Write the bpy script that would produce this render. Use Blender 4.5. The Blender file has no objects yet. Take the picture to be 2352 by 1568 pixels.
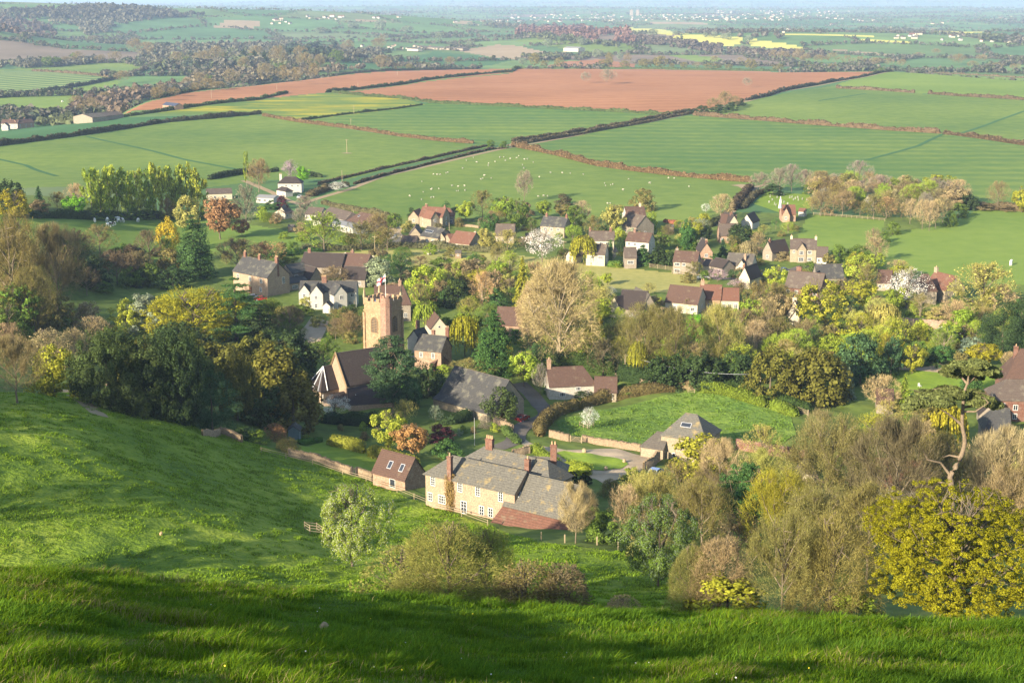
import bpy, bmesh, math, random
import numpy as np
from mathutils import Vector, Matrix
R=math.radians
RNG=np.random.default_rng(7); random.seed(7)
sc=bpy.context.scene; col=sc.collection
# ------------------------------------------------------------------ camera model
F=3267.0; PITCH=R(13.66); CZ=94.0
CP,SP=math.cos(PITCH),math.sin(PITCH)
SUN_AZ=R(42); SUN_EL=R(20.4)   # sun behind the camera and to the left
# ------------------------------------------------------------------ noise + terrain
def _h(ix,iy,s):
    n=(ix*374761393+iy*668265263+s*1446651)&0xffffffff
    n=((n^(n>>13))*1274126177)&0xffffffff
    n=((n^(n>>15))*2246822519)&0xffffffff
    return ((n^(n>>16))&0xffff)/65535.0
def vn(x,y,s=0):
    x=np.asarray(x,float); y=np.asarray(y,float)
    ix=np.floor(x).astype(np.int64); iy=np.floor(y).astype(np.int64)
    fx=x-ix; fy=y-iy; fx=fx*fx*fx*(fx*(fx*6-15)+10); fy=fy*fy*fy*(fy*(fy*6-15)+10)
    a=_h(ix,iy,s); b=_h(ix+1,iy,s); c=_h(ix,iy+1,s); d=_h(ix+1,iy+1,s)
    return (a*(1-fx)+b*fx)*(1-fy)+(c*(1-fx)+d*fx)*fy-0.5
def ss(t):
    t=np.clip(t,0,1); return t*t*(3-2*t)
_py=[-1500,-300,-60,0,12,20,27,32,50,75,105,160,200,235,262,300,380,480,700]
_pz=[60,88,94.2,92.3,87.7,84.2,81.85,79.0,68.8,57.5,43.5,25.0,16.2,8.6,3.6,1.2,0.2,0,0]
_ty=np.arange(-1500,700,0.5); _tz=np.interp(_ty,_py,_pz)
def _smooth(z,w):
    k=np.hanning(w); k/=k.sum(); p=np.pad(z,w//2,mode='edge'); return np.convolve(p,k,'valid')[:len(z)]
_t1=_smooth(_tz,9); _t2=_smooth(_tz,71); _w=ss((_ty-38)/30); _tz=_t1*(1-_w)+_t2*_w
_ca=np.array([-1.2,-.36,-.273,-.2375,-.18,-.115,0,.18,.264,.36,1.2]); _cd=np.array([900,1030,1171,1423,1554,1782,1908,1850,1838,1690,1500])
def Hh(x,y):
    x=np.asarray(x,float); y=np.asarray(y,float)
    d=np.hypot(x,y)
    z=np.interp(y,_ty,_tz)
    near=1-ss((np.abs(y-20)-20)/60)
    lat=np.where(x<0,-0.085*x,-0.03*x); lat=np.clip(lat,-2,8)
    z=z+lat*near*ss((y+10)/20)
    # terracettes and tussocky bumps on the foreground slope
    nb=1-ss((d-40)/60)
    z=z+nb*(0.05*vn(x/7+3,y/4,1)+0.17*vn(x/2.8,y/1.5,2)+0.15*vn(x/1.2,y/.8,3))
    z=z+.35*np.exp(-((x+7.2)/3.6)**2-((y-18.5)/3.2)**2)
    # hill side bowl at the left
    yb=ss((y-140)/60)*(1-ss((y-250)/110))
    z=z+17*ss((-x-20)/75)*yb
    yb2=ss((y-200)/120)*(1-ss((y-520)/300))
    z=z+14*ss((-x-95-(y-300)*.12)/80)*yb2
    # meadow undulation
    md=ss((y-130)/30)*(1-ss((y-330)/60))
    z=z+md*(3.4*vn((x*.8+y*.35)/34+8.3,(y-x*.3)/52,5)+0.9*vn((x+y*.5)/9,y/14,6)+0.42*vn(x/3.1,y/3.3,16))
    # rolling farmland
    fa=ss((d-620)/300)
    z=z+fa*(5*vn(x/330+.3,y/270,7)+1.5*vn(x/120,y/90,8))
    a=x/np.maximum(y,1); cd=np.interp(a,_ca,_cd); s=(d-cd)*(y>0)
    z=z-24*ss(s/330)
    ff=ss((d-2300)/1500)
    z=z+ff*(34*vn(x/1500+1.7,y/1300,9)+12*vn(x/600,y/500,10))
    z=z+ss((d-9000)/9000)*(150*(vn(x/5200+4.2,y/5200,11)+.22)+30*vn(x/1700,y/1500,12))
    def g(cx,cy,sx,sy,h): return h*np.exp(-((x-cx)/sx)**2-((y-cy)/sy)**2)
    z=z+g(-1420,4700,900,650,62)+g(-560,5200,560,450,34)+g(-1310,3050,330,300,58)+g(-2500,4200,900,900,90)
    z=z+g(640,3500,520,330,26)+g(-330,2450,150,260,14)
    return z
def H1(x,y): return float(Hh(x,y))
def ray(X,Y):
    cx=(X-1176)/F; cu=(784-Y)/F
    return np.array([cx, CP+SP*cu, -SP+CP*cu])
def gp(X,Y,h=0.0,t0=60.0):
    r=ray(X,Y); ts=t0*1.012**np.arange(0,560)
    zz=CZ+ts*r[2]; hh=Hh(ts*r[0],ts*r[1])+h
    k=np.argmax(zz<=hh)
    if zz[k]>hh[k]: k=len(ts)-1
    if k==0: return np.array([ts[0]*r[0],ts[0]*r[1],hh[0]-h])
    a,b=ts[k-1],ts[k]
    for _ in range(30):
        m=(a+b)/2
        if CZ+m*r[2]<=H1(m*r[0],m*r[1])+h: b=m
        else: a=m
    return np.array([b*r[0],b*r[1],CZ+b*r[2]-h])
def proj(p):
    x,y,z=p[0],p[1],p[2]-CZ
    w=y*CP-z*SP; v=y*SP+z*CP
    return 1176+F*x/w, 784-F*v/w, w
def hgt(p,Ytop):
    """height of a vertical line at ground point p that reaches image row Ytop"""
    k=(784-Ytop)/F; y=p[1]
    # (y*SP+z*CP)/(y*CP-z*SP)=k
    z=(k*y*CP-y*SP)/(CP+k*SP)
    return max(.3, z+CZ-p[2])
# ------------------------------------------------------------------ object helpers
def tag(o,label=None,cat=None,group=None,kind=None):
    if label: o['label']=label
    if cat: o['category']=cat
    if group: o['group']=group
    if kind: o['kind']=kind
    return o
def link(o,parent=None):
    col.objects.link(o)
    if parent: o.parent=parent
    return o
def empty(name,loc,rz=0,label=None,cat=None,group=None,scale=None):
    o=bpy.data.objects.new(name,None); o.location=[float(v) for v in loc]; o.rotation_euler=(0,0,rz)
    o.empty_display_size=.2
    if scale is not None: o.scale=scale
    link(o); tag(o,label,cat,group); return o
def npmesh(name,V,Fq,mats,mi=None):
    """V (n,3); Fq (m,k) array with constant k, or list of such arrays"""
    me=bpy.data.meshes.new(name)
    if not isinstance(Fq,list): Fq=[Fq]
    Fq=[np.asarray(f,np.int64) for f in Fq if len(f)]
    V=np.asarray(V,np.float32)
    me.vertices.add(len(V)); me.vertices.foreach_set('co',V.ravel())
    L=np.concatenate([f.ravel() for f in Fq]); cnt=np.concatenate([np.full(len(f),f.shape[1]) for f in Fq])
    st=np.concatenate([[0],np.cumsum(cnt)[:-1]])
    me.loops.add(len(L)); me.loops.foreach_set('vertex_index',L.astype(np.int32))
    me.polygons.add(len(cnt)); me.polygons.foreach_set('loop_start',st.astype(np.int32))
    try: me.polygons.foreach_set('loop_total',cnt.astype(np.int32))
    except Exception: pass
    for m in (mats if isinstance(mats,(list,tuple)) else [mats]): me.materials.append(m)
    if mi is not None: me.polygons.foreach_set('material_index',np.asarray(mi,np.int32))
    me.update(calc_edges=True); me.validate()
    return me
class MB:
    """collects simple solids into one mesh"""
    def __init__(s): s.v=[]; s.f=[]; s.m=[]
    def poly(s,pts,mi=0):
        b=len(s.v); s.v+= [tuple(map(float,p)) for p in pts]; s.f.append(tuple(range(b,b+len(pts)))); s.m.append(mi)
    def box(s,x0,x1,y0,y1,z0,z1,mi=0,M=None):
        P=[(x0,y0,z0),(x1,y0,z0),(x1,y1,z0),(x0,y1,z0),(x0,y0,z1),(x1,y0,z1),(x1,y1,z1),(x0,y1,z1)]
        if M is not None: P=[tuple(M@Vector(p)) for p in P]
        b=len(s.v); s.v+=P
        for f in ((0,3,2,1),(4,5,6,7),(0,1,5,4),(1,2,6,5),(2,3,7,6),(3,0,4,7)): s.f.append(tuple(b+i for i in f)); s.m.append(mi)
    def prism(s,loop,d,mi=0):
        """extrude closed loop of points by vector d"""
        n=len(loop); b=len(s.v); d=Vector(d)
        s.v+=[tuple(Vector(p)) for p in loop]+[tuple(Vector(p)+d) for p in loop]
        s.f.append(tuple(range(b+n-1,b-1,-1))); s.m.append(mi); s.f.append(tuple(range(b+n,b+2*n))); s.m.append(mi)
        for i in range(n):
            j=(i+1)%n; s.f.append((b+i,b+j,b+n+j,b+n+i)); s.m.append(mi)
    def tube(s,pts,rad,n=6,mi=0,cap=True):
        pts=[Vector(p) for p in pts]; b=len(s.v); rad=rad if hasattr(rad,'__len__') else [rad]*len(pts)
        for i,p in enumerate(pts):
            t=(pts[min(i+1,len(pts)-1)]-pts[max(i-1,0)]).normalized()
            a=t.cross(Vector((0,0,1)) if abs(t.z)<.9 else Vector((1,0,0))).normalized(); c=t.cross(a)
            for k in range(n):
                an=2*math.pi*k/n; s.v.append(tuple(p+(a*math.cos(an)+c*math.sin(an))*rad[i]))
        for i in range(len(pts)-1):
            for k in range(n):
                k2=(k+1)%n; s.f.append((b+i*n+k,b+i*n+k2,b+(i+1)*n+k2,b+(i+1)*n+k)); s.m.append(mi)
        if cap:
            s.f.append(tuple(b+k for k in range(n))); s.m.append(mi)
            e=b+(len(pts)-1)*n; s.f.append(tuple(e+n-1-k for k in range(n))); s.m.append(mi)
    def ell(s,c,r,M=None,nu=8,nv=6,mi=0):
        b=len(s.v)
        for j in range(nv+1):
            ph=math.pi*j/nv
            for i in range(nu):
                th=2*math.pi*i/nu; p=Vector((r[0]*math.sin(ph)*math.cos(th),r[1]*math.sin(ph)*math.sin(th),r[2]*math.cos(ph)))
                if M is not None: p=M@p
                s.v.append(tuple(p+Vector(c)))
        for j in range(nv):
            for i in range(nu):
                i2=(i+1)%nu; s.f.append((b+j*nu+i,b+(j+1)*nu+i,b+(j+1)*nu+i2,b+j*nu+i2)); s.m.append(mi)
    def mesh(s,name,mats,smooth=False):
        me=bpy.data.meshes.new(name); me.from_pydata(s.v,[],s.f)
        for m in (mats if isinstance(mats,(list,tuple)) else [mats]): me.materials.append(m)
        me.polygons.foreach_set('material_index',s.m)
        if smooth: me.polygons.foreach_set('use_smooth',[True]*len(s.f))
        me.update(); return me
    def obj(s,name,mats,parent=None,loc=(0,0,0),rz=0,smooth=False):
        o=bpy.data.objects.new(name,s.mesh(name,mats,smooth)); o.location=loc; o.rotation_euler=(0,0,rz); return link(o,parent)
# ------------------------------------------------------------------ materials
class NT:
    def __init__(s,name):
        s.m=bpy.data.materials.new(name); s.m.use_nodes=True; s.t=s.m.node_tree; s.t.nodes.clear()
        s.out=s.n('ShaderNodeOutputMaterial')
    def n(s,t,**k):
        nd=s.t.nodes.new(t)
        for a,b in k.items():
            if a in nd.inputs.keys() if False else False: pass
            setattr(nd,a,b)
        return nd
    def l(s,a,b): s.t.links.new(a,b)
    def coord(s,which='Object',scale=(1,1,1),rot=(0,0,0)):
        c=s.n('ShaderNodeTexCoord'); m=s.n('ShaderNodeMapping'); m.inputs['Scale'].default_value=scale; m.inputs['Rotation'].default_value=rot
        if which=='World': g=s.n('ShaderNodeNewGeometry'); s.l(g.outputs['Position'],m.inputs['Vector'])
        else: s.l(c.outputs[which],m.inputs['Vector'])
        return m.outputs['Vector']
    def noise(s,vec,scale,detail=4,rough=.55):
        n=s.n('ShaderNodeTexNoise'); n.inputs['Scale'].default_value=scale; n.inputs['Detail'].default_value=detail; n.inputs['Roughness'].default_value=rough
        s.l(vec,n.inputs['Vector']); return n.outputs['Fac']
    def ramp(s,fac,stops):
        r=s.n('ShaderNodeValToRGB'); e=r.color_ramp.elements
        while len(e)<len(stops): e.new(.5)
        for i,(p,c) in enumerate(stops): e[i].position=p; e[i].color=(c[0],c[1],c[2],1) if hasattr(c,'__len__') else (c,c,c,1)
        s.l(fac,r.inputs['Fac']); return r.outputs['Color']
    def mix(s,fac,a,b,mode='MIX'):
        m=s.n('ShaderNodeMix',data_type='RGBA',blend_type=mode)
        for sock,v in ((m.inputs[0],fac),(m.inputs[6],a),(m.inputs[7],b)):
            if isinstance(v,(int,float)): sock.default_value=v
            elif isinstance(v,(tuple,list)): sock.default_value=(v[0],v[1],v[2],1)
            else: s.l(v,sock)
        return m.outputs[2]
    def math(s,op,a,b=0.0):
        m=s.n('ShaderNodeMath',operation=op)
        for k,v in ((0,a),(1,b)):
            if isinstance(v,(int,float)): m.inputs[k].default_value=v
            else: s.l(v,m.inputs[k])
        return m.outputs[0]
    def bump(s,h,st=.4,dist=.1):
        b=s.n('ShaderNodeBump'); b.inputs['Strength'].default_value=st; b.inputs['Distance'].default_value=dist; s.l(h,b.inputs['Height']); return b.outputs['Normal']
    def bsdf(s,colr,rough=.9,normal=None,spec=.2,metal=0):
        b=s.n('ShaderNodeBsdfPrincipled'); b.inputs['Roughness'].default_value=rough; b.inputs['Specular IOR Level'].default_value=spec; b.inputs['Metallic'].default_value=metal
        if isinstance(colr,(tuple,list)): b.inputs['Base Color'].default_value=(colr[0],colr[1],colr[2],1)
        else: s.l(colr,b.inputs['Base Color'])
        if normal is not None: s.l(normal,b.inputs['Normal'])
        s.l(b.outputs[0],s.out.inputs['Surface']); return s.m
def m_plain(name,c,rough=.7,spec=.3,metal=0,var=.15,scale=3):
    t=NT(name); v=t.coord('Object'); n=t.noise(v,scale)
    c2=tuple(x*(1-var) for x in c); c3=tuple(min(1,x*(1+var)) for x in c)
    return t.bsdf(t.ramp(n,[(.3,c2),(.7,c3)]),rough,None,spec,metal)
def m_leaf(name,trans=.35,var=.5):
    t=NT(name); oi=t.n('ShaderNodeObjectInfo'); g=t.n('ShaderNodeNewGeometry')
    k=t.math('MULTIPLY_ADD',g.outputs['Random Per Island'],var*2); 
    kk=t.t.nodes[-1]; kk.inputs[2].default_value=1-var
    v=t.coord('World',(.35,.35,.35)); nz=t.noise(v,1.0,2)
    k2=t.math('MULTIPLY_ADD',nz,.9); t.t.nodes[-1].inputs[2].default_value=.55
    kt=t.math('MULTIPLY',k,k2)
    comb=t.n('ShaderNodeCombineXYZ')
    for i in range(3): t.l(kt,comb.inputs[i])
    c=t.mix(1.0,oi.outputs['Color'],comb.outputs[0],'MULTIPLY')
    d=t.n('ShaderNodeBsdfDiffuse'); tr=t.n('ShaderNodeBsdfTranslucent'); mx=t.n('ShaderNodeMixShader'); mx.inputs[0].default_value=trans
    t.l(c,d.inputs[0]); t.l(c,tr.inputs[0]); t.l(d.outputs[0],mx.inputs[1]); t.l(tr.outputs[0],mx.inputs[2]); t.l(mx.outputs[0],t.out.inputs['Surface'])
    return t.m
LEAF=m_leaf('foliage'); TWIG=m_leaf('twigs',.05,.45)
def m_bark(name,a,b):
    t=NT(name); v=t.coord('Object',(1,1,.25)); n=t.noise(v,14,4)
    return t.bsdf(t.ramp(n,[(.3,a),(.7,b)]),.95,t.bump(n,.5,.05),.1)
BARK=m_bark('bark',(.07,.055,.04),(.19,.155,.11)); BARKM=m_bark('grey_bark',(.10,.08,.055),(.22,.18,.125)); BARKP=m_bark('pale_bark',(.2,.16,.11),(.4,.33,.23)); BARKR=m_bark('pine_bark',(.10,.075,.05),(.24,.185,.13))
def m_grass(name,stops,s1=.05,s2=.6,stripe=None,bump=.5,yellow=None):
    """stops: three colours dark, mid, light; s1 = large patches, s2 = small texture (cycles per m)"""
    t=NT(name); v=t.coord('World'); n1=t.noise(v,s1,3,.5); n2=t.noise(v,s2,5,.6)
    f=t.math('ADD',t.math('MULTIPLY',n1,.6),t.math('MULTIPLY',n2,.4))
    if stripe:
        ang,freq,amt=stripe
        v2=t.coord('World',(1,1,1),(0,0,ang)); w=t.n('ShaderNodeTexWave'); w.inputs['Scale'].default_value=freq; w.inputs['Distortion'].default_value=1.2; w.inputs['Detail'].default_value=2; w.inputs['Detail Scale'].default_value=.3
        t.l(v2,w.inputs['Vector']); f=t.math('ADD',f,t.math('MULTIPLY',t.math('SUBTRACT',w.outputs['Fac'],.5),amt))
    c=t.ramp(f,[(.33,stops[0]),(.5,stops[1]),(.68,stops[2])])
    if yellow:
        v3=t.coord('World',(.35,1.3,1)); n3=t.noise(v3,.03,5,.7); c=t.mix(t.ramp(n3,[(.47,0),(.62,1)]),c,yellow)
    return t.bsdf(c,.95,t.bump(n2,min(1,bump),.3 if bump<.7 else 1.2/s2) if bump else None,.1)
G={}
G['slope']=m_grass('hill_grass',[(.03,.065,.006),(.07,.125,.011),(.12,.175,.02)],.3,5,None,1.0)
G['meadow']=m_grass('meadow_grass',[(.065,.125,.011),(.155,.225,.02),(.27,.32,.04)],.045,1.0,None,.8)
G['village']=m_grass('village_ground',[(.06,.08,.02),(.10,.14,.028),(.155,.19,.042)],.05,.4)
G['field']=m_grass('pasture',[(.07,.13,.028),(.12,.175,.034),(.175,.225,.045)],.0045,.10,None,.2)
G['fieldstripe']=m_grass('drilled_crop',[(.055,.125,.03),(.10,.16,.034),(.165,.215,.042)],.0045,.10,(R(93),.012,.11),.2)
G['fielddark']=m_grass('dark_crop',[(0.036,0.100,0.036),(0.048,0.120,0.042),(0.064,0.144,0.044)],.006,.12,None,.2)
G['fieldlight']=m_grass('bright_pasture',[(.10,.165,.03),(.145,.21,.036),(.185,.245,.045)],.008,.15,None,.2)
G['common']=m_grass('dry_pasture',[(.20,.205,.06),(.29,.27,.085),(.36,.32,.11)],.02,.4,None,.3)
G['flower']=m_grass('buttercup_field',[(0.072,0.136,0.028),(0.104,0.160,0.032),(0.136,0.184,0.036)],.01,.15,None,.2,(0.336,0.288,0.024))
G['soil']=m_grass('ploughed_soil',[(.245,.105,.048),(.30,.135,.062),(.355,.165,.08)],.006,.08,(R(80),.012,.12),.2)
G['brown']=m_grass('bare_field',[(0.240,0.176,0.104),(0.288,0.216,0.128),(0.336,0.256,0.160)],.006,.08,None,.2)
G['rape']=m_grass('rapeseed',[(.40,.37,.08),(.46,.43,.10),(.52,.48,.12)],.006,.1,None,.1)
G['mown']=m_grass('mown_stripes',[(.055,.12,.035),(.12,.17,.05),(.22,.26,.085)],.01,.15,(R(38),.010,.9),.2)
G['lawn']=m_grass('lawn',[(.11,.17,.02),(.15,.22,.026),(.20,.27,.034)],.05,1,(R(60),.35,.1),.2)
G['gravel']=m_grass('gravel',[(.27,.205,.135),(.36,.28,.19),(.43,.34,.24)],.15,2,None,.3)
G['tarmac']=m_grass('lane_surface',[(.085,.075,.06),(.115,.10,.085),(.15,.13,.11)],.2,2,None,.2)
G['paddock']=m_grass('paddock_grass',[(.07,.14,.025),(.13,.205,.035),(.20,.27,.045)],.08,.9,None,.8)
def m_far():
    t=NT('far_farmland'); a=t.n('ShaderNodeAttribute'); a.attribute_name='fieldcol'; v=t.coord('World'); n=t.noise(v,.01,3)
    c=t.mix(1.0,a.outputs['Color'],t.ramp(n,[(.3,.8),(.7,1.2)]),'MULTIPLY'); return t.bsdf(c,.95,None,.1)
G['far']=m_far()
def m_stone(name,a,b,c,scale=2.2,bw=.55,rh=.22):
    t=NT(name); v=t.coord('Object',(1,1,1)); 
    sx=t.n('ShaderNodeSeparateXYZ'); t.l(v,sx.inputs[0]); cx=t.n('ShaderNodeCombineXYZ'); t.l(t.math('ADD',sx.outputs[0],sx.outputs[1]),cx.inputs[0]); t.l(sx.outputs[2],cx.inputs[1])
    br=t.n('ShaderNodeTexBrick'); br.inputs['Scale'].default_value=1; br.inputs['Brick Width'].default_value=bw; br.inputs['Row Height'].default_value=rh; br.inputs['Mortar Size'].default_value=.02; br.inputs['Bias'].default_value=0
    br.inputs['Color1'].default_value=(*a,1); br.inputs['Color2'].default_value=(*b,1); br.inputs['Mortar'].default_value=(*c,1); t.l(cx.outputs[0],br.inputs['Vector'])
    n=t.noise(v,.7,4); n2=t.noise(v,5,3)
    cc=t.mix(t.ramp(n,[(.35,0),(.62,.8)]),br.outputs['Color'],tuple(x*.62 for x in a)); n4=t.noise(v,1.7,3); cc=t.mix(t.ramp(n4,[(.5,0),(.66,.6)]),cc,tuple(min(1,x*1.25) for x in c)); cc=t.mix(.4,cc,t.ramp(n2,[(.35,tuple(x*.45 for x in b)),(.65,tuple(min(1,x*1.4) for x in a))]))
    return t.bsdf(cc,.92,t.bump(n2,.5,.05),.15)
W={}
W['ham']=m_stone('golden_stone_wall',(0.345,0.255,0.18),(0.26,0.18,0.125),(0.286,0.224,0.150))
W['tower']=m_stone('tower_stone',(.33,.225,.13),(.25,.165,.095),(.32,.24,.16))
W['limestone']=m_stone('pale_limewashed_stone',(.43,.40,.34),(.36,.33,.28),(.38,.36,.31),2,.7,.3)
W['grey']=m_stone('grey_stone_wall',(0.258,0.218,0.170),(0.197,0.167,0.129),(0.245,0.218,0.177))
W['lias']=m_stone('pale_stone_wall',(.30,.25,.175),(.235,.19,.135),(.29,.245,.18))
W['brick']=m_stone('red_brick_wall',(.17,.072,.048),(.125,.055,.038),(.2,.16,.13),2,.23,.08)
W['pinkbrick']=m_stone('mixed_brick_wall',(0.313,0.197,0.129),(0.245,0.143,0.095),(0.313,0.258,0.204),2,.3,.1)
W['white']=m_plain('white_render',(.36,.345,.305),.8,.2,0,.1,1.2)
W['cream']=m_plain('cream_render',(0.408,0.360,0.272),.8,.2,0,.08,1.5)
W['dry']=m_stone('dry_stone',(0.299,0.224,0.143),(0.218,0.160,0.102),(0.082,0.061,0.041),2,.35,.12)
W['wood']=m_plain('weathered_boards',(0.204,0.150,0.095),.85,.1,0,.3,6)
def m_roof(name,a,b,lich,lf=.5,course=.28,amt=.5):
    t=NT(name); v=t.coord('Object'); n=t.noise(v,.55,5,.65); n2=t.noise(v,3.5,3)
    sx=t.n('ShaderNodeSeparateXYZ'); t.l(v,sx.inputs[0]); w=t.math('FRACT',t.math('DIVIDE',sx.outputs[2],course)); 
    c=t.ramp(n2,[(.25,a),(.75,b)]); c=t.mix(t.ramp(n,[(lf,0),(lf+.14,.75)]),c,lich)
    c=t.mix(t.math('MULTIPLY',t.ramp(w,[(.0,1),(.22,0)]),amt),c,tuple(x*.45 for x in a))
    return t.bsdf(c,.85,t.bump(t.math('ADD',w,n2),.5,.05),.25)
RO={}
RO['slate']=m_roof('slate_roof',(0.036,0.036,0.037),(0.061,0.060,0.058),(0.130,0.125,0.095),.52)
RO['lichen']=m_roof('lichened_slate_roof',(.068,.064,.056),(.138,.13,.108),(.27,.20,.08),.555)
RO['stone']=m_roof('stone_tile_roof',(0.060,0.052,0.045),(0.105,0.092,0.077),(0.150,0.140,0.100),.53)
RO['brown']=m_roof('brown_tile_roof',(.060,.036,.028),(.105,.062,.046),(.15,.12,.08),.57,.28,.6)
RO['red']=m_roof('red_tile_roof',(.10,.048,.033),(.165,.078,.052),(.17,.13,.085),.56,.28,.6)
RO['dark']=m_roof('dark_tile_roof',(0.028,0.021,0.020),(0.050,0.039,0.034),(0.075,0.065,0.050),.60)
RO['purple']=m_roof('weathered_tile_roof',(.066,.050,.042),(.11,.085,.068),(.16,.14,.105),.55,.28,.6)
RO['metal']=m_roof('metal_sheet_roof',(0.160,0.165,0.170),(0.210,0.210,0.210),(0.150,0.140,0.130),.7,.8,.1)
RO['blue']=m_roof('blue_slate_roof',(0.035,0.045,0.080),(0.055,0.065,0.100),(0.075,0.075,0.100),.7)
WHITE=m_plain('white_paint',(.62,.61,.58),.5,.4,0,.03); LEAD=m_plain('lead',(.45,.46,.48),.5,.5,.3,.1)
POT=m_plain('clay_pot',(.38,.25,.14),.8,.2,0,.2); TIMB=m_plain('pale_timber',(.26,.21,.13),.85,.2,0,.25,5); DOORB=m_plain('brown_door',(.14,.06,.035),.6,.3)
FLINT=W['ham']
def m_glass():
    t=NT('window_glass'); return t.bsdf((.03,.035,.045),.12,None,.6)
GLASS=m_glass()
m_black=m_plain('dark_timber',(.06,.05,.045),.8,.2); STONEP=m_plain('dressed_stone',(.30,.23,.14),.85,.2,0,.2,2)
WOOL=m_plain('wool',(.36,.33,.27),.95,.1,0,.1,8); HIDE=m_plain('white_hide',(.75,.73,.7),.8,.1); DARKH=m_plain('black_hide',(.04,.035,.03),.7,.2)
GREY=m_plain('grey_metal',(.4,.4,.4),.5,.5,.4)
GRAVE=m_plain('headstone',(.42,.40,.36),.9,.2,0,.2,3)
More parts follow.
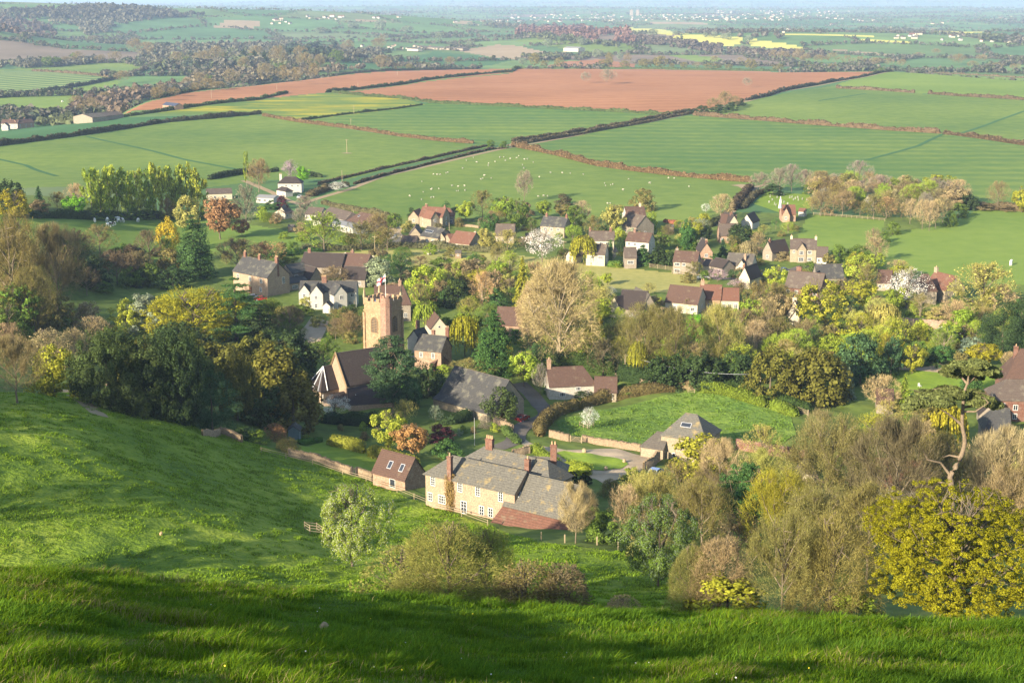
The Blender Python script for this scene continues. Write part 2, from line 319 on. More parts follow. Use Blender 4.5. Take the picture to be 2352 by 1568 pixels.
# ------------------------------------------------------------------ the ground: one fan shaped sheet split along field edges
FIELDS=[ # name, material, polygon in picture coordinates (turned into places on the ground)
('ploughed_field','soil',[(285,262),(350,232),(425,214),(588,197),(688,186),(800,171),(913,163),(1038,160),(1176,158),(1230,157.5),(1176,165),(963,187),(838,205),(750,213),(588,229),(388,251)]),
('ploughed_field','soil',[(770,214),(838,207),(963,190),(1176,168),(1236,158.5),(1301,158.5),(1526,160),(1763,164),(2039,165.5),(1964,180),(1846,200),(1764,221),(1713,231),(1588,258),(1546,263),(1351,253),(1176,245),(988,236),(935,228)]),
('buttercup_field','flower',[(350,261),(588,231),(750,214),(780,215),(935,229),(973,240),(913,251),(763,268),(688,278),(600,263),(525,265)]),
('crop_field','fieldstripe',[(973,240),(988,236),(1176,247),(1351,255),(1546,265),(1376,300),(1176,329),(1115,337),(1088,331),(913,313),(813,297),(688,280),(763,268),(913,251)]),
('pasture','field',[(-300,362),(0,337),(200,311),(375,283),(588,265),(700,283),(913,315),(1088,332),(1125,338),(875,392),(800,412),(700,412),(600,415),(480,430),(-300,450)]),
('pasture','fielddark',[(-300,310),(0,297),(150,278),(300,270),(550,263),(588,265),(375,282),(200,310),(0,336),(-300,361)]),
('sheep_pasture','field',[(728,456),(813,430),(900,395),(1130,345),(1178,338),(1276,357),(1376,384),(1451,393),(1551,405),(1726,420),(1690,470),(1610,505),(1500,512),(1230,500),(1000,503),(888,504)]),
('crop_field','fieldstripe',[(1180,337),(1376,301),(1580,266),(1763,279),(2164,309),(2352,337),(2700,380),(2700,520),(2352,470),(2252,470),(2000,430),(1740,432),(1726,419),(1551,404),(1376,381),(1276,355)]),
('crop_field','field',[(1585,264),(1713,233),(1921,196),(2101,215),(2352,231),(2700,255),(2700,378),(2352,335),(2164,307),(1763,277)]),
('crop_field','fieldlight',[(1921,195),(1964,182),(2039,166.5),(2080,166),(2352,181),(2700,205),(2700,252),(2352,229),(2101,214)]),
('dry_pasture','common',[(640,600),(760,579),(963,573),(1176,585),(1300,600),(1376,609),(1546,627),(1631,642),(1613,668),(1500,672),(1368,670),(1280,650),(1150,628),(1000,622),(880,606),(700,612)]),
('cow_pasture','fieldlight',[(-200,495),(60,500),(372,499),(480,505),(590,518),(690,535),(690,562),(560,566),(400,600),(320,588),(180,556),(-200,560)]),
('paddock','fieldlight',[(1856,493),(2035,506),(2010,562),(1895,575),(1826,560)]),
('pasture','fieldlight',[(2252,476),(2700,495),(2700,680),(2201,645),(2014,625),(2008,566),(2064,532),(2189,515)]),
('churchyard','lawn',[(1730,468),(1762,440),(1860,448),(1862,478),(1800,492)]),
('walled_paddock','paddock',[(1276,969),(1376,942),(1551,905),(1610,896),(1690,915),(1763,938),(1815,955),(1830,1000),(1780,1030),(1676,1030),(1471,1024),(1338,1008),(1300,1003)]),
('lawn','lawn',[(688,1024),(748,1015),(873,1050),(900,1065),(853,1083),(680,1040)]),
('lawn','lawn',[(1960,856),(2110,852),(2300,862),(2352,850),(2352,892),(2200,905),(2000,895)]),
('meadow','meadow',[(-700,900),(-200,860),(60,905),(160,900),(260,935),(480,988),(640,1035),(760,1075),(850,1105),(930,1140),(1000,1165),(1110,1200),(1230,1240),(1420,1265),(1560,1300),(1700,1380),(1760,1430),(900,1430),(0,1500),(-700,1500)]),
('striped_field','mown',[(-200,164),(0,163.5),(75,164),(250,179),(0,222),(-200,255)]),
('pasture','field',[(-200,160),(0,160),(188,148),(360,140),(373,145),(325,165),(295,175),(250,178.5),(75,163),(0,163)]),
('pasture','fieldlight',[(-200,262),(0,226),(270,183),(275,190),(180,222),(150,250),(0,262)]),
('rapeseed_field','rape',[(1395,67),(1416,64),(1488,65),(1540,71),(1588,77),(1533,82),(1460,77)]),
('rapeseed_field','rape',[(1536,85),(1590,79),(1706,87),(1706,98),(1676,107),(1601,97),(1551,91)]),
('rapeseed_field','rape',[(1722,89),(1763,95),(1815,102),(1851,110),(1846,116),(1814,117),(1764,111),(1716,103)]),
('rapeseed_field','rape',[(1779,79),(1880,79),(2009,83),(2009,87),(1880,84),(1790,82)]),
('rapeseed_field','rape',[(1841,90),(2000,93),(2094,98),(2094,100),(2000,97.5),(1850,93)]),
('rapeseed_field','rape',[(2084,68),(2200,73),(2276,74),(2190,79),(2100,70)]),
('rapeseed_field','rape',[(2259,128),(2400,129),(2400,132),(2259,130)]),
('bare_field','brown',[(488,63),(525,44),(590,46),(602,57),(580,64)]),
('bare_field','brown',[(1050,116),(1143,103),(1191,106),(1283,124),(1280,132),(1176,137),(1113,128)]),
('ploughed_field','soil',[(1256,152),(1301,141),(1388,136),(1461,148),(1458,156),(1263,156)]),
('bare_field','brown',[(793,50),(830,44),(870,46),(900,50),(850,53)]),
('bare_field','brown',[(1460,49),(1620,53),(1630,57),(1500,57)]),
('bare_field','brown',[(1040,49),(1080,49),(1088,57),(1046,54)]),
('bare_field','brown',[(1895,113),(2000,120),(2100,131),(2095,134),(1990,124)]),
('crop_field','fielddark',[(765,160),(800,140),(1000,118),(1100,128),(1180,138),(1130,150),(1000,158),(913,161)]),
('crop_field','fieldlight',[(1530,126),(1640,130),(1710,150),(1640,148)]),
('pasture','field',[(1180,95),(1230,85),(1330,90),(1500,105),(1480,125),(1330,118)]),
]
DRAPED=('walled_paddock','lawn','churchyard')
def build_ground():
    ds=[2.5]; 
    while ds[-1]<46: ds.append(ds[-1]+.22)
    while ds[-1]<145: ds.append(ds[-1]+2.5)
    while ds[-1]<600: ds.append(ds[-1]+max(.55,ds[-1]**2*1.0/(94*F)*3.0))
    while ds[-1]<46000: ds.append(ds[-1]+ds[-1]**2/(118*F)*(2.4 if ds[-1]<2300 else 1.5))
    ds=np.array(ds)
    ang=np.concatenate([np.linspace(-75,-24,26)[:-1],np.linspace(-24,24,600),np.linspace(24,75,26)[1:]])
    an=np.radians(ang); D,A=np.meshgrid(ds,an,indexing='ij'); X=D*np.sin(A); Y=D*np.cos(A); Z=Hh(X,Y)
    nr,nc=D.shape; V=np.stack([X,Y,Z],-1).reshape(-1,3)
    idx=np.arange(nr*nc).reshape(nr,nc)
    Q=np.stack([idx[:-1,:-1],idx[:-1,1:],idx[1:,1:],idx[1:,:-1]],-1).reshape(-1,4)[:, ::-1]
    C=V[Q].mean(1); cx,cy=C[:,0],C[:,1]; d=np.hypot(cx,cy)
    lab=np.zeros(len(Q),int)-1
    for k,(nm,mt,poly) in enumerate(FIELDS):
        if nm in DRAPED: continue
        P=np.array([gp(px,py)[:2] for px,py in poly])
        bb=(cx>P[:,0].min())&(cx<P[:,0].max())&(cy>P[:,1].min())&(cy<P[:,1].max())
        ii=np.where(bb)[0]; ins=np.zeros(len(ii),bool); n=len(P)
        for i in range(n):
            x0,y0=P[i]; x1,y1=P[(i+1)%n]
            c=((y0>cy[ii])!=(y1>cy[ii])); xi=(x1-x0)*(cy[ii]-y0)/((y1-y0) if y1!=y0 else 1e-9)+x0
            ins^=c&(cx[ii]<xi)
        lab[ii[ins & (lab[ii]<0)]]=k
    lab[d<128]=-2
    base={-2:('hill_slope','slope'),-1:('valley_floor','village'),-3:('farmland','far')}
    lab[(lab==-1)&(d>640)]=-3
    # patchwork of far fields
    far=np.where(lab==-3)[0]; fc=np.zeros((len(Q),4),np.float32); fc[:,3]=1
    f1,f2,cid=cells(cx[far],cy[far])
    pal=np.array([(.085,.155,.05),(.07,.14,.05),(.10,.18,.055),(.12,.19,.06),(.075,.15,.055),(.13,.17,.07),(.10,.16,.05),(.065,.12,.045),(.17,.13,.09),(.10,.17,.06),(.09,.17,.06),(.08,.13,.05)])
    r=((cid*7919)%9973)/9973.0; w=np.array([.13,.13,.13,.1,.12,.1,.1,.07,.035,.012,.04,.033]); cw=np.cumsum(w)/w.sum()
    fc[far,:3]=pal[np.searchsorted(cw,r)]
    out=[]
    for k in sorted(set(lab.tolist())):
        nm,mt=base[k] if k<0 else FIELDS[k][:2]
        sel=np.where(lab==k)[0]; q=Q[sel]; u,inv=np.unique(q.ravel(),return_inverse=True)
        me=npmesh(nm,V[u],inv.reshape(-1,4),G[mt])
        if k==-3:
            at=me.attributes.new('fieldcol','FLOAT_COLOR','FACE'); at.data.foreach_set('color',fc[sel].ravel())
        me.polygons.foreach_set('use_smooth',[True]*len(me.polygons))
        o=bpy.data.objects.new(nm,me); link(o); o['kind']='structure'; out.append(o)
    # coarse land behind and under everything, half a metre lower
    gx=np.linspace(-900,900,91); gy=np.linspace(-900,300,61); X,Y=np.meshgrid(gx,gy,indexing='ij')
    Z=Hh(X,Y)-1.2-1.5*ss((Y)/20); V=np.stack([X,Y,Z],-1).reshape(-1,3); idx=np.arange(V.shape[0]).reshape(X.shape)
    Q=np.stack([idx[:-1,:-1],idx[1:,:-1],idx[1:,1:],idx[:-1,1:]],-1).reshape(-1,4)
    o=bpy.data.objects.new('hill_top',npmesh('hill_top',V,Q,G['slope'])); link(o); o['kind']='structure'
def cells(x,y,S=330.):
    """nearest and second nearest seed of a jittered grid: the far hedges follow the borders"""
    xr=(x*.94+y*.34)/S; yr=(y*.94-x*.34)/(S*1.15); ix=np.floor(xr).astype(np.int64); iy=np.floor(yr).astype(np.int64)
    b1=np.full(x.shape,1e9); b2=b1.copy(); cid=np.zeros(x.shape,np.int64)
    for dx in (-1,0,1):
        for dy in (-1,0,1):
            jx=ix+dx; jy=iy+dy; px=jx+.5+.75*(_h(jx,jy,31)-.5); py=jy+.5+.75*(_h(jx,jy,32)-.5)
            dd=np.maximum(abs(xr-px),abs(yr-py))*.6+.4*np.hypot(xr-px,yr-py)
            c=(jx*7349+jy*9151+77777777)&0x7fffffff
            n1=dd<b1; b2=np.where(n1,b1,np.minimum(b2,dd)); cid=np.where(n1,c,cid); b1=np.where(n1,dd,b1)
    return b1*S,b2*S,cid
build_ground()
def sheet(name,poly,mat,off=.06,step=2.0):
    """flat ribbon or patch lying on the ground, fitted to it"""
    P=[gp(px,py)[:2] for px,py in poly]; bm=bmesh.new()
    vs=[bm.verts.new((p[0],p[1],0)) for p in P]; bm.faces.new(vs)
    bmesh.ops.triangulate(bm,faces=bm.faces[:])
    for _ in range(4):
        e=[e for e in bm.edges if e.calc_length()>step]
        if not e: break
        bmesh.ops.subdivide_edges(bm,edges=e,cuts=1); bmesh.ops.triangulate(bm,faces=bm.faces[:])
    for v in bm.verts: v.co.z=H1(v.co.x,v.co.y)+off
    bmesh.ops.recalc_face_normals(bm,faces=bm.faces[:])
    me=bpy.data.meshes.new(name); bm.to_mesh(me); bm.free(); me.materials.append(mat)
    if me.polygons and sum(p.normal.z for p in me.polygons)<0: me.flip_normals()
    o=bpy.data.objects.new(name,me); link(o); o['kind']='structure'; return o
def ribbon(name,pts,w,mat,off=.05):
    P=[gp(px,py)[:2] for px,py in pts]; Q=[]
    for i in range(len(P)-1):
        n=max(1,int(np.linalg.norm(P[i+1]-P[i])/1.5)); Q+=[P[i]+(P[i+1]-P[i])*k/n for k in range(n)]
    Q.append(P[-1]); Q=np.array(Q); 
    if len(Q)>8:
        for _ in range(3): Q[1:-1]=(Q[:-2]+Q[1:-1]*2+Q[2:])/4
    T=np.gradient(Q,axis=0); T/=np.linalg.norm(T,axis=1)[:,None]+1e-9; N=np.stack([-T[:,1],T[:,0]],1)
    rows=[Q+N*w*s for s in (-.5,-.17,.17,.5)]; V=np.concatenate([np.c_[r,Hh(r[:,0],r[:,1])+off] for r in rows]); n=len(Q); F_=[]
    for j in range(3):
        for i in range(n-1): F_.append((j*n+i,j*n+i+1,(j+1)*n+i+1,(j+1)*n+i))
    me=npmesh(name,V,np.array(F_)[:, ::-1],mat); o=bpy.data.objects.new(name,me); link(o); o['kind']='structure'; return o
for nm,mt,poly in FIELDS:
    if nm in DRAPED: sheet(nm,poly,G[mt],.10)
# lanes, drives, paths
sheet('gravel_drive',[(1188,1003),(1226,1020),(1301,1034),(1416,1030),(1471,1046),(1525,1053),(1500,1066),(1476,1078),(1438,1098),(1388,1112),(1351,1095),(1330,1075),(1262,1046),(1205,1024),(1182,1008)],G['gravel'],.07)
sheet('lawn',[(1276,1041),(1296,1036),(1340,1041),(1400,1050),(1438,1061),(1443,1067),(1426,1077),(1388,1082),(1351,1079),(1320,1066)],G['lawn'],.16)
ribbon('lane',[(1140,1030),(1186,1015),(1184,1000),(1208,975),(1245,962),(1262,950),(1240,930),(1222,905),(1190,880)],4.2,G['tarmac'],.09)
ribbon('path',[(1060,925),(1100,938),(1140,960),(1150,990)],2.2,G['tarmac'])
sheet('pub_yard',[(700,750),(715,728),(755,738),(748,760),(735,785),(700,790),(640,800),(660,780)],G['gravel'],.06)
ribbon('lane',[(912,520),(906,535),(920,552),(905,560)],5,G['gravel'])
ribbon('lane',[(560,415),(620,440),(665,462),(690,470),(730,456),(800,436),(880,405),(1150,343),(1380,299),(1585,262),(1720,232),(1850,202),(1964,181),(2040,166)],3.6,G['brown'])
ribbon('lane',[(1655,520),(1690,475),(1735,430),(1760,424)],3.2,G['brown'])
ribbon('drive',[(2060,845),(2120,848),(2200,862),(2260,868),(2352,880)],3.4,G['gravel'])
ribbon('drive',[(2120,848),(2160,843),(2200,838)],3.0,G['gravel'])
ribbon('village_street',[(1600,640),(1700,640),(1800,628),(1850,610)],4,G['tarmac'])
ribbon('dirt_track',[(230,955),(200,930),(160,905),(150,895)],3,G['brown'])

for pts in ([(2164,309),(2110,335),(2050,352),(1990,368)],[(2420,232),(2352,256),(2290,278),(2235,298),(2192,311)],[(200,314),(300,336),(420,366),(560,392)],[(-20,362),(60,380),(130,405)],[(1880,232),(1990,215)]):
    ribbon('crop_track',pts,3.0,G['fielddark'],.12)
ribbon('bare_patch',[(788,352),(797,352.6),(806,352)],5,G['brown'],.15)
ribbon('worn_gateway',[(1172,336),(1180,334),(1188,331)],9,G['brown'],.15)
ribbon('worn_gateway',[(1690,425),(1712,428),(1722,434)],8,G['brown'],.15)
# ------------------------------------------------------------------ foliage meshes (unit height, unit width)
def unit(v): return v/(np.linalg.norm(v,axis=-1,keepdims=True)+1e-9)
def quads(C,N,S,asp=1.0,T=None):
    """leaf faces: centres C, normals N, half sizes S; T optional long axis"""
    n=len(C); N=unit(N); 
    if T is None: T=unit(np.cross(N,RNG.normal(size=(n,3))))
    else: T=unit(T-N*(T*N).sum(1)[:,None])
    B=np.cross(N,T); S=S[:,None]; a=T*S*asp; b=B*S
    P=np.stack([C-a*.9-b*.35,C+a*.1-b,C+a,C+a*.1+b],1).reshape(-1,3)
    return P
def qfaces(n,off=0): return (np.arange(n*4)+off).reshape(-1,4)
PROF={
 'round':lambda z:.5*np.sqrt(np.clip(1-((z-.60)/.40)**2,0,1))*np.where(z<.6,np.clip((z-.14)/.3,0,1)**.4,1),
 'oak':lambda z:.5*np.sqrt(np.clip(1-((z-.55)/.45)**2,0,1))*np.clip((z-.1)/.15,0,1)**.5,
 'dome':lambda z:.5*np.sqrt(np.clip(1-((z-.32)/.68)**2,0,1)),
 'bush':lambda z:.5*np.sqrt(np.clip(1-(z-.1)**2/.81,0,1)),
 'tall':lambda z:.5*np.sqrt(np.clip(1-((z-.56)/.44)**2,0,1)),
 'column':lambda z:.5*np.clip(np.sin(np.pi*np.clip(z*.93+.05,0,1)),0,1)**.45,
 'cone':lambda z:.5*np.clip(1-z,0,1)**.75*np.clip(z/.08,0,1)**.5,
 'fir':lambda z:.5*np.clip(1-z,0,1)**.5*np.clip(z/.06+.5,0,1),
 'beech':lambda z:.5*np.sqrt(np.clip(1-((z-.40)/.60)**2,0,1))*np.clip((z-.02)/.12,0,1)**.5,
 'egg':lambda z:.5*np.clip(np.sin(np.pi*np.clip(z,0,1)**.8),0,1)**.6,
 'flame':lambda z:.5*np.clip(np.sin(np.pi*np.clip(z*.9+.08,0,1)),0,1)**.75,
}
def lob(th,z,sd):
    return vn(np.cos(th)*1.6+5,np.sin(th)*1.6+z*3.1,sd)+.5*vn(np.cos(th)*3.6+9,np.sin(th)*3.6+z*6.5,sd+1)
def sparse(P,rng,fr=6.,thr=-.12,keep=.25):
    sd=int(rng.integers(1,9999)); n=vn(P[:,0]*fr+P[:,2]*3,P[:,1]*fr+P[:,2]*fr,sd)
    return P[(n>thr)|(rng.random(len(P))<keep)]
def clumps(prof,z0,z1,k,cr,rng,inner=.25):
    z=z0+(z1-z0)*rng.random(k*6); r=PROF[prof](z); keep=rng.random(len(z))<(r/.5)**1.1+.05; z=z[keep][:k]; r=r[keep][:k]
    th=rng.random(len(z))*2*np.pi; sd=int(rng.integers(1,9999))
    r=r*(1.0+.55*lob(th,z,sd)); z=z*(1-.10*rng.random()*0)-np.maximum(0,z-.6)*(.35*(lob(th*1.0,z*0+.5,sd+3)+.25))
    q=np.where(rng.random(len(z))<inner,rng.random(len(z))**.5*.7,.82+.2*rng.random(len(z)))
    rr=np.maximum(r-cr*.5,0)*q
    return np.stack([rr*np.cos(th),rr*np.sin(th),z],1)
def crown_leafy(seed,n,leaf,k,cr,prof='round',z0=.15,z1=.97,flat=.75,up=.25):
    rng=np.random.default_rng(seed); c=clumps(prof,z0,z1,k,cr,rng); k=len(c); cs=cr*(.6+.75*rng.random(k)); cs=np.minimum(cs,.9*(1-c[:,2])+.03)
    ci=rng.integers(0,k,n); dr=unit(rng.normal(size=(n,3))); rad=cs[ci]*(.35+.65*rng.random(n)**.45)
    P=c[ci]+dr*rad[:,None]*np.array([1,1,flat]); P[:,2]=np.clip(P[:,2],.01,1)
    out=P-np.array([0,0,.45]); N=unit(out)*.5+dr*.7+rng.normal(size=(n,3))*.45+np.array([0,0,up])
    return quads(P,N,leaf*(.6+.8*rng.random(n))*.5,1.25)
def limbs(seed,prof,nl=9,ns=7,base=.22,fork=.3):
    """skeleton: list of (p0,p1,r0,r1)"""
    rng=np.random.default_rng(seed+100); S=[]; tips=[]
    tp=np.array([0,0,0.]); prev=tp
    for i in range(4):
        q=np.array([rng.normal()*.012,rng.normal()*.012,(i+1)*.17]); S.append((prev,q,.024*(1-.2*i),.024*(1-.2*(i+1)))); prev=q
    top=prev
    for i in range(nl):
        z=base+(.66-base)*i/max(1,nl-1); th=i*2.4+rng.random()*.8; zt=min(.95,z+.18+.25*rng.random()+.12*(i/nl)); r=PROF[prof](np.array([zt]))[0]*(.65+.25*rng.random())
        p0=np.array([0,0,z]); e=np.array([r*np.cos(th),r*np.sin(th),zt]); m=(p0+e)/2+np.array([0,0,-.02+.05*rng.random()])+rng.normal(size=3)*.015
        S.append((p0,m,.012,.009)); S.append((m,e,.009,.005)); 
        for j in range(ns):
            t=.35+.65*rng.random(); b=(m+(e-m)*(t*2-1)) if t>.5 else (p0+(m-p0)*t*2)
            d=unit(e-p0)*.5+rng.normal(size=3)*.55+np.array([0,0,.35]); L=.10+.12*rng.random(); q=b+unit(d)*L
            rr=np.hypot(q[0],q[1]); mx=PROF[prof](np.array([min(.99,max(.02,q[2]))]))[0]
            if rr>mx: q[:2]*=mx/rr
            q[2]=min(q[2],.985)
            S.append((b,q,.005,.0025)); tips.append((b,q))
        tips.append((m,e))
    for j in range(ns*2):
        d=rng.normal(size=3)*.4+np.array([0,0,.8]); q=top+unit(d)*(.12+.16*rng.random()); q[2]=min(q[2],.98); S.append((top,q,.006,.002)); tips.append((top,q))
    return S,tips
def skel_mesh(name,S,mat,n=5,k=1.0):
    mb=MB()
    for a,b,r0,r1 in S: mb.tube([a,b],[r0*k,r1*k],n,cap=False)
    return mb.mesh(name,mat,True)
def crown_twig(seed,n,prof='round',w=.0032,L=.06,z0=.15,z1=.97,droop=0.0,tips=None,budleaf=0,leaf=.02,up=.45):
    rng=np.random.default_rng(seed)
    if tips is not None and len(tips):
        A=np.array([t[0] for t in tips]); B=np.array([t[1] for t in tips]); i=rng.integers(0,len(A),n); t=rng.random(n)[:,None]; P=A[i]+(B[i]-A[i])*t; P+=rng.normal(size=(n,3))*.022
        far=rng.random(n)<.38; P2=clumps(prof,z0,z1,n,.0,rng,.2); 
        if len(P2)<n: P2=np.concatenate([P2,P2[rng.integers(0,len(P2),n-len(P2))]])
        P=np.where(far[:,None],P2*np.array([.93,.93,1])+rng.normal(size=(n,3))*.012,P)
    else: P=clumps(prof,z0,z1,n,0,rng,.35)
    P=sparse(P,rng,8.,-.06,.16); n=len(P)
    D=unit(unit(P-np.array([0,0,.35]))*.7+rng.normal(size=(n,3))*.5+np.array([0,0,up-droop*2]))
    l=L*(.5+rng.random(n)); N=rng.normal(size=(n,3)); C=P+D*(l*.5)[:,None]; C[:,2]=np.clip(C[:,2],.01,1)
    T=D; N=unit(np.cross(T,N)); B=np.cross(N,T); hw=w*(.6+.8*rng.random(n))
    a=T*(l*.5)[:,None]; b=B*hw[:,None]
    V=np.stack([C-a-b,C-a+b,C+a+b*.3,C+a-b*.3],1).reshape(-1,3)
    if budleaf:
        m=int(n*budleaf); j=rng.integers(0,n,m); V=np.concatenate([V,quads(C[j]+a[j]*rng.random(m)[:,None],rng.normal(size=(m,3))+np.array([0,0,.2]),leaf*.5*(.6+.8*rng.random(m)))])
    return V
def crown_conifer(seed,n,leaf,prof='cone',lev=26,nb=9,droop=.25,layers=False,stretch=2.2):
    rng=np.random.default_rng(seed); P=[];T=[]
    zs=np.linspace(.05,.985,lev); wts=np.array([PROF[prof](np.array([z]))[0]+.01 for z in zs]); 
    if layers: zs=zs+rng.normal(size=lev)*.012
    wts=wts/wts.sum()
    for z,wt in zip(zs,wts):
        r=PROF[prof](np.array([np.clip(z,.01,.99)]))[0]; m=int(n*wt)+4; k=nb+rng.integers(0,4); ba=rng.random(k)*2*np.pi; bl=r*(.58+.55*rng.random(k))
        bi=rng.integers(0,k,m); t=rng.random(m)**.6; rr=bl[bi]*t; th=ba[bi]+rng.normal(size=m)*(.16/np.maximum(t,.2)*.6)
        zz=z-droop*rr+rng.normal(size=m)*(.006 if layers else .013)+.25*droop*rr*t
        P.append(np.stack([rr*np.cos(th),rr*np.sin(th),np.clip(zz,.01,1)],1)); T.append(np.stack([np.cos(th),np.sin(th),-droop*np.ones(m)],1))
    P=np.concatenate(P);T=np.concatenate(T)+rng.normal(size=(len(P),3))*.25; m=len(P); N=rng.normal(size=(m,3))*.5+np.array([0,0,.9])+unit(P-np.array([0,0,.5]))*.3
    return quads(P,N,leaf*(.6+.8*rng.random(m))*.5,stretch,T)
def crown_willow(seed,n,leaf,k=260):
    rng=np.random.default_rng(seed); P=[]
    th=rng.random(k)*2*np.pi; q=rng.random(k)**.5; r=.47*q; zt=.62+.36*np.sqrt(np.clip(1-(r/.5)**2,0,1))+rng.normal(size=k)*.02; zb=zt-(.25+.5*rng.random(k))*(.4+.6*q); zb=np.maximum(zb,.04)
    i=rng.integers(0,k,n); t=rng.random(n); z=zt[i]+(zb[i]-zt[i])*t; out=1+.18*t
    P=np.stack([r[i]*out*np.cos(th[i]),r[i]*out*np.sin(th[i]),z],1)+rng.normal(size=(n,3))*.006
    N=unit(P*np.array([1,1,.2]))+rng.normal(size=(n,3))*.5
    return quads(P,N,leaf*(.5+.8*rng.random(n))*.5,2.4,np.tile([0,0,-1.],(n,1))+rng.normal(size=(n,3))*.15)
def crown_poplar(seed,n,leaf):
    rng=np.random.default_rng(seed); k=34; z=.06+.82*rng.random(k); r=PROF['flame'](z)*.75*rng.random(k)**.4; th=rng.random(k)*2*np.pi; c=np.stack([r*np.cos(th),r*np.sin(th),z],1)
    i=rng.integers(0,k,n); t=rng.random(n); P=c[i]+np.stack([c[i][:,0]*t*.25,c[i][:,1]*t*.25,t*.16],1)+rng.normal(size=(n,3))*np.array([.06,.06,.016])*(1-.6*t)[:,None]
    P[:,2]=np.clip(P[:,2],.03,1); N=unit(P*np.array([1,1,0]))*.7+rng.normal(size=(n,3))*.5; return quads(P,N,leaf*(.6+.8*rng.random(n))*.5,1.6,np.tile([0,0,1.],(n,1))+rng.normal(size=(n,3))*.4)
def pads(seed,n,leaf,P0):
    """flat plates of needles: P0 list of (x,y,z,rx,rz)"""
    rng=np.random.default_rng(seed); P0=np.array(P0); w=P0[:,3]**2*1.0; w/=w.sum(); i=rng.choice(len(P0),n,p=w); dr=unit(rng.normal(size=(n,3))); rad=rng.random(n)**.4
    sub=vn(dr[:,0]*3+P0[i,0]*9,dr[:,1]*3+P0[i,1]*9,3); P=P0[i,:3]+dr*rad[:,None]*np.stack([P0[i,3],P0[i,3],P0[i,4]],1)*(1+.5*sub)[:,None]
    N=dr*.6+rng.normal(size=(n,3))*.5+np.array([0,0,.4]); return quads(P,N,leaf*(.6+.8*rng.random(n))*.5,1.3)
TREE={}
def mk(key,V,mat,trunk=None):
    V=np.asarray(V); me=npmesh('crown_'+key,V,qfaces(len(V)//4),mat)
    TREE[key]=(me,trunk)
def tmesh(key,h,r=.02,pts=None,mat=None,extra=0,prof='round',seed=0):
    S=[]; mb=MB()
    p=[(0,0,-.03),(.004,.003,h*.35),(-.006,.006,h*.7),(0,0,h)]
    mb.tube(p,[r*1.35,r,r*.8,r*.35],6)
    return mb.mesh('trunk_'+key,mat or BARK,True)
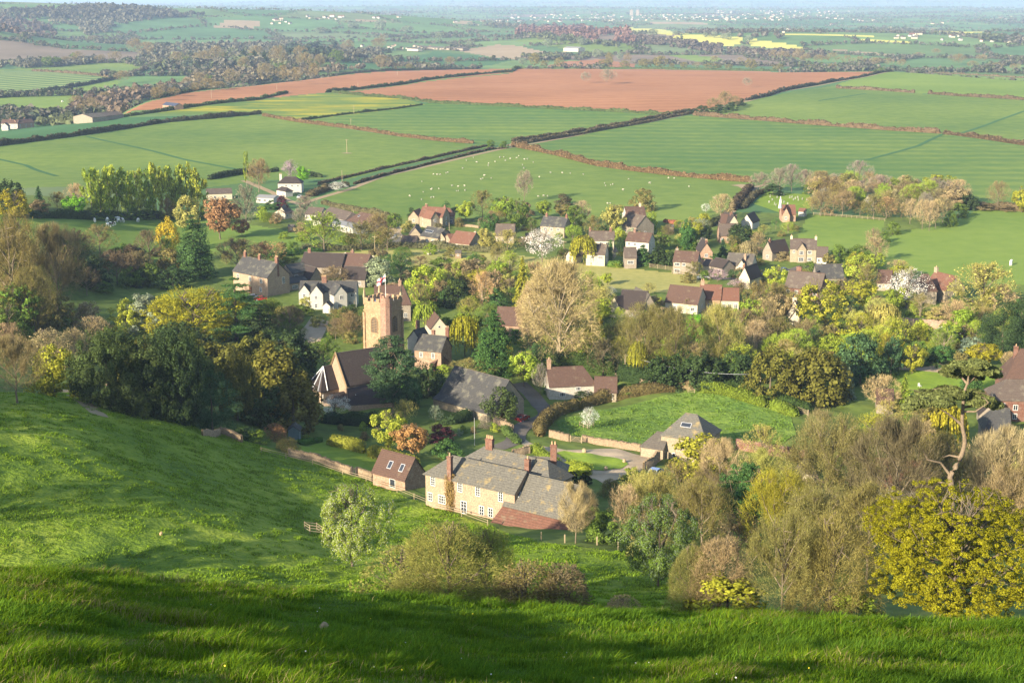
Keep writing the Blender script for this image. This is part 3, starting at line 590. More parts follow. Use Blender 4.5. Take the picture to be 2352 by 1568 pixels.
def lib():
    for lod,(n,lf) in {'m':(4800,.037),'n':(24000,.0145)}.items():
        for v in (0,1,2):
            sd=10*v+(0 if lod=='m' else 500)
            Sk,tp=limbs(sd,'round'); tr=skel_mesh('trunk_round',Sk,BARK,5,.85); tr2=skel_mesh('trunk_bare',Sk,BARKM,5,.85)
            mk(f'leafy{lod}{v}',crown_leafy(sd+1,n,lf,60 if lod=='m' else 210,.115 if lod=='m' else .066,'round'),LEAF,tr)
            mk(f'oak{lod}{v}',np.concatenate([crown_leafy(sd+2,int(n*.8),lf,110 if lod=='m' else 420,.075 if lod=='m' else .04,'oak',.08),crown_twig(sd+3,n//3,'oak',.0022,.05,.1)]),LEAF,tr)
            mk(f'bare{lod}{v}',crown_twig(sd+4,int(n*1.35),'round',.0030 if lod=='m' else .0013,.07 if lod=='m' else .05,.2,.96,tips=tp),TWIG,tr2)
            mk(f'bud{lod}{v}',crown_twig(sd+5,int(n*.8),'tall',.0030 if lod=='m' else .0013,.06,.14,.96,tips=tp,budleaf=.8,leaf=lf*.7),LEAF,tr2)
            mk(f'dome{lod}{v}',crown_leafy(sd+6,n,lf,60,.12,'dome',.02,.96),LEAF,tmesh('d',.6))
            mk(f'yew{lod}{v}',np.concatenate([crown_leafy(sd+7,n,lf*1.15,90 if lod=='m' else 170,.085 if lod=='m' else .062,'dome',.02,.97,1.5,.4),crown_leafy(sd+17,n//4,lf*1.5,40,.1,'dome',.02,.85)]),LEAF,tmesh('y',.6,.03))
            mk(f'bush{lod}{v}',crown_leafy(sd+8,int(n*.8),lf*1.1,50 if lod=='m' else 150,.12 if lod=='m' else .075,'bush',.02,.95),LEAF,tmesh('b',.4,.02))
            Sb,tb=limbs(sd+40,'beech',18,11,.10); mk(f'beech{lod}{v}',crown_twig(sd+41,int(n*1.35),'beech',.0028 if lod=='m' else .0015,.06,.06,.97,droop=.22,tips=tb),TWIG,skel_mesh('trunk_beech',[(np.array([0,0,0.]),np.array([.003,0,.45]),.022,.015),(np.array([.003,0,.45]),np.array([-.003,0,.9]),.015,.004)]+Sb,BARKP,6,.8))
            mk(f'thorn{lod}{v}',crown_twig(sd+9,int(n*(1.3 if lod=='m' else .85)),'bush',.0032 if lod=='m' else .0018,.06,.03,.95,budleaf=1.0,leaf=lf*.75,up=.15),LEAF,skel_mesh('trunk_thorn',limbs(sd+9,'bush',9,6,.05)[0],BARK))
            mk(f'cone{lod}{v}',crown_conifer(sd+10,n,lf*.8,'cone'),LEAF,tmesh('c',.95,.018))
            mk(f'fir{lod}{v}',np.concatenate([crown_conifer(sd+21,int(n*1.4),lf*1.0,'fir',22,13,.18,True,1.7),crown_leafy(sd+23,n//3,lf*1.4,60,.10,'fir',.04,.8)]),LEAF,tmesh('fi',.95,.02))
            mk(f'pine{lod}{v}',np.concatenate([crown_conifer(sd+11,int(n*1.3),lf*1.05,'tall',17,11,.05,True,1.4),crown_leafy(sd+24,n//5,lf*1.1,40,.09,'tall',.14,.95,.6)]),LEAF,skel_mesh('trunk_pine',limbs(sd,'tall')[0],BARKR))
            mk(f'cedar{lod}{v}',crown_conifer(sd+12,n,lf*.9,'egg',11,9,.05,True,1.6),LEAF,tmesh('ce',.9,.03))
            mk(f'cypress{lod}{v}',crown_leafy(sd+13,n,lf*1.1,70,.16,'column',.02,.96,2.2),LEAF,tmesh('cy',.5))
            mk(f'egg{lod}{v}',crown_leafy(sd+14,n,lf*1.0,90,.11,'egg',.02,.96,1.2),LEAF,tmesh('eg',.5))
            mk(f'willow{lod}{v}',crown_willow(sd+15,n,lf*.9),LEAF,tr)
            mk(f'poplar{lod}{v}',crown_poplar(sd+16,n//2,lf*1.0),LEAF,tmesh('po',.9,.018,mat=BARKP))
            mk(f'birch{lod}{v}',crown_twig(sd+18,int(n*1.2),'tall',.0028,.08,.1,.97,droop=.35,tips=tp),TWIG,skel_mesh('trunk_birch',[(np.array([x,y,0]),np.array([x*9,y*9,.8]),.012,.004) for x,y in ((.01,.0),(-.012,.008),(.0,-.012),(-.02,-.01),(.022,.01))]+Sk,BARKP))
            mk(f'pear{lod}{v}',crown_leafy(sd+22,n,lf*.95,240,.06,'oak',.08,.97,1.1),LEAF,tr); mk(f'petals{lod}{v}',crown_leafy(sd+22,n//2,lf*.62,240,.066,'oak',.08,.97,1.1),LEAF)
            a=crown_leafy(sd+19,int(n*.45),lf*.6,50,.12,'round'); b=crown_twig(sd+20,n//2,'round',.0026,.06,.15,tips=tp)
            mk(f'blossom{lod}{v}',np.concatenate([a,b[:len(b)//8*4]]),LEAF,tr)
lib()
C_={'olivegreen':(.19,.19,.045),'lime':(.24,.28,.035),'spring':(.17,.225,.028),'green':(.09,.135,.024),'bright':(.12,.27,.02),'gold':(.25,.225,.02),'goldgreen':(.22,.22,.025),'olive':(.165,.145,.048),'paleolive':(.26,.245,.07),
'dark':(.042,.068,.024),'yew':(.06,.085,.026),'goldyew':(.115,.11,.024),'blue':(.048,.092,.038),'conifer':(.055,.11,.03),'brown':(.17,.135,.065),'tan':(.25,.195,.10),'grey':(.17,.15,.11),'darkbrown':(.105,.085,.045),'russet':(.31,.17,.08),
'white':(.60,.57,.52),'pink':(.45,.32,.34),'purple':(.10,.035,.04),'yellow':(.42,.32,.03),'palegreen':(.27,.32,.19),'greygreen':(.17,.20,.13),'bronze':(.30,.17,.07),'orange':(.30,.2,.09)}
KN={'beech':'beech_tree','fir':'fir_tree','pear':'pear_tree','leafy':'leafy_tree','oak':'oak_tree','bare':'bare_tree','bud':'budding_tree','dome':'rounded_tree','yew':'yew_tree','bush':'bush','thorn':'thorn_bush','cone':'conifer_tree','pine':'pine_tree','cedar':'cedar_tree','cypress':'cypress_tree','egg':'cypress_tree','willow':'willow_tree','poplar':'poplar_tree','birch':'birch_tree','blossom':'blossom_tree'}
for _k in C_:
    if _k not in('white','pink','palegreen','yellow','russet','purple'): C_[_k]=tuple(v*(1.15 if _k in('gold','yew','dark','goldyew','brown','darkbrown') else 1.32) for v in C_[_k])
_tc=[0]
def tree(kind,colr,X,Yb,Yt,Wd,label,group=None,t0=60.,cat=None,trunkcol=None,dx=0):
    _tc[0]+=1; k=_tc[0]; rr=random.Random(k*77+int(X))
    p=gp(X,Yb,0,t0); h=hgt(p,Yt); w=proj(p)[2]; wd=Wd*w/F
    hp=h*F/w/2.3; lod='n' if hp>62 else 'm'
    key=f'{kind}{lod}{rr.randrange(3)}'; me,tr=TREE[key]
    rz=rr.random()*6.28
    e=empty(KN[kind],(p[0],p[1],p[2]-.15),rz,label,cat or ('bush' if kind in('bush','thorn') else 'tree'),group,(wd,wd,h))
    c=bpy.data.objects.new('crown',me); cc=C_[colr] if isinstance(colr,str) else colr; j=[1+.12*(rr.random()-.5) for _ in range(3)]
    c.color=(cc[0]*j[0],cc[1]*j[1],cc[2]*j[2],1); link(c,e)
    if tr: t=bpy.data.objects.new('trunk',tr); link(t,e)
    if kind=='pear':
        b=bpy.data.objects.new('blossom',TREE['petals'+key[4:]][0]); b.color=(.46,.47,.38,1) if colr=='spring' else (.19,.24,.17,1); link(b,e)
    return e
# ------------------------------------------------------------------ trees and bushes: kind, colour, x, base row, top row, width, label
TL='''
oak gold 35 505 433 76|gold-green tree at the left edge above the dark wood
yew dark 22 480 410 66|dark blue-green evergreen behind the gold-green tree at the left edge
cone blue 92 492 426 44|dark pointed conifer beside the cow pasture at far left
bush brown 90 498 455 52|brown bush below the dark pointed conifer at far left
bud olive 132 485 440 44|olive budding tree right of the dark pointed conifer
bare tan 176 480 421 48|pale tan bare tree against the big green field
leafy bright 172 500 444 52|bright green rounded tree at the left end of the poplar row
bare brown 386 508 455 36|bare brown tree in front of the right end of the poplars
dome paleolive 432 522 444 64|grey-olive rounded tree behind the golden tree
leafy russet 506 550 450 90|large russet-leaved tree with forked trunk
leafy russet 556 542 503 40|small russet tree right of the large russet one
bud grey 566 520 424 64|grey-green tree behind the large russet tree
egg yellow 388 580 496 54|golden yellow tree beside the tall dark fir
fir conifer 448 638 490 108|tall broad dark green fir beside the golden tree
dome olive 392 640 567 62|lime-olive tree below the golden yellow tree
bare brown 545 622 548 92|rounded brown bare tree left of the tall stone house
bush purple 358 590 567 30|dark maroon bush at the edge of the cow pasture
bud olive 230 582 515 84|round olive-green tree in the cow pasture
bare brown 138 740 514 140|wide bare brown tree standing in the shaded left meadow
bud olive 35 745 490 150|large olive-green tree at the left edge
bud olive 80 765 615 105|dark olive tree below the large one at the left edge
oak green 20 800 690 95|green tree low at the left edge
dome dark 222 660 582 80|dark blue-green thicket tree behind the shaded meadow
bare darkbrown 270 652 574 95|brown bare tree above the dark thicket behind the shaded meadow
bud brown 318 648 576 80|brown budding tree at the back of the shaded meadow
bush green 300 660 610 60|green bush in the thicket behind the shaded meadow
bush green 345 656 600 60|low green bush right of the thicket behind the shaded meadow
dome dark 398 660 608 82|dark tree under the tall broad fir
cedar conifer 545 800 636 150|dark layered cedar left of the white house
cedar dark 600 800 690 80|smaller dark layered cedar in front of the lane
oak gold 455 800 658 228|huge golden oak above the dark yews
bush greygreen 335 762 668 100|grey-green evergreen left of the huge golden oak
dome lime 290 762 682 72|lime bush left of the huge golden oak
thorn tan 215 795 722 90|pale tan bush behind the lime bush
thorn tan 110 840 752 115|pinkish tan bush at the left above the meadow
thorn tan 175 835 748 70|tan bush between the dark yews and the left bushes
bush green 35 800 722 90|dark green bush low at the left edge
bush green 250 800 745 60|green bush at the foot of the lime bush
bare brown 40 925 772 140|large brown bush at the left end of the meadow
dome goldgreen 125 910 785 115|green-gold tree at the upper corner of the meadow
yew yew 250 935 750 160|leftmost of the dark yews along the top of the meadow
yew yew 335 952 762 165|second dark yew along the top of the meadow
yew dark 400 965 748 150|tall dark yew behind the middle of the meadow edge
yew yew 440 950 760 120|dark yew between the middle yews and the blue-green one
dome blue 488 988 850 124|blue-green rounded evergreen standing out in front of the yews
yew goldyew 545 965 800 100|gold-tinted yew behind the blue-green evergreen
yew goldyew 632 915 788 125|tall gold-tinted yew left of the church
yew goldyew 675 985 868 135|dark gold-tinted yew in front of the church apse
yew yew 610 975 880 110|dark yew between the two gold-tinted yews
dome dark 690 862 774 72|dark tree above the church apse
bud green 745 862 778 92|olive-green tree behind the church roof
pine blue 904 948 768 132|large blue-green pine beside the church
yew dark 985 910 832 75|dark evergreen right of the large blue-green pine
yew conifer 935 930 865 70|dark evergreen under the large blue-green pine
blossom white 770 960 907 70|white blossoming bush against the church wall
leafy lime 893 1035 937 80|bright lime tree in the farmhouse garden
bud paleolive 930 978 917 56|thin olive-brown tree behind the bright lime tree
leafy bronze 945 1052 973 92|bronze-leaved tree right of the bright lime tree
dome purple 1008 1012 973 70|dark purple rounded bush in the farmhouse garden
bush conifer 1030 1052 1000 72|dark green spreading bush behind the farmhouse roof
thorn russet 631 1012 969 52|reddish bare bush beside the garden shed
thorn olive 662 1038 1002 52|olive bush on the end of the garden wall
bush green 590 1015 985 60|low green bush behind the meadow wall
bush dark 560 1005 975 60|dark bush under the yews behind the meadow wall
bud greygreen 1000 968 930 34|slim grey-green young tree on the churchyard grass
thorn grey 1114 983 950 28|small bare shrub beside the antenna pole
bush lime 1137 990 969 24|small bright lime bush near the lane bend
bush palegreen 1057 1000 982 18|tiny pale green shrub in the kitchen garden
egg yew 1152 965 886 84|dark round evergreen in front of the slate barn gable
bush lime 1018 858 835 38|clipped yellow-green round bush below the stone cottage
bare olive 1085 866 826 112|low brown bare thicket behind the slate barn
fir conifer 1135 862 710 118|large dark green conifer in the middle of the village
willow gold 1068 820 724 74|yellow-green weeping tree left of the large dark conifer
willow spring 980 760 691 62|green weeping willow right of the church tower
dome lime 980 692 604 90|large round lime-green tree above the church tower
birch orange 1107 705 624 54|orange-brown birch with pale stems
dome dark 1052 705 638 74|dark green tree left of the pale-stemmed birch
bush green 1010 700 665 60|green bush under the large round lime tree
bush conifer 1140 705 655 50|green bush right of the pale-stemmed birch
dome palegreen 867 655 588 74|pale silver-green willow behind the white house
bare brown 768 662 610 66|rounded brown bare tree above the white house
bare brown 966 618 587 50|brown bare tree in front of the dry pasture
leafy green 1015 628 586 52|green tree left of the small yellow-green one
leafy lime 1090 625 584 50|yellow-green rounded tree below the dry pasture
dome green 1108 648 599 60|dark green tree below the yellow-green rounded one
bud olive 1142 613 559 40|small olive-brown tree standing in the dry pasture
bud spring 745 578 488 112|large olive-lime tree in front of the bungalow roofs
bud olive 830 574 508 90|olive tree right of the large olive-lime one
bud olive 890 576 520 70|olive tree at the left end of the dry pasture hedge
bare brown 865 548 488 56|bare brown tree above the olive trees
bush green 672 584 552 38|dark green bush at the left of the dry pasture
bud orange 612 612 555 92|brownish tree behind the tall stone house chimneys
bush green 660 605 575 50|green bush behind the tall stone house
bare grey 703 498 450 50|bare grey tree at the lane junction
bare grey 690 520 478 40|bare grey shrub tree below the lane junction
bush purple 648 480 447 30|dark maroon bush below the white hipped house
bush conifer 622 482 458 36|dark green bush left of the maroon bush
leafy bright 695 421 381 35|bright green round tree behind the white hipped house
blossom pink 667 412 366 38|pale pink blossom tree behind the white hipped house
bare brown 595 442 364 60|large bare brown tree left of the white hipped house
poplar spring 567 425 347 15|single slim poplar far left of the white hipped house
blossom white 775 440 417 45|white blossoming hedge bush beside the lane
bud olive 1108 502 438 62|brown-olive tree behind the red-roofed houses
leafy lime 1070 507 461 44|lime tree right of the red-roofed houses
leafy spring 1160 502 449 62|green tree below the sheep pasture
bare brown 1131 532 484 34|small brown bare tree below the green one
leafy paleolive 1115 578 523 46|pale olive tree right of the low red-roofed bungalow
bud paleolive 1166 582 528 54|pale olive tree below the brown-roofed cottage
bush dark 948 500 474 24|dark bush left of the red-roofed houses
cedar conifer 1024 490 459 26|small dark cedar behind the red-roofed houses
bush dark 1046 486 474 22|dark bush beside the small dark cedar
bush paleolive 938 532 504 34|pale bush at the bend of the village lane
blossom palegreen 1105 524 499 16|slim pale blossoming shrub beside the garden wall
blossom white 1245 602 523 86|large white blossom tree beside the slate-roofed house
cone goldgreen 1200 705 588 58|golden-green fir left of the giant bare tree
beech tan 1285 832 598 205|giant bare brown tree in the centre of the village
birch tan 1225 800 650 70|slim tan birch left of the giant bare tree trunk
bare grey 1204 464 391 47|tall bare tree inside the sheep pasture
bush darkbrown 1297 470 442 44|dark brown round bush inside the sheep pasture
leafy spring 1248 500 459 42|green tree behind the slate-roofed house
leafy olive 1290 497 466 36|olive tree behind the chimneys of the slate-roofed house
bare tan 1335 512 461 48|tan bare tree right of the slate-roofed house
leafy green 1189 532 454 52|green tree left of the slate-roofed house
dome olive 1478 484 430 58|round tan-green oak casting a shadow on the sheep pasture
leafy paleolive 1413 542 467 58|pale olive tree beside the purple-roofed house
bud olive 1362 548 494 48|olive tree above the tiled cottages
bush dark 1325 545 497 34|dark ivy bush right of the slate-roofed house
poplar spring 1495 538 484 34|yellow-green birch beside the purple-roofed house
bush palegreen 1452 547 521 26|small silvery bush below the purple-roofed house
willow goldgreen 1340 608 539 62|yellow-green weeping willow in front of the tiled cottages
cypress conifer 1401 602 551 17|slim dark cypress between the tiled cottages
cypress dark 1426 580 545 20|slim dark cypress left of the white tiled house
blossom pink 1408 600 566 24|pale pink blossom tree at the foot of the slim cypress
fir conifer 1475 610 562 54|dark green conifer below the white tiled house
fir dark 1512 609 559 56|darker green conifer left of the beige tiled house
yew dark 1540 610 575 40|dark evergreen behind the panel fence
egg conifer 1577 574 502 40|large egg-shaped dark cypress
blossom palegreen 1610 540 500 36|pale blossoming tree right of the egg-shaped cypress
dome dark 1620 550 514 32|dark green tree right of the egg-shaped cypress
bare tan 1655 503 446 60|tan bare tree beside the sheep pasture lane
blossom white 1621 490 466 24|white blossom bush at the corner of the sheep pasture
bare grey 1745 442 396 48|grey bare tree at the top of the lane
cone blue 1660 586 546 30|blue-green conifer beside the narrow gabled house
bush olive 1687 586 550 28|olive bush right of the blue-green conifer
willow tan 1718 596 552 42|tan weeping tree beside the beige bungalow
yew dark 1700 560 514 66|dark green spreading tree below the chalet roofs
blossom white 1612 573 545 26|small white blossom tree above the narrow gabled house
blossom pink 1648 647 616 44|bright pink blossom tree at the end of the rail fence
blossom pink 1694 664 640 48|pink blossom tree below the beige bungalow
bud olive 1595 635 600 44|olive garden tree in front of the beige tiled house
bush green 1622 642 618 30|green bush left of the bright pink blossom
blossom white 1402 682 656 26|white blossom bush at the corner of the dry pasture
blossom paleolive 1490 677 648 38|cream blossom tree behind the dark-roofed house
bush dark 1380 672 655 22|dark bush at the corner of the dry pasture
bush yellow 1377 746 719 16|small bright yellow conifer bush
bush spring 1418 613 600 32|bright green hedge bush at the edge of the dry pasture
bush yellow 1426 588 577 16|yellow forsythia bush beside the pale pink blossom
leafy lime 1395 655 625 30|pale lime sapling in the dry pasture
bud paleolive 1430 800 728 96|pale olive tree above the white-walled cottage
bud olive 1480 865 700 135|large olive bare tree behind the walled paddock
bud olive 1550 868 708 125|second large olive bare tree behind the walled paddock
leafy bright 1597 802 717 62|bright green tree among the large olive bare trees
bud paleolive 1650 855 697 105|pale yellow-green tree with pale trunk above the yews
bare brown 1700 790 710 80|brown bare tree behind the pale yellow-green tree
willow goldgreen 1463 872 783 50|weeping yellow-olive tree behind the stone wall
yew dark 1530 888 812 95|dark yew behind the paddock hedge
yew dark 1612 888 808 105|second dark yew behind the paddock hedge
yew dark 1690 885 800 85|dark shaded yew left of the big round yew
bud darkbrown 1385 862 778 90|dark brown tree behind the tall clipped hedge
dome goldyew 1768 918 788 116|big round yew at the corner of the walled paddock
leafy lime 1203 888 804 82|lime tree left of the white-walled cottage
bare grey 1240 908 834 34|thin bare shrub left of the white-walled cottage
bush conifer 1262 905 880 36|dark bush at the cottage garden corner
oak dark 1337 914 891 44|small clipped dark tree in front of the white-walled cottage
bush green 1434 905 880 60|green bush beside the cottage extension
blossom white 1353 987 933 42|young white blossom tree inside the walled paddock
leafy goldgreen 1612 1125 1000 160|yellow-green tree in front of the pyramid-roofed barn
bud olive 1555 1170 1060 110|olive bare tree below the pyramid-roofed barn
pine conifer 1715 1245 1062 150|dark green pine with reddish trunk in the lower wood
bare tan 1322 1247 1106 92|pale bare tree in front of the red lean-to roof
bare tan 1432 1240 1112 84|pale bare tree right of the farmhouse
bud paleolive 1500 1235 1085 140|olive twiggy tree right of the farmhouse drive
bud olive 1610 1265 1100 150|olive twiggy tree behind the grey-green orchard tree
bush green 1385 1245 1165 100|dark green bush behind the field fence
bush green 1355 1205 1150 50|green shrub beside the farmhouse annexe
bush spring 1450 1105 1070 50|bright green bush beside the stone yard wall
bush dark 1330 1140 1110 60|dark shrub below the clipped domes
pear green 1512 1346 1138 178|grey-green orchard tree with leaning trunk
pear spring 810 1300 1106 160|blossoming pear tree standing in the meadow
thorn olivegreen 925 1368 1250 180|olive thorn bush left of the centre foreground
thorn olivegreen 1030 1388 1194 240|tall olive thorn tree in the centre foreground
thorn olivegreen 1118 1378 1210 150|olive thorn tree right of the centre foreground
thorn olive 1205 1402 1282 160|olive-brown thorn thicket right of the centre foreground
thorn brown 1300 1402 1290 130|dead-looking thorn bush in front of the dark field corner
bush brown 1180 1395 1320 90|low brown bush in front of the olive thorn trees
thorn olive 1585 1400 1245 110|olive twiggy shrub below the grey-green orchard tree
thorn tan 1650 1402 1225 150|tall tan leafless shrub right of the grey-green orchard tree
bush goldgreen 1670 1408 1318 190|yellow-green bush at the edge of the near slope
thorn tan 1430 1410 1365 80|low dry shrub at the foot of the orchard tree
bud olive 1795 1418 1175 170|olive twiggy tree left of the big golden oak
thorn olive 1905 1418 1172 200|thorny olive tree touching the big golden oak
bare brown 1850 1405 1230 150|brown bare tree left of the big golden oak
bush spring 1955 1420 1352 140|bright green low bush at the foot of the thorny trees
bud olive 1895 1230 955 210|wide olive budding tree behind the lower wood
bud paleolive 1760 1200 1035 140|pale budding tree at the corner of the walled paddock
bud olive 1950 1230 985 190|bare olive tree right of the lower wood
bare darkbrown 2050 1260 955 210|dark-trunked bare tree left of the tall Scots pine
bare tan 2290 1230 985 200|bare tan tree right of the tall Scots pine
bud olive 2140 1225 1000 160|bare olive tree behind the tall Scots pine trunk
bud olive 1880 1330 1120 210|dense olive-brown thicket behind the thorn trees
bud olive 1990 1340 1120 200|dense olive thicket left of the golden oak crown
bud goldgreen 1780 1320 1080 170|olive budding tree behind the reddish pine trunk
yew goldyew 1878 925 798 132|wide gold-tinted yew right of the big round yew
cone greygreen 1947 915 842 46|grey-green pointed conifer right of the wide yew
dome blue 1975 880 762 125|dark holm oak with thick trunk on the lawn
dome blue 2046 862 768 50|slim dark holm oak on the lawn
leafy goldgreen 2095 858 788 62|golden-flowered tree right of the dark holm oaks
leafy gold 2262 840 789 82|bright golden round tree beside the drive
bare tan 2317 853 807 38|small bare fan-shaped tree near the right edge
cone spring 2075 942 856 56|bright green pointed cypress behind the Scots pine
cypress conifer 2230 915 846 52|dark cypress behind the Scots pine crown
willow gold 2165 1040 925 105|yellow weeping willow behind the Scots pine
bare tan 2020 940 863 96|pale bare thicket below the dark holm oak
bush green 2090 1010 945 80|green bush left of the yellow weeping willow
bud goldgreen 2000 1015 950 90|golden budding bush above the lower wood
oak goldgreen 1880 750 638 120|gold-green oak in front of the thatched-looking roof
oak goldgreen 1975 708 641 84|olive-gold tree beside the large white blossom
leafy lime 1975 652 584 84|lime tree above the slate-roofed cottage
leafy lime 1782 668 607 52|lime tree beside the parked car street
bud olive 1790 722 655 62|olive tree below the parked car street
blossom white 2082 708 616 96|large white blossom tree at the right
bare tan 2062 642 598 64|tan bare tree behind the large white blossom
willow paleolive 2030 775 694 72|tan-yellow weeping tree below the gold-green oak
leafy goldgreen 1960 805 735 115|cream-flowered lime tree below the gold-green oak
bare brown 1848 805 733 96|brown bare tree above the wide yew
bush dark 1800 765 722 56|dark bush below the beige gabled cottage
bud paleolive 2255 725 606 160|large pale olive tree at the right edge
dome dark 2300 815 670 118|large dark holm oak at the right edge
bare tan 2190 760 690 90|tan shrub tree above the walled garden
bush paleolive 2145 735 700 50|pale shrub above the pink garden wall
bush spring 2105 725 690 50|green shrub left of the pale shrub above the garden wall
bush spring 2225 732 700 46|green shrub right of the walled garden
bud olive 1740 735 645 90|olive tree below the pink blossom trees
bare brown 1762 788 690 76|brown bare tree above the big round yew
bud brown 1700 700 650 50|brown tree right of the red-roofed row
bud olive 1420 800 740 80|olive tree right of the giant bare tree
leafy goldyew 2100 835 790 60|dark gold bush beside the drive bend
bush conifer 2160 835 790 70|dark shrub at the end of the drive
bush greygreen 2235 815 770 70|grey-green shrub below the right-hand holm oak
bush olive 2205 845 805 50|olive shrub beside the lawn drive
blossom tan 2005 572 522 44|pale blossoming tree in the hedge between the right fields
bush green 2050 538 504 34|green bush at the top of the hedge between the right fields
bush green 2030 556 528 30|green bush in the hedge between the right fields
dome green 1968 600 561 60|rounded green tree at the corner of the right paddock
dome green 1927 602 558 38|green tree beside the beige house garage
bush olive 1900 626 578 42|olive bush in the front garden of the beige house
dome green 1860 632 598 54|grey-green garden tree in front of the beige house
bush green 1925 625 600 40|green bush right of the garage drive
bare brown 2290 482 416 50|brown bare tree on the skyline of the right field
leafy goldgreen 2346 488 427 46|gold-green tree at the right edge beside the field
oak goldgreen 2155 448 399 74|gold-green oak above the mixed wood
bare brown 1885 496 440 60|tan-brown tree at the left end of the mixed wood
bud paleolive 1865 486 452 40|pale olive tree beside the graveyard
bare brown 1935 498 436 54|brown bare tree in the front row of the mixed wood
bush tan 1898 494 475 34|pale round bush at the paddock fence
bud olive 2005 502 446 60|olive tree in the front row of the mixed wood
bud orange 2035 502 452 56|bronze-olive tree in the front row of the mixed wood
bare tan 2090 514 456 42|first slender bare tree at the field corner
bare tan 2118 527 458 42|second slender bare tree at the field corner
bare tan 2134 530 462 40|third slender bare tree at the field corner
bare tan 2148 524 458 40|fourth slender bare tree at the field corner
bare brown 2165 512 452 50|brown tree right of the slender bare trees
dome green 2182 520 482 32|dark green tree at the foot of the slender bare trees
yew dark 2218 482 440 50|dark end tree of the mixed wood
bush green 2200 500 462 44|green bush at the shaded end of the mixed wood
blossom white 1940 440 410 40|white blossom in the back of the mixed wood
blossom white 1996 488 446 26|slanting white blossom in the mixed wood
blossom white 2076 462 430 44|white blossom in the middle of the mixed wood
bare grey 1972 432 370 58|tall bare tree above the mixed wood
bare grey 1790 442 386 52|bare tree at the back left of the graveyard
bare grey 1818 440 378 50|grey bare tree behind the graveyard
bare brown 1885 438 392 44|brown round tree behind the graveyard
bare grey 1850 440 390 46|pale bare tree behind the graveyard
bush green 1858 446 414 30|green tree at the edge of the graveyard
bush dark 1775 450 420 44|dark bush left of the graveyard
bare grey 1920 440 398 50|grey tree at the back edge of the mixed wood
bare brown 1960 470 425 60|brown tree inside the mixed wood left part
leafy spring 1970 475 432 36|green tree inside the mixed wood
bare brown 2010 460 418 60|brown tree at the back of the mixed wood
bare brown 2050 470 425 70|wide brown tree at the back of the mixed wood
leafy spring 2042 462 426 30|small green tree at the back of the mixed wood
bare brown 2110 480 432 70|wide brown tree on the right of the mixed wood
bare brown 2150 480 434 66|brown tree above the slender bare trees
bare brown 2190 476 434 60|brown tree at the right of the mixed wood
bud olive 1975 495 460 46|low olive tree in front of the mixed wood
bud olive 2070 500 466 50|low olive tree left of the slender bare trees
bush brown 2260 482 466 60|brown hedge bush along the right field
bush brown 2310 484 470 50|brown hedge bush near the right edge
'''
for ln in TL.strip().split('\n'):
    a,lb=ln.split('|'); k,c,X,Yb,Yt,Wd=a.split()
    tree(k,c,float(X),float(Yb),float(Yt),float(Wd),lb)
# the row of poplars
for i,(X,Yt) in enumerate([(212,386),(232,383),(252,380),(272,383),(294,391),(316,388),(338,384),(360,375),(384,382),(408,377),(432,372),(456,388)]):
    tree('poplar','lime' if i%3 else 'spring',X,500,Yt,56,'tall yellow-green poplar in the row beyond the cow pasture','poplars in the row beyond the cow pasture')
for i in range(9):
    tree('bush','green',215+i*30,503,472+6*(i%3),42,'green bush under the row of poplars','bushes under the row of poplars')
# garden shrubs that fill the village gaps
_sh=[(640,505),(612,500),(700,545),(655,540),(920,580),(990,575),(1040,580),(1100,600),(1005,520),(1140,560),(1210,560),(1260,545),(1320,560),(1215,520),(1390,535),(1520,548),(1540,530),(1470,540),(1560,560),(1640,600),(1575,640),(1700,630),(1740,600),(1760,640),(1745,575),(1680,560),(1800,590),(1780,560),(1795,535),(1815,520),(1840,640),(1870,700),(1920,660),(1930,690),(1820,690),(1500,700),(1450,720),(1520,720),(1590,710),(1640,700),(1660,720),(1360,700),(1400,715),(930,640),(900,660),(920,700),(950,720),(1060,760),(1030,740),(860,740),(800,735),(770,730),(730,740),(770,760),(810,780),(850,790),(700,700),(690,715),(640,720),(1230,760),(1180,780),(1210,790),(1260,830),(1420,840),(1370,830),(1230,860),(1120,900),(1090,890),(1700,740),(1800,800),(1830,850),(2060,790),(2120,780),(2080,760),(1990,720),(2050,830),(2230,780),(2150,720),(2300,760),(2340,740),(2240,700),(2200,690),(1930,770),(1880,790),(960,655),(1130,730),(1100,740),(560,560),(520,600),(590,600),(610,625)]
for i,(X,Y) in enumerate(_sh):
    rr=random.Random(i*13); k=rr.choice(['bush','bush','thorn','dome','bud']); c=rr.choice(['green','olive','olive','brown','spring','conifer','tan','paleolive'])
    tree(k,c,X+rr.uniform(-6,6),Y+8,Y-rr.uniform(8,22)*(Y/600),rr.uniform(24,48)*(Y/620),'small garden shrub in the greenery between the village houses','garden shrubs between the village houses')

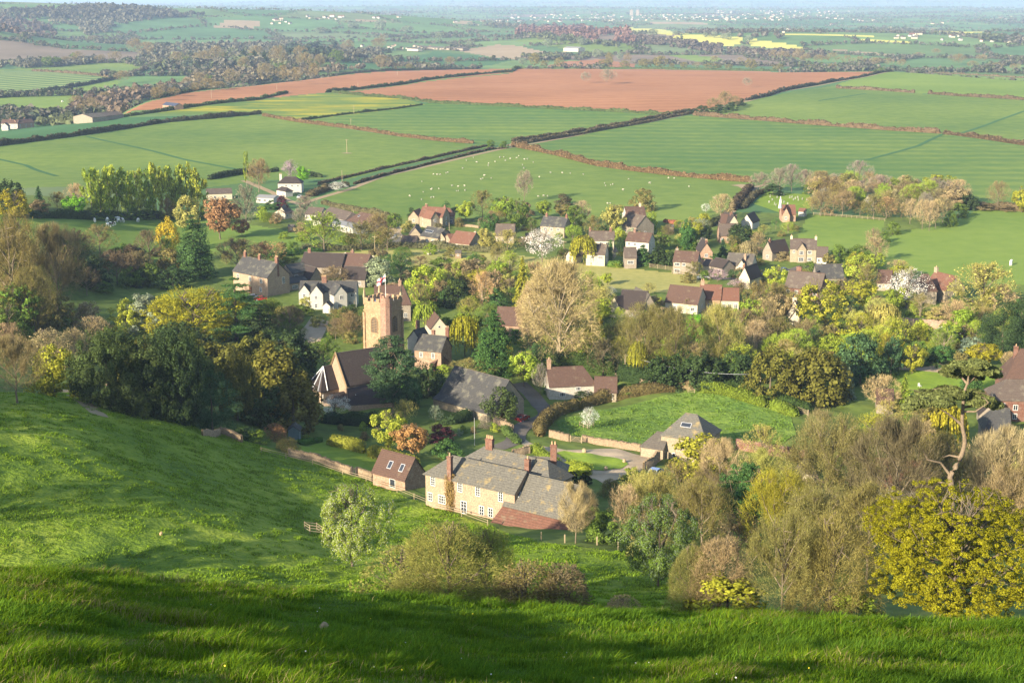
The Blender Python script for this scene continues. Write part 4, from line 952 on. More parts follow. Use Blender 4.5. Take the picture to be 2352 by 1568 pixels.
FILLS=[]
def fill(poly,n,kinds,cols,hm,label,group,seed,avoid=True,cat='tree'):
    FILLS.append((poly,n,kinds,cols,hm,label,group,seed,avoid))
fill([(600,500),(900,525),(1200,500),(1500,525),(1640,500),(1800,520),(1860,600),(2020,600),(2200,680),(2352,690),(2352,820),(2200,840),(1900,900),(1500,880),(1240,880),(1180,880),(1100,820),(1040,700),(900,660),(640,600)],330,['leafy','bud','bud','bare','dome','oak','birch','thorn','bush'],['olive','spring','spring','green','paleolive','brown','tan','lime','lime','goldgreen','conifer'],(4,10),'garden tree among the houses of the village','garden trees among the village houses',11)
fill([(0,585),(150,580),(380,600),(430,630),(400,655),(200,680),(0,760)],26,['bare','bud','dome','bush'],['darkbrown','brown','dark','green'],(8,15),'tree in the dark thicket at the left of the shaded meadow','trees in the dark thicket at the left',12,False)
fill([(1860,405),(1990,395),(2230,440),(2240,475),(2180,500),(1880,488)],46,['bare','bare','bud','leafy','dome'],['brown','tan','grey','olive','spring'],(8,13),'tree in the mixed wood beside the graveyard','trees of the mixed wood beside the graveyard',13)
fill([(600,745),(640,700),(830,765),(850,850),(690,840)],24,['bud','dome','bush','bare'],['green','olive','dark','brown'],(4,9),'tree between the lane and the church roof','trees between the lane and the church',14)
fill([(880,600),(1280,610),(1300,720),(1180,760),(1040,760),(930,700)],46,['bud','leafy','dome','bare','bush'],['green','olive','conifer','brown','spring'],(4,9),'tree in the leafy gardens above the church tower','trees in the gardens above the church',15)
fill([(1660,1060),(2000,990),(2352,1010),(2352,1260),(2000,1330),(1720,1350),(1560,1240)],34,['bud','bare','bud','thorn'],['olive','tan','paleolive','brown'],(7,12),'twiggy tree in the lower wood at the right','twiggy trees of the lower wood',16,False)
fill([(1340,1130),(1560,1120),(1700,1250),(1560,1300),(1420,1250)],12,['bud','thorn','bush'],['olive','green','paleolive'],(4,8),'olive bushy tree between the farmhouse and the grey-green orchard tree','bushy trees right of the farmhouse',17,False)
fill([(640,985),(1000,950),(1180,990),(1000,1020),(960,1060),(700,1010)],18,['bush','bush','dome'],['green','spring','olive','brown'],(1,2.6),'small shrub in the farmhouse garden','shrubs in the farmhouse garden',18)
fill([(-120,560),(60,560),(130,640),(150,760),(-120,790)],22,['oak','bud','bud','dome','bare'],['olive','green','goldyew','brown','paleolive'],(10,17),'tall tree in the dense wood at the left edge','tall trees in the wood at the left edge',19,False)
fill([(-80,745),(230,735),(320,780),(200,840),(-80,860)],16,['thorn','bud','dome'],['tan','olive','green'],(5,9),'bushy tree between the left wood and the meadow','bushy trees between the left wood and the meadow',20,False)
fill([(230,880),(540,935),(650,930),(690,870),(560,830),(300,820)],18,['yew','dome','yew'],['yew','dark','goldyew'],(9,13),'dark yew inside the belt behind the meadow','dark yews inside the belt behind the meadow',21,True)
def inpoly(x,y,P):
    c=False; n=len(P)
    for i in range(n):
        x0,y0=P[i]; x1,y1=P[(i+1)%n]
        if (y0>y)!=(y1>y) and x<(x1-x0)*(y-y0)/(y1-y0)+x0: c=not c
    return c
def run_fills():
    rects=[(700,1180,568,604),(1290,1630,600,660),(690,760,728,760)]
    bpy.context.view_layer.update()
    for o in bpy.data.objects:
        if o.parent is None and o.get('category') in BCATS:
            xs=[];ys=[]
            for c in o.children:
                if c.type!='MESH' or not c.name.startswith(('wall','roof')): continue
                for v in c.bound_box:
                    w=Matrix.Translation(o.location)@Matrix.Translation(c.location)@Matrix.Rotation(c.rotation_euler.z,4,'Z')@Vector(v); X,Y,_=proj(w); xs.append(X);ys.append(Y)
            if xs: rects.append((min(xs),max(xs),min(ys),max(ys)-4))
    fp=[p for nm,mt,p in FIELDS if nm not in('meadow',)]+[[(1170,1030),(1180,960),(1230,900),(1275,960),(1200,1040)],[(690,735),(760,725),(755,790),(690,800)]]
    for poly,n,kinds,cols,hm,label,group,seed,avoid in FILLS:
        rr=random.Random(seed); x0=min(p[0] for p in poly);x1=max(p[0] for p in poly);y0=min(p[1] for p in poly);y1=max(p[1] for p in poly); k=0;tries=0
        while k<n and tries<n*40:
            tries+=1; X=rr.uniform(x0,x1);Y=rr.uniform(y0,y1)
            if not inpoly(X,Y,poly) or any(inpoly(X,Y,p) for p in fp): continue
            g=gp(X,Y); w=proj(g)[2]; h=rr.uniform(*hm); kd=rr.choice(kinds); 
            if kd in('bush','thorn'): h*=.5
            Yt=Y-h*F/w*.95; wd=h*rr.uniform(.75,1.1)*(1.5 if kd in('bush','thorn') else 1)*F/w
            if avoid:
                bad=False
                for a,b,c,d in rects:
                    ox=min(X+wd*.4,b)-max(X-wd*.4,a); oy=min(Y,d)-max(Yt,c)
                    if ox>2 and oy>2 and Y>c and ox*oy>.15*(b-a)*(d-c): bad=True;break
                    if a<X<b and c+2<Y<d+3: bad=True;break
                if bad: continue
            tree(kd,rr.choice(cols),X,Y,Yt,wd,label,group); k+=1
BCATS=('house','cottage','bungalow','church','barn','outbuilding','garage','farmhouse','chapel','shed','stone house','houses','manor')
# far trees: each stands in a hedgerow or field beyond the village
FAR='''
oak|olive|trees along the crest hedge beyond the ploughed field|bushy tree on the crest hedge behind the big ploughed field|1228 153 120 26;1284 154 130 24;1392 156 135 36;1436 156 138 24;1481 157 134 34;1516 157 127 38;1543 157 144 14;1570 157 142 18;1638 159 144 42;1673 160 147 20;1725 161 133 28;1785 161 146 28;1862 162 147 30;1913 163 145 26;1400 150 120 20;940 160 146 18;1250 155 138 22
bare|brown|bare trees on the crest hedge|bare tree on the crest hedge behind the ploughed fields|1600 158 143 20;1441 150 122 20;1034 156 130 24;878 164 127 42;912 163 146 24
bare|grey|lone bare trees standing in the ploughed field|lone bare tree standing inside the big ploughed field|1345 192 165 26;1396 194 159 40;1716 201 178 26
bare|brown|trees of the clump beside the ploughed field|brown tree in the dark clump at the corner of the ploughed field|1666 252 209 40;1640 255 224 40;1690 246 220 30
bush|dark|bushes of the clump beside the ploughed field|dark bush in the clump at the corner of the ploughed field|1612 260 240 36;1650 259 238 40;1700 243 224 26;1585 262 248 20;1680 254 232 36
bush|green|bushes at the farm lane crossing|dark bush where the farm lane meets the hedges|1126 337 319 22;1158 340 322 24
bare|brown|brown trees of the left valley|brown bare tree in the wooded valley at the upper left|371 221 193 36;312 226 198 26;240 240 210 40;175 252 220 34;432 205 178 34;462 203 166 36;532 200 160 42;281 192 162 40;410 160 120 40;466 155 116 46;310 125 88 40;265 145 118 34;230 146 125 30;182 147 118 32;155 148 130 30;212 95 82 30;340 130 96 34;500 150 105 40;590 140 105 34;640 160 105 40;700 165 120 40;735 160 125 30;690 140 105 36;650 190 150 30;610 190 145 40;680 195 155 34;720 185 145 34;560 165 130 30;800 122 92 30;870 118 88 34;880 98 80 20;360 232 200 30;400 222 200 30;450 212 190 30;480 208 180 40;500 206 186 40;210 262 225 40;190 268 238 36;225 245 224 30
oak|green|green trees of the left valley|green tree in the wooded valley at the upper left|515 148 118 22;430 152 128 24;108 155 128 30;130 152 130 26;398 148 135 22;640 170 142 26;775 145 112 34;712 155 132 24;724 165 140 20;255 145 134 18;170 145 120 18;480 200 170 24
cone|dark|dark conifers of the left valley|dark conifer in the wooded valley at the upper left|12 276 249 24;385 115 96 40;560 145 112 36;585 150 115 36;608 150 116 30;715 128 108 20;894 122 110 18
oak|greygreen|hedgerow trees of the middle distance|rounded tree in a hedgerow of the middle distance|873 70 45 30;812 66 52 30;738 77 62 32;936 76 58 30;1010 92 74 22;1038 104 93 14;1079 108 92 22;1258 110 88 26;1338 104 87 26;1372 136 112 28;1386 100 90 16;1499 86 66 26;1424 138 120 18;1300 125 118 22;1551 80 70 14;1080 60 50 16;1115 60 52 16;1200 150 132 20;1720 97 80 22;1672 92 74 20;1640 88 72 18;1620 86 74 14;1660 90 76 14
bare|brown|brown hedgerow trees of the right plain|brown bare tree on the misty plain at the upper right|1775 140 116 24;1800 142 118 30;1835 145 112 34;1850 146 124 26;1880 146 126 28;1912 146 122 40;1945 148 128 30;1975 150 130 28;2010 152 132 26;2040 152 134 24;2070 154 136 24;2110 132 120 24;2200 150 124 40;2235 158 140 30;2290 160 144 30;2330 162 146 26;2150 126 112 20;2255 145 125 26;1640 145 128 20;1700 148 132 18
'''
for ln in FAR.strip().split('\n'):
    k,c,gname,lb,L=ln.split('|')
    for q in L.split(';'):
        X,Yb,Yt,Wd=map(float,q.split()); rr=random.Random(int(X*7+Yb)); p=gp(X,Yb); h=hgt(p,Yt); w=proj(p)[2]
        o=bpy.data.objects.new(KN[k],TREE[f'{k}m{rr.randrange(3)}'][0]); o.location=[p[0],p[1],p[2]-.3]; o.scale=(Wd*w/F,Wd*w/F,h); o.rotation_euler=(0,0,rr.random()*6)
        cc=C_[c]; o.color=(cc[0],cc[1],cc[2],1); link(o); tag(o,lb,'tree' if k!='bush' else 'bush',gname)

# unseen trees added past the left end of the meadow to throw shadows across it
for i,(x,y,h,w) in enumerate([(-66,143,13,10),(-78,164,15,12),(-97,197,13,15),(-105,208,14,16),(-113,220,15,17),(-119,234,16,17),(-126,250,17,18),(-110,240,14,14),(-103,224,11,14),(-134,266,18,18)]):
    z=H1(x,y); e=empty('bare_tree' if i%2 else 'leafy_tree',(x,y,z-.2),i*1.3,'unseen tree added past the left end of the meadow for shade','tree','unseen shade trees past the left end of the meadow',(w,w,h)); k=('baren' if i%2 else 'leafyn')+str(i%3) if i<2 else 'domen'+str(i%3); e.name='bare_tree' if (i<2 and i%2) else 'leafy_tree'
    c=bpy.data.objects.new('crown',TREE[k][0]); c.color=(.13,.12,.05,1); link(c,e); t=bpy.data.objects.new('trunk',TREE[k][1]); link(t,e)
# ------------------------------------------------------------------ buildings
_win={}
W['turret']=m_stone('turret_stone',(.30,.175,.125),(.22,.125,.09),(.3,.22,.17),2,.4,.2)
TRAC=m_plain('tracery_stone',(.20,.14,.08),.9,.1)
def winmesh(w,h,nx,ny,door=False):
    k=(round(w,2),round(h,2),nx,ny,door)
    if k in _win: return _win[k]
    mb=MB(); fw=.09 if w>.7 else .07; y0,y1=-.07,.02
    mb.box(-w/2,w/2,y0,y1,0,fw); mb.box(-w/2,w/2,y0,y1,h-fw,h); mb.box(-w/2,-w/2+fw,y0,y1,fw,h-fw); mb.box(w/2-fw,w/2,y0,y1,fw,h-fw)
    for i in range(1,nx): x=-w/2+w*i/nx; mb.box(x-.03,x+.03,y0+.01,y1,fw,h-fw)
    for j in range(1,ny): z=h*j/ny; mb.box(-w/2+fw,w/2-fw,y0+.015,y1-.002,z-.022,z+.022)
    m1=mb.mesh('window_frame',WHITE); mb=MB(); mb.poly([(-w/2+fw,-.02,fw),(w/2-fw,-.02,fw),(w/2-fw,-.02,h-fw),(-w/2+fw,-.02,h-fw)]); m2=mb.mesh('window_pane',GLASS)
    _win[k]=(m1,m2); return _win[k]
def put(name,me,parent,loc,rz=0):
    o=bpy.data.objects.new(name,me); o.location=loc; o.rotation_euler=(0,0,rz); link(o,parent); return o
def window(root,loc,rz,w=1.1,h=1.2,nx=2,ny=2):
    a,b=winmesh(w,h,nx,ny); o=put('window',a,root,loc,rz); put('pane',b,o,(0,0,0)); return o
def door(root,loc,rz,mat=None,w=1.0,h=2.1):
    mb=MB(); mb.box(-w/2,w/2,-.06,.02,0,h); mb.box(-w/2-.08,-w/2,-.08,.02,0,h+.08); mb.box(w/2,w/2+.08,-.08,.02,0,h+.08); mb.box(-w/2,w/2,-.08,.02,h,h+.08)
    for sx in(-1,1): mb.box(sx*w*.24-.14*w,sx*w*.24+.14*w,-.075,-.06,h*.55,h*.9)
    o=put('door',mb.mesh('door',mat or WHITE),root,loc,rz); mb=MB(); mb.box(w*.35,w*.35+.06,-.12,-.06,1.0,1.06); put('handle',mb.mesh('handle',GREY),o,(0,0,0)); return o
def chimney(roof,x,y,z0,z1,w=.9,d=.6,wall='brick',pots=2):
    mb=MB(); mb.box(x-w/2,x+w/2,y-d/2,y+d/2,z0,z1); mb.box(x-w/2-.07,x+w/2+.07,y-d/2-.07,y+d/2+.07,z1-.28,z1-.12); 
    o=mb.obj('chimney',W[wall],roof); mb=MB()
    for i in range(pots): px=x+(i-(pots-1)/2)*w/max(1,pots); mb.tube([(px,y,z1-.02),(px,y,z1+.55)],[.15,.12],8)
    if pots: mb.obj('chimney_pot',POT,o)
    return o
def building(name,label,A,group=None,cat='house',h=0):
    p=gp(A[0],A[1],h); e=empty(name,(p[0],p[1],p[2]),0,label,cat,group); e['_z']=p[2]; return e
def vol(root,A,B,eh,dep,rh,wall='grey',roof='brown',ridge='u',hip=(0,0),wins=None,rwins=None,lwins=None,chim=(),doors=(),h0=0,oh=.3,cat=0,sky=(),ww=1.1,wh=1.15,nx=2,ny=2,base=1.2,dz=0,doormat=None):
    """one block: front eave from picture point A to B at height eh; depth dep; ridge rise rh. ridge 'u' runs along the front, 'v' runs away from it (gable in front)"""
    a=gp(A[0],A[1],eh); b=gp(B[0],B[1],eh); z=root.location.z+dz
    # place both ends on the plane of the eave height above the building base
    def onz(P):
        r=ray(*P); t=(z+eh-CZ)/r[2]; return np.array([r[0]*t,r[1]*t])
    a=onz(A); b=onz(B); u=b-a; Wd=float(np.linalg.norm(u)); ang=math.atan2(u[1],u[0])
    loc=(a[0]-root.location.x,a[1]-root.location.y,dz)
    D=dep; mb=MB(); zb=-base
    if ridge=='u':
        hl,hr=hip; x0,x1=hl,Wd-hr
        mb.poly([(0,0,zb),(Wd,0,zb),(Wd,0,eh),(0,0,eh)]); mb.poly([(Wd,D,zb),(0,D,zb),(0,D,eh),(Wd,D,eh)])
        mb.poly([(Wd,0,zb),(Wd,D,zb),(Wd,D,eh)]+([(Wd,D/2,eh+rh)] if hr==0 else [])+[(Wd,0,eh)])
        mb.poly([(0,D,zb),(0,0,zb),(0,0,eh)]+([(0,D/2,eh+rh)] if hl==0 else [])+[(0,D,eh)])
        sl=rh/(D/2); o=oh; zo=eh-o*sl+.06; xl=-o*.6 if hl==0 else -o; xr=Wd+o*.6 if hr==0 else Wd+o; zr=eh+rh+.06
        X0=x0-(o*.6 if hl==0 else 0); X1=x1+(o*.6 if hr==0 else 0)
        P=[[(xl,-o,zo),(xr,-o,zo),(X1,D/2,zr),(X0,D/2,zr)],[(xr,D+o,zo),(xl,D+o,zo),(X0,D/2,zr),(X1,D/2,zr)]]
        if hl: P.append([(xl,D+o,zo),(xl,-o,zo),(X0,D/2,zr)])
        if hr: P.append([(xr,-o,zo),(xr,D+o,zo),(X1,D/2,zr)])
        ridge_pts=[(X0,D/2,zr),(X1,D/2,zr)]
        if cat: # lower lean-to part of the roof in front
            P.append([(xl,-o-cat,zo-cat*.45),(xr,-o-cat,zo-cat*.45),(xr,-o,zo-.01),(xl,-o,zo-.01)])
            mb.box(0,Wd,-cat,-.02,zb,eh-cat*.45-.12)
    else:
        x0=Wd/2; sl=rh/(Wd/2); o=oh; zo=eh-o*sl+.06; zr=eh+rh+.06; hf,hb=hip
        mb.poly([(0,0,zb),(Wd,0,zb),(Wd,0,eh)]+([(Wd/2,0,eh+rh)] if hf==0 else [])+[(0,0,eh)]); mb.poly([(Wd,D,zb),(0,D,zb),(0,D,eh)]+([(Wd/2,D,eh+rh)] if hb==0 else [])+[(Wd,D,eh)])
        mb.poly([(Wd,0,zb),(Wd,D,zb),(Wd,D,eh),(Wd,0,eh)]); mb.poly([(0,D,zb),(0,0,zb),(0,0,eh),(0,D,eh)])
        Y0=hf-(o*.6 if hf==0 else 0); Y1=D-hb+(o*.6 if hb==0 else 0); yf=-o*.6 if hf==0 else -o; yb=D+(o*.6 if hb==0 else o)
        P=[[(-o,yb,zo),(-o,yf,zo),(x0,Y0,zr),(x0,Y1,zr)],[(Wd+o,yf,zo),(Wd+o,yb,zo),(x0,Y1,zr),(x0,Y0,zr)]]
        if hf: P.append([(-o,yf,zo),(Wd+o,yf,zo),(x0,Y0,zr)])
        if hb: P.append([(Wd+o,yb,zo),(-o,yb,zo),(x0,Y1,zr)])
        ridge_pts=[(x0,Y0,zr),(x0,Y1,zr)]
    wo=mb.obj('wall',W[wall],root,loc,ang)
    bm=bmesh.new()
    for poly in P:
        pts=[]; 
        for q in poly:
            if not pts or (Vector(q)-Vector(pts[-1])).length>1e-3: pts.append(q)
        if len(pts)>=3: bm.faces.new([bm.verts.new(q) for q in pts])
    bmesh.ops.remove_doubles(bm,verts=bm.verts,dist=.001); 
    g=bmesh.ops.extrude_face_region(bm,geom=bm.faces[:]); vs=[v for v in g['geom'] if isinstance(v,bmesh.types.BMVert)]
    bmesh.ops.translate(bm,verts=vs,vec=(0,0,.13)); bmesh.ops.recalc_face_normals(bm,faces=bm.faces[:])
    me=bpy.data.meshes.new('roof'); bm.to_mesh(me); bm.free(); me.materials.append(RO[roof]); ro=put('roof',me,root,loc,ang)
    mb=MB(); mb.tube([(p[0],p[1],p[2]+.13) for p in ridge_pts],.11,6); mb.obj('ridge_tiles',RO['lichen' if roof in('lichen',) else 'brown' if roof in('purple','brown') else 'red' if roof=='red' else 'stone'],ro)
    for c in chim: # (along 0..1, across 0..1, top above ridge, width, wall)
        t,s,top=c[:3]; cw=c[3] if len(c)>3 else .9; cwall=c[4] if len(c)>4 else 'brick'; pots=c[5] if len(c)>5 else 2
        chimney(ro,t*Wd,s*D,eh-.2,eh+rh+top,cw,.65,cwall,pots)
    for s in sky: # skylights on the front slope: along, up, w, h
        t,k,w,h=s; y=D/2*k; zz=eh+rh*k+.22; th=math.atan2(rh,D/2)
        mb=MB(); M=Matrix.Translation((t*Wd,y,zz))@Matrix.Rotation(th,4,'X'); mb.box(-w/2,w/2,-h/2,h/2,-.03,.06,0,M); so_=mb.obj('skylight',LEAD,ro); mb=MB(); mb.box(-w/2+.1,w/2-.1,-h/2+.1,h/2-.1,.061,.075,0,M); mb.obj('pane',GLASS,so_)
    def world(x,y,zz,r):
        c,s=math.cos(ang),math.sin(ang); return (loc[0]+x*c-y*s,loc[1]+x*s+y*c,loc[2]+zz),ang+r
    for wn in (wins or []):
        t,zz=wn[:2]; w,h,a_,b_=(list(wn[2:])+[ww,wh,nx,ny][len(wn)-2:]) if len(wn)<6 else wn[2:]
        l,r=world(t*Wd,-.015-(0 if not (cat and zz<eh*.5) else cat),zz,0); window(root,l,r,w,h,a_,b_)
    for wn in (rwins or []):
        t,zz=wn[:2]; w,h,a_,b_=(list(wn[2:])+[ww,wh,nx,ny][len(wn)-2:]) if len(wn)<6 else wn[2:]
        l,r=world(Wd+.015,t*D,zz,R(90)); window(root,l,r,w,h,a_,b_)
    for wn in (lwins or []):
        t,zz=wn[:2]; w,h,a_,b_=(list(wn[2:])+[ww,wh,nx,ny][len(wn)-2:]) if len(wn)<6 else wn[2:]
        l,r=world(-.015,t*D,zz,R(-90)); window(root,l,r,w,h,a_,b_)
    for dd in doors:
        t,w,h=dd; l,r=world(t*Wd,-.015,0,0); door(root,l,r,doormat,w,h)
    return dict(D=D,eh=eh,rh=rh,oh=oh,hip=hip,root=root,W=Wd,ang=ang,loc=loc,wall=wo,roof=ro,world=world)
# --- the farmhouse at the foot of the meadow
fh=building('farmhouse','long golden stone farmhouse with grey slate roofs and tall brick chimneys',(1050,1175))
vol(fh,(977,1086),(1182,1133),5.6,6.6,2.6,'ham','lichen',hip=(3.2,0),chim=[(.29,-.02,1.4,.8,'brick',1)],
    wins=[(.09,3.7,.95,1.7,2,4),(.40,3.7,.95,1.7,2,4),(.60,3.7,.95,1.7,2,4),(.85,3.7,.95,1.7,2,4),(.055,.9,.95,1.5,2,3),(.19,.9,1.5,1.5,4,3),(.44,.1,1.2,2.2,2,4),(.64,.6,1.0,1.6,2,3),(.74,.6,1.0,1.6,2,3)],oh=.35)
vol(fh,(1040,1066),(1262,1117),5.7,6.8,2.8,'ham','lichen',hip=(4.0,2.6),chim=[(.27,.5,1.9,1.4,'brick',4),(.74,.18,.6,.9,'brick',1)],dz=.05)
vol(fh,(1206,1094),(1295,1098),5.0,7,2.2,'ham','lichen',hip=(0,2.8),chim=[(.72,.1,3.4,1.05,'brick',2)],dz=.1,lwins=[])
vol(fh,(1158,1158),(1308,1194),3.3,8.2,4.2,'ham','lichen',sky=[(.14,.35,.8,1.0)],dz=.15)
vol(fh,(1124,1203),(1300,1243),1.15,4.6,4.2,'pinkbrick','red',dz=-.35,oh=.15) if False else None
def lean(root,pts_low,pts_high,hl,hh,roof,wall,dz=0):
    z=root.location.z+dz
    def onz(P,h):
        r=ray(*P); t=(z+h-CZ)/r[2]; return Vector((r[0]*t-root.location.x,r[1]*t-root.location.y,h+dz))
    a,b=onz(pts_low[0],hl),onz(pts_low[1],hl); c,d=onz(pts_high[1],hh),onz(pts_high[0],hh)
    mb=MB(); mb.prism([a,b,c,d],(0,0,.14)); o=mb.obj('lower_roof',RO[roof],root)
    mb=MB(); g=Vector((0,0,1)); dn=lambda p:Vector((p.x,p.y,-1.2)); mb.poly([dn(a),dn(b),b,a]); mb.poly([dn(b),dn(c),c,b]); mb.poly([dn(d),dn(a),a,d]); mb.obj('wall',W[wall],root)
lean(fh,[(1124,1205),(1302,1245)],[(1157,1160),(1312,1196)],.9,3.2,'red','pinkbrick')
for X in(1074,1152): bar_=None
# climbing plant on the chimney breast
p=gp(1036,1172); 
v=crown_leafy(901,2600,.055,60,.16,'column',.02,.95,2.0); me=npmesh('climber',v,qfaces(len(v)//4),LEAF)
cl=put('climbing_plant',me,None,(p[0]-.1,p[1]-.35,p[2]),0); cl.scale=(2.0,1.1,6.4); cl.color=(.30,.21,.08,1); tag(cl,'brown climbing plant trained up the farmhouse chimney breast','climber')
# --- outbuilding with two skylights
ob=building('outbuilding','small brick outbuilding with lichened red tile roof and two skylights',(895,1125),cat='outbuilding')
vol(ob,(856,1082),(930,1102),2.5,5.4,3.3,'pinkbrick','brown',sky=[(.42,.42,.95,1.5),(.78,.42,.95,1.5)],wins=[(.62,.5,1.35,1.6,1,1)],rwins=[])
# --- church
ch=building('church','medieval golden stone church with square battlemented tower and dark tiled nave',(800,900),cat='church')
def onz_(root,P,h):
    r=ray(*P); t=(root.location.z+h-CZ)/r[2]; return np.array([r[0]*t-root.location.x,r[1]*t-root.location.y])
def tower(root):
    s=6.9; ang=R(-30); TH=17.6
    # centre found from the middle of the tower at battlement level
    r=ray(876,700); k=(TH+root.location.z-CZ)/r[2]; cx,cy=r[0]*k-root.location.x,r[1]*k-root.location.y+4.2
    M=Matrix.Translation((cx,cy,0))@Matrix.Rotation(ang,4,'Z'); h=s/2
    mb=MB(); mb.box(-h,h,-h,h,-1,TH,0,M); mb.box(-h-.16,h+.16,-h-.16,h+.16,7.2,7.5,0,M); mb.box(-h-.2,h+.2,-h-.2,h+.2,TH-2.1,TH-1.8,0,M); mb.box(-h-.1,h+.1,-h-.1,h+.1,-1,1.2,0,M)
    for sx,sy in((-1,-1),(1,1)): mb.box(sx*h-.3,sx*h+.3,sy*h-.3,sy*h+.3,-1,TH-2.5,0,M)
    o=mb.obj('tower',W['tower'],root)
    mb=MB() # battlements
    n=4; 
    for side in range(4):
        Ms=M@Matrix.Rotation(side*math.pi/2,4,'Z'); mb.box(-h+.35,h-.35,-h-.05,-h+.33,TH,TH+.5,0,Ms)
        for i in range(n): x=-h+.75+(s-1.5)*i/(n-1); mb.box(x-.48,x+.48,-h-.07,-h+.34,TH+.5,TH+1.25,0,Ms); mb.box(x-.55,x+.55,-h-.12,-h+.4,TH+1.25,TH+1.36,0,Ms)
    mb.obj('battlement',W['tower'],o)
    mb=MB(); mb.box(-h+.3,h-.3,-h+.3,h-.3,TH,TH+.12,0,M); mb.obj('lead_roof',LEAD,o)
    for sx,sy in((-1,-1),(-1,1),(1,1)):
        mb=MB(); c=M@Vector((sx*(h-.1),sy*(h-.1),0)); mb.box(c.x-.33,c.x+.33,c.y-.33,c.y+.33,TH-.4,TH+1.4); mb.tube([(c.x,c.y,TH+1.4),(c.x,c.y,TH+4.0)],[.46,.06],4)
        for q in range(3): mb.ell((c.x,c.y,TH+1.8+q*.5),(.36-.08*q,.36-.08*q,.1),None,6,4)
        mb.ell((c.x,c.y,TH+3.35),(.14,.14,.16),None,6,4); mb.obj('pinnacle',STONEP,o)
    mb=MB(); c=M@Vector((h-.3,-h+.3,0)); mb.tube([(c.x,c.y,-1),(c.x,c.y,TH+2.0)],[1.5,1.45],8); 
    mb.tube([(c.x,c.y,TH-.1),(c.x,c.y,TH+.15)],[1.62,1.62],8); mb.tube([(c.x,c.y,7.2),(c.x,c.y,7.5)],[1.6,1.6],8)
    for k in range(8):
        a=k*math.pi/4+R(22); mb.box(-.34,.34,-.2,.2,TH+2.0,TH+2.65,0,Matrix.Translation((c.x+1.25*math.cos(a),c.y+1.25*math.sin(a),0))@Matrix.Rotation(a+math.pi/2,4,'Z'))
    mb.obj('stair_turret',W['turret'],o)
    for side,xo in((0,-.35),(1,.25)): # belfry windows on the front and right faces
        Ms=M@Matrix.Rotation(side*math.pi/2,4,'Z'); mb=MB(); w=.85; z0=TH-7.4; z1=z0+2.6
        arch=[(w*math.cos(a),z1+1.15*math.sin(a)) for a in np.linspace(0,math.pi,11)]
        outer=[(x*1.24,z1+(z-z1)*1.2) for x,z in arch]
        y=-h-.03
        loop=[Ms@Vector((xo+x,y,z)) for x,z in [(w,z0)]+arch+[(-w,z0)]]; mb.poly([tuple(p) for p in loop[::-1]]); dk=mb.obj('belfry_window',m_black,o)
        mb=MB()
        A=[(1.24*w,z0)]+outer+[(-1.24*w,z0)]; B=[(w,z0)]+arch+[(-w,z0)]
        for i in range(len(A)-1):
            q=[Ms@Vector((xo+A[i][0],y-.1,A[i][1])),Ms@Vector((xo+A[i+1][0],y-.1,A[i+1][1])),Ms@Vector((xo+B[i+1][0],y-.1,B[i+1][1])),Ms@Vector((xo+B[i][0],y-.1,B[i][1]))]; mb.prism(q,Ms.to_3x3()@Vector((0,.12,0)))
        mb.box(xo-.07,xo+.07,y-.07,y+.0,z0,z1+1.0,0,Ms); 
        for zz in np.arange(z0+.3,z1+.7,.42): mb.box(xo-w*.95,xo+w*.95,y-.05,y-.005,zz,zz+.16,0,Ms)
        mb.box(xo-1.24*w,xo+1.24*w,y-.14,y+.02,z0-.2,z0,0,Ms)
        mb.obj('tracery',TRAC,dk)
    mb=MB(); Ms=M; mb.ell(tuple(Ms@Vector((-.35,-h-.05,TH-8.6))),(.55,.12,.55),None,10,6); mb.obj('clock_stone',STONEP,o)
    return cx,cy,TH,M,h
tcx,tcy,TTH,TM,Th=tower(ch)
# flag on a pole
fp=TM@Vector((Th-.35,-Th+.35,0)); fz=ch.location.z+TTH+1.6
flag=empty('flagpole',(ch.location.x+fp.x,ch.location.y+fp.y,fz),0,'white flagpole with a red cross flag on the church tower','flagpole')
mb=MB(); mb.tube([(0,0,-.4),(0,0,6.3)],[.07,.045],8); mb.ell((0,0,6.35),(.1,.1,.1),None,8,6); mb.obj('pole',WHITE,flag)
def flagcloth():
    nx,nz=24,16; L,Hf=2.5,1.65; V=[]; 
    for j in range(nz+1):
        for i in range(nx+1):
            t=i/nx; x=-L*t*.86; z=6.1-Hf*(1-j/nz)-1.3*t**1.2+.1*math.sin(t*9); y=.32*math.sin(t*8+j*.08)*t**.5-t*.7; V.append((x,y,z))
    Fq=[];mi=[]
    for j in range(nz):
        for i in range(nx):
            Fq.append((j*(nx+1)+i,j*(nx+1)+i+1,(j+1)*(nx+1)+i+1,(j+1)*(nx+1)+i)); mi.append(1 if (abs((j+.5)/nz-.5)<.095 or abs((i+.5)/nx-.5)<.065) else 0)
    REDF=m_plain('flag_red',(.55,.02,.03),.8,.1,0,.05); WF=m_plain('flag_white',(.8,.79,.78),.8,.1,0,.03)
    return npmesh('flag',V,np.array(Fq),[WF,REDF],mi)
put('flag',flagcloth(),flag,(0,0,0))
nv=vol(ch,(795,886),(905,868),6.2,9.5,6.6,'ham','dark',hip=(0,0),oh=.2)
cv=vol(ch,(737,899),(795,886),4.9,6.5,4.6,'ham','dark',hip=(3.2,0),oh=.2,wins=[])
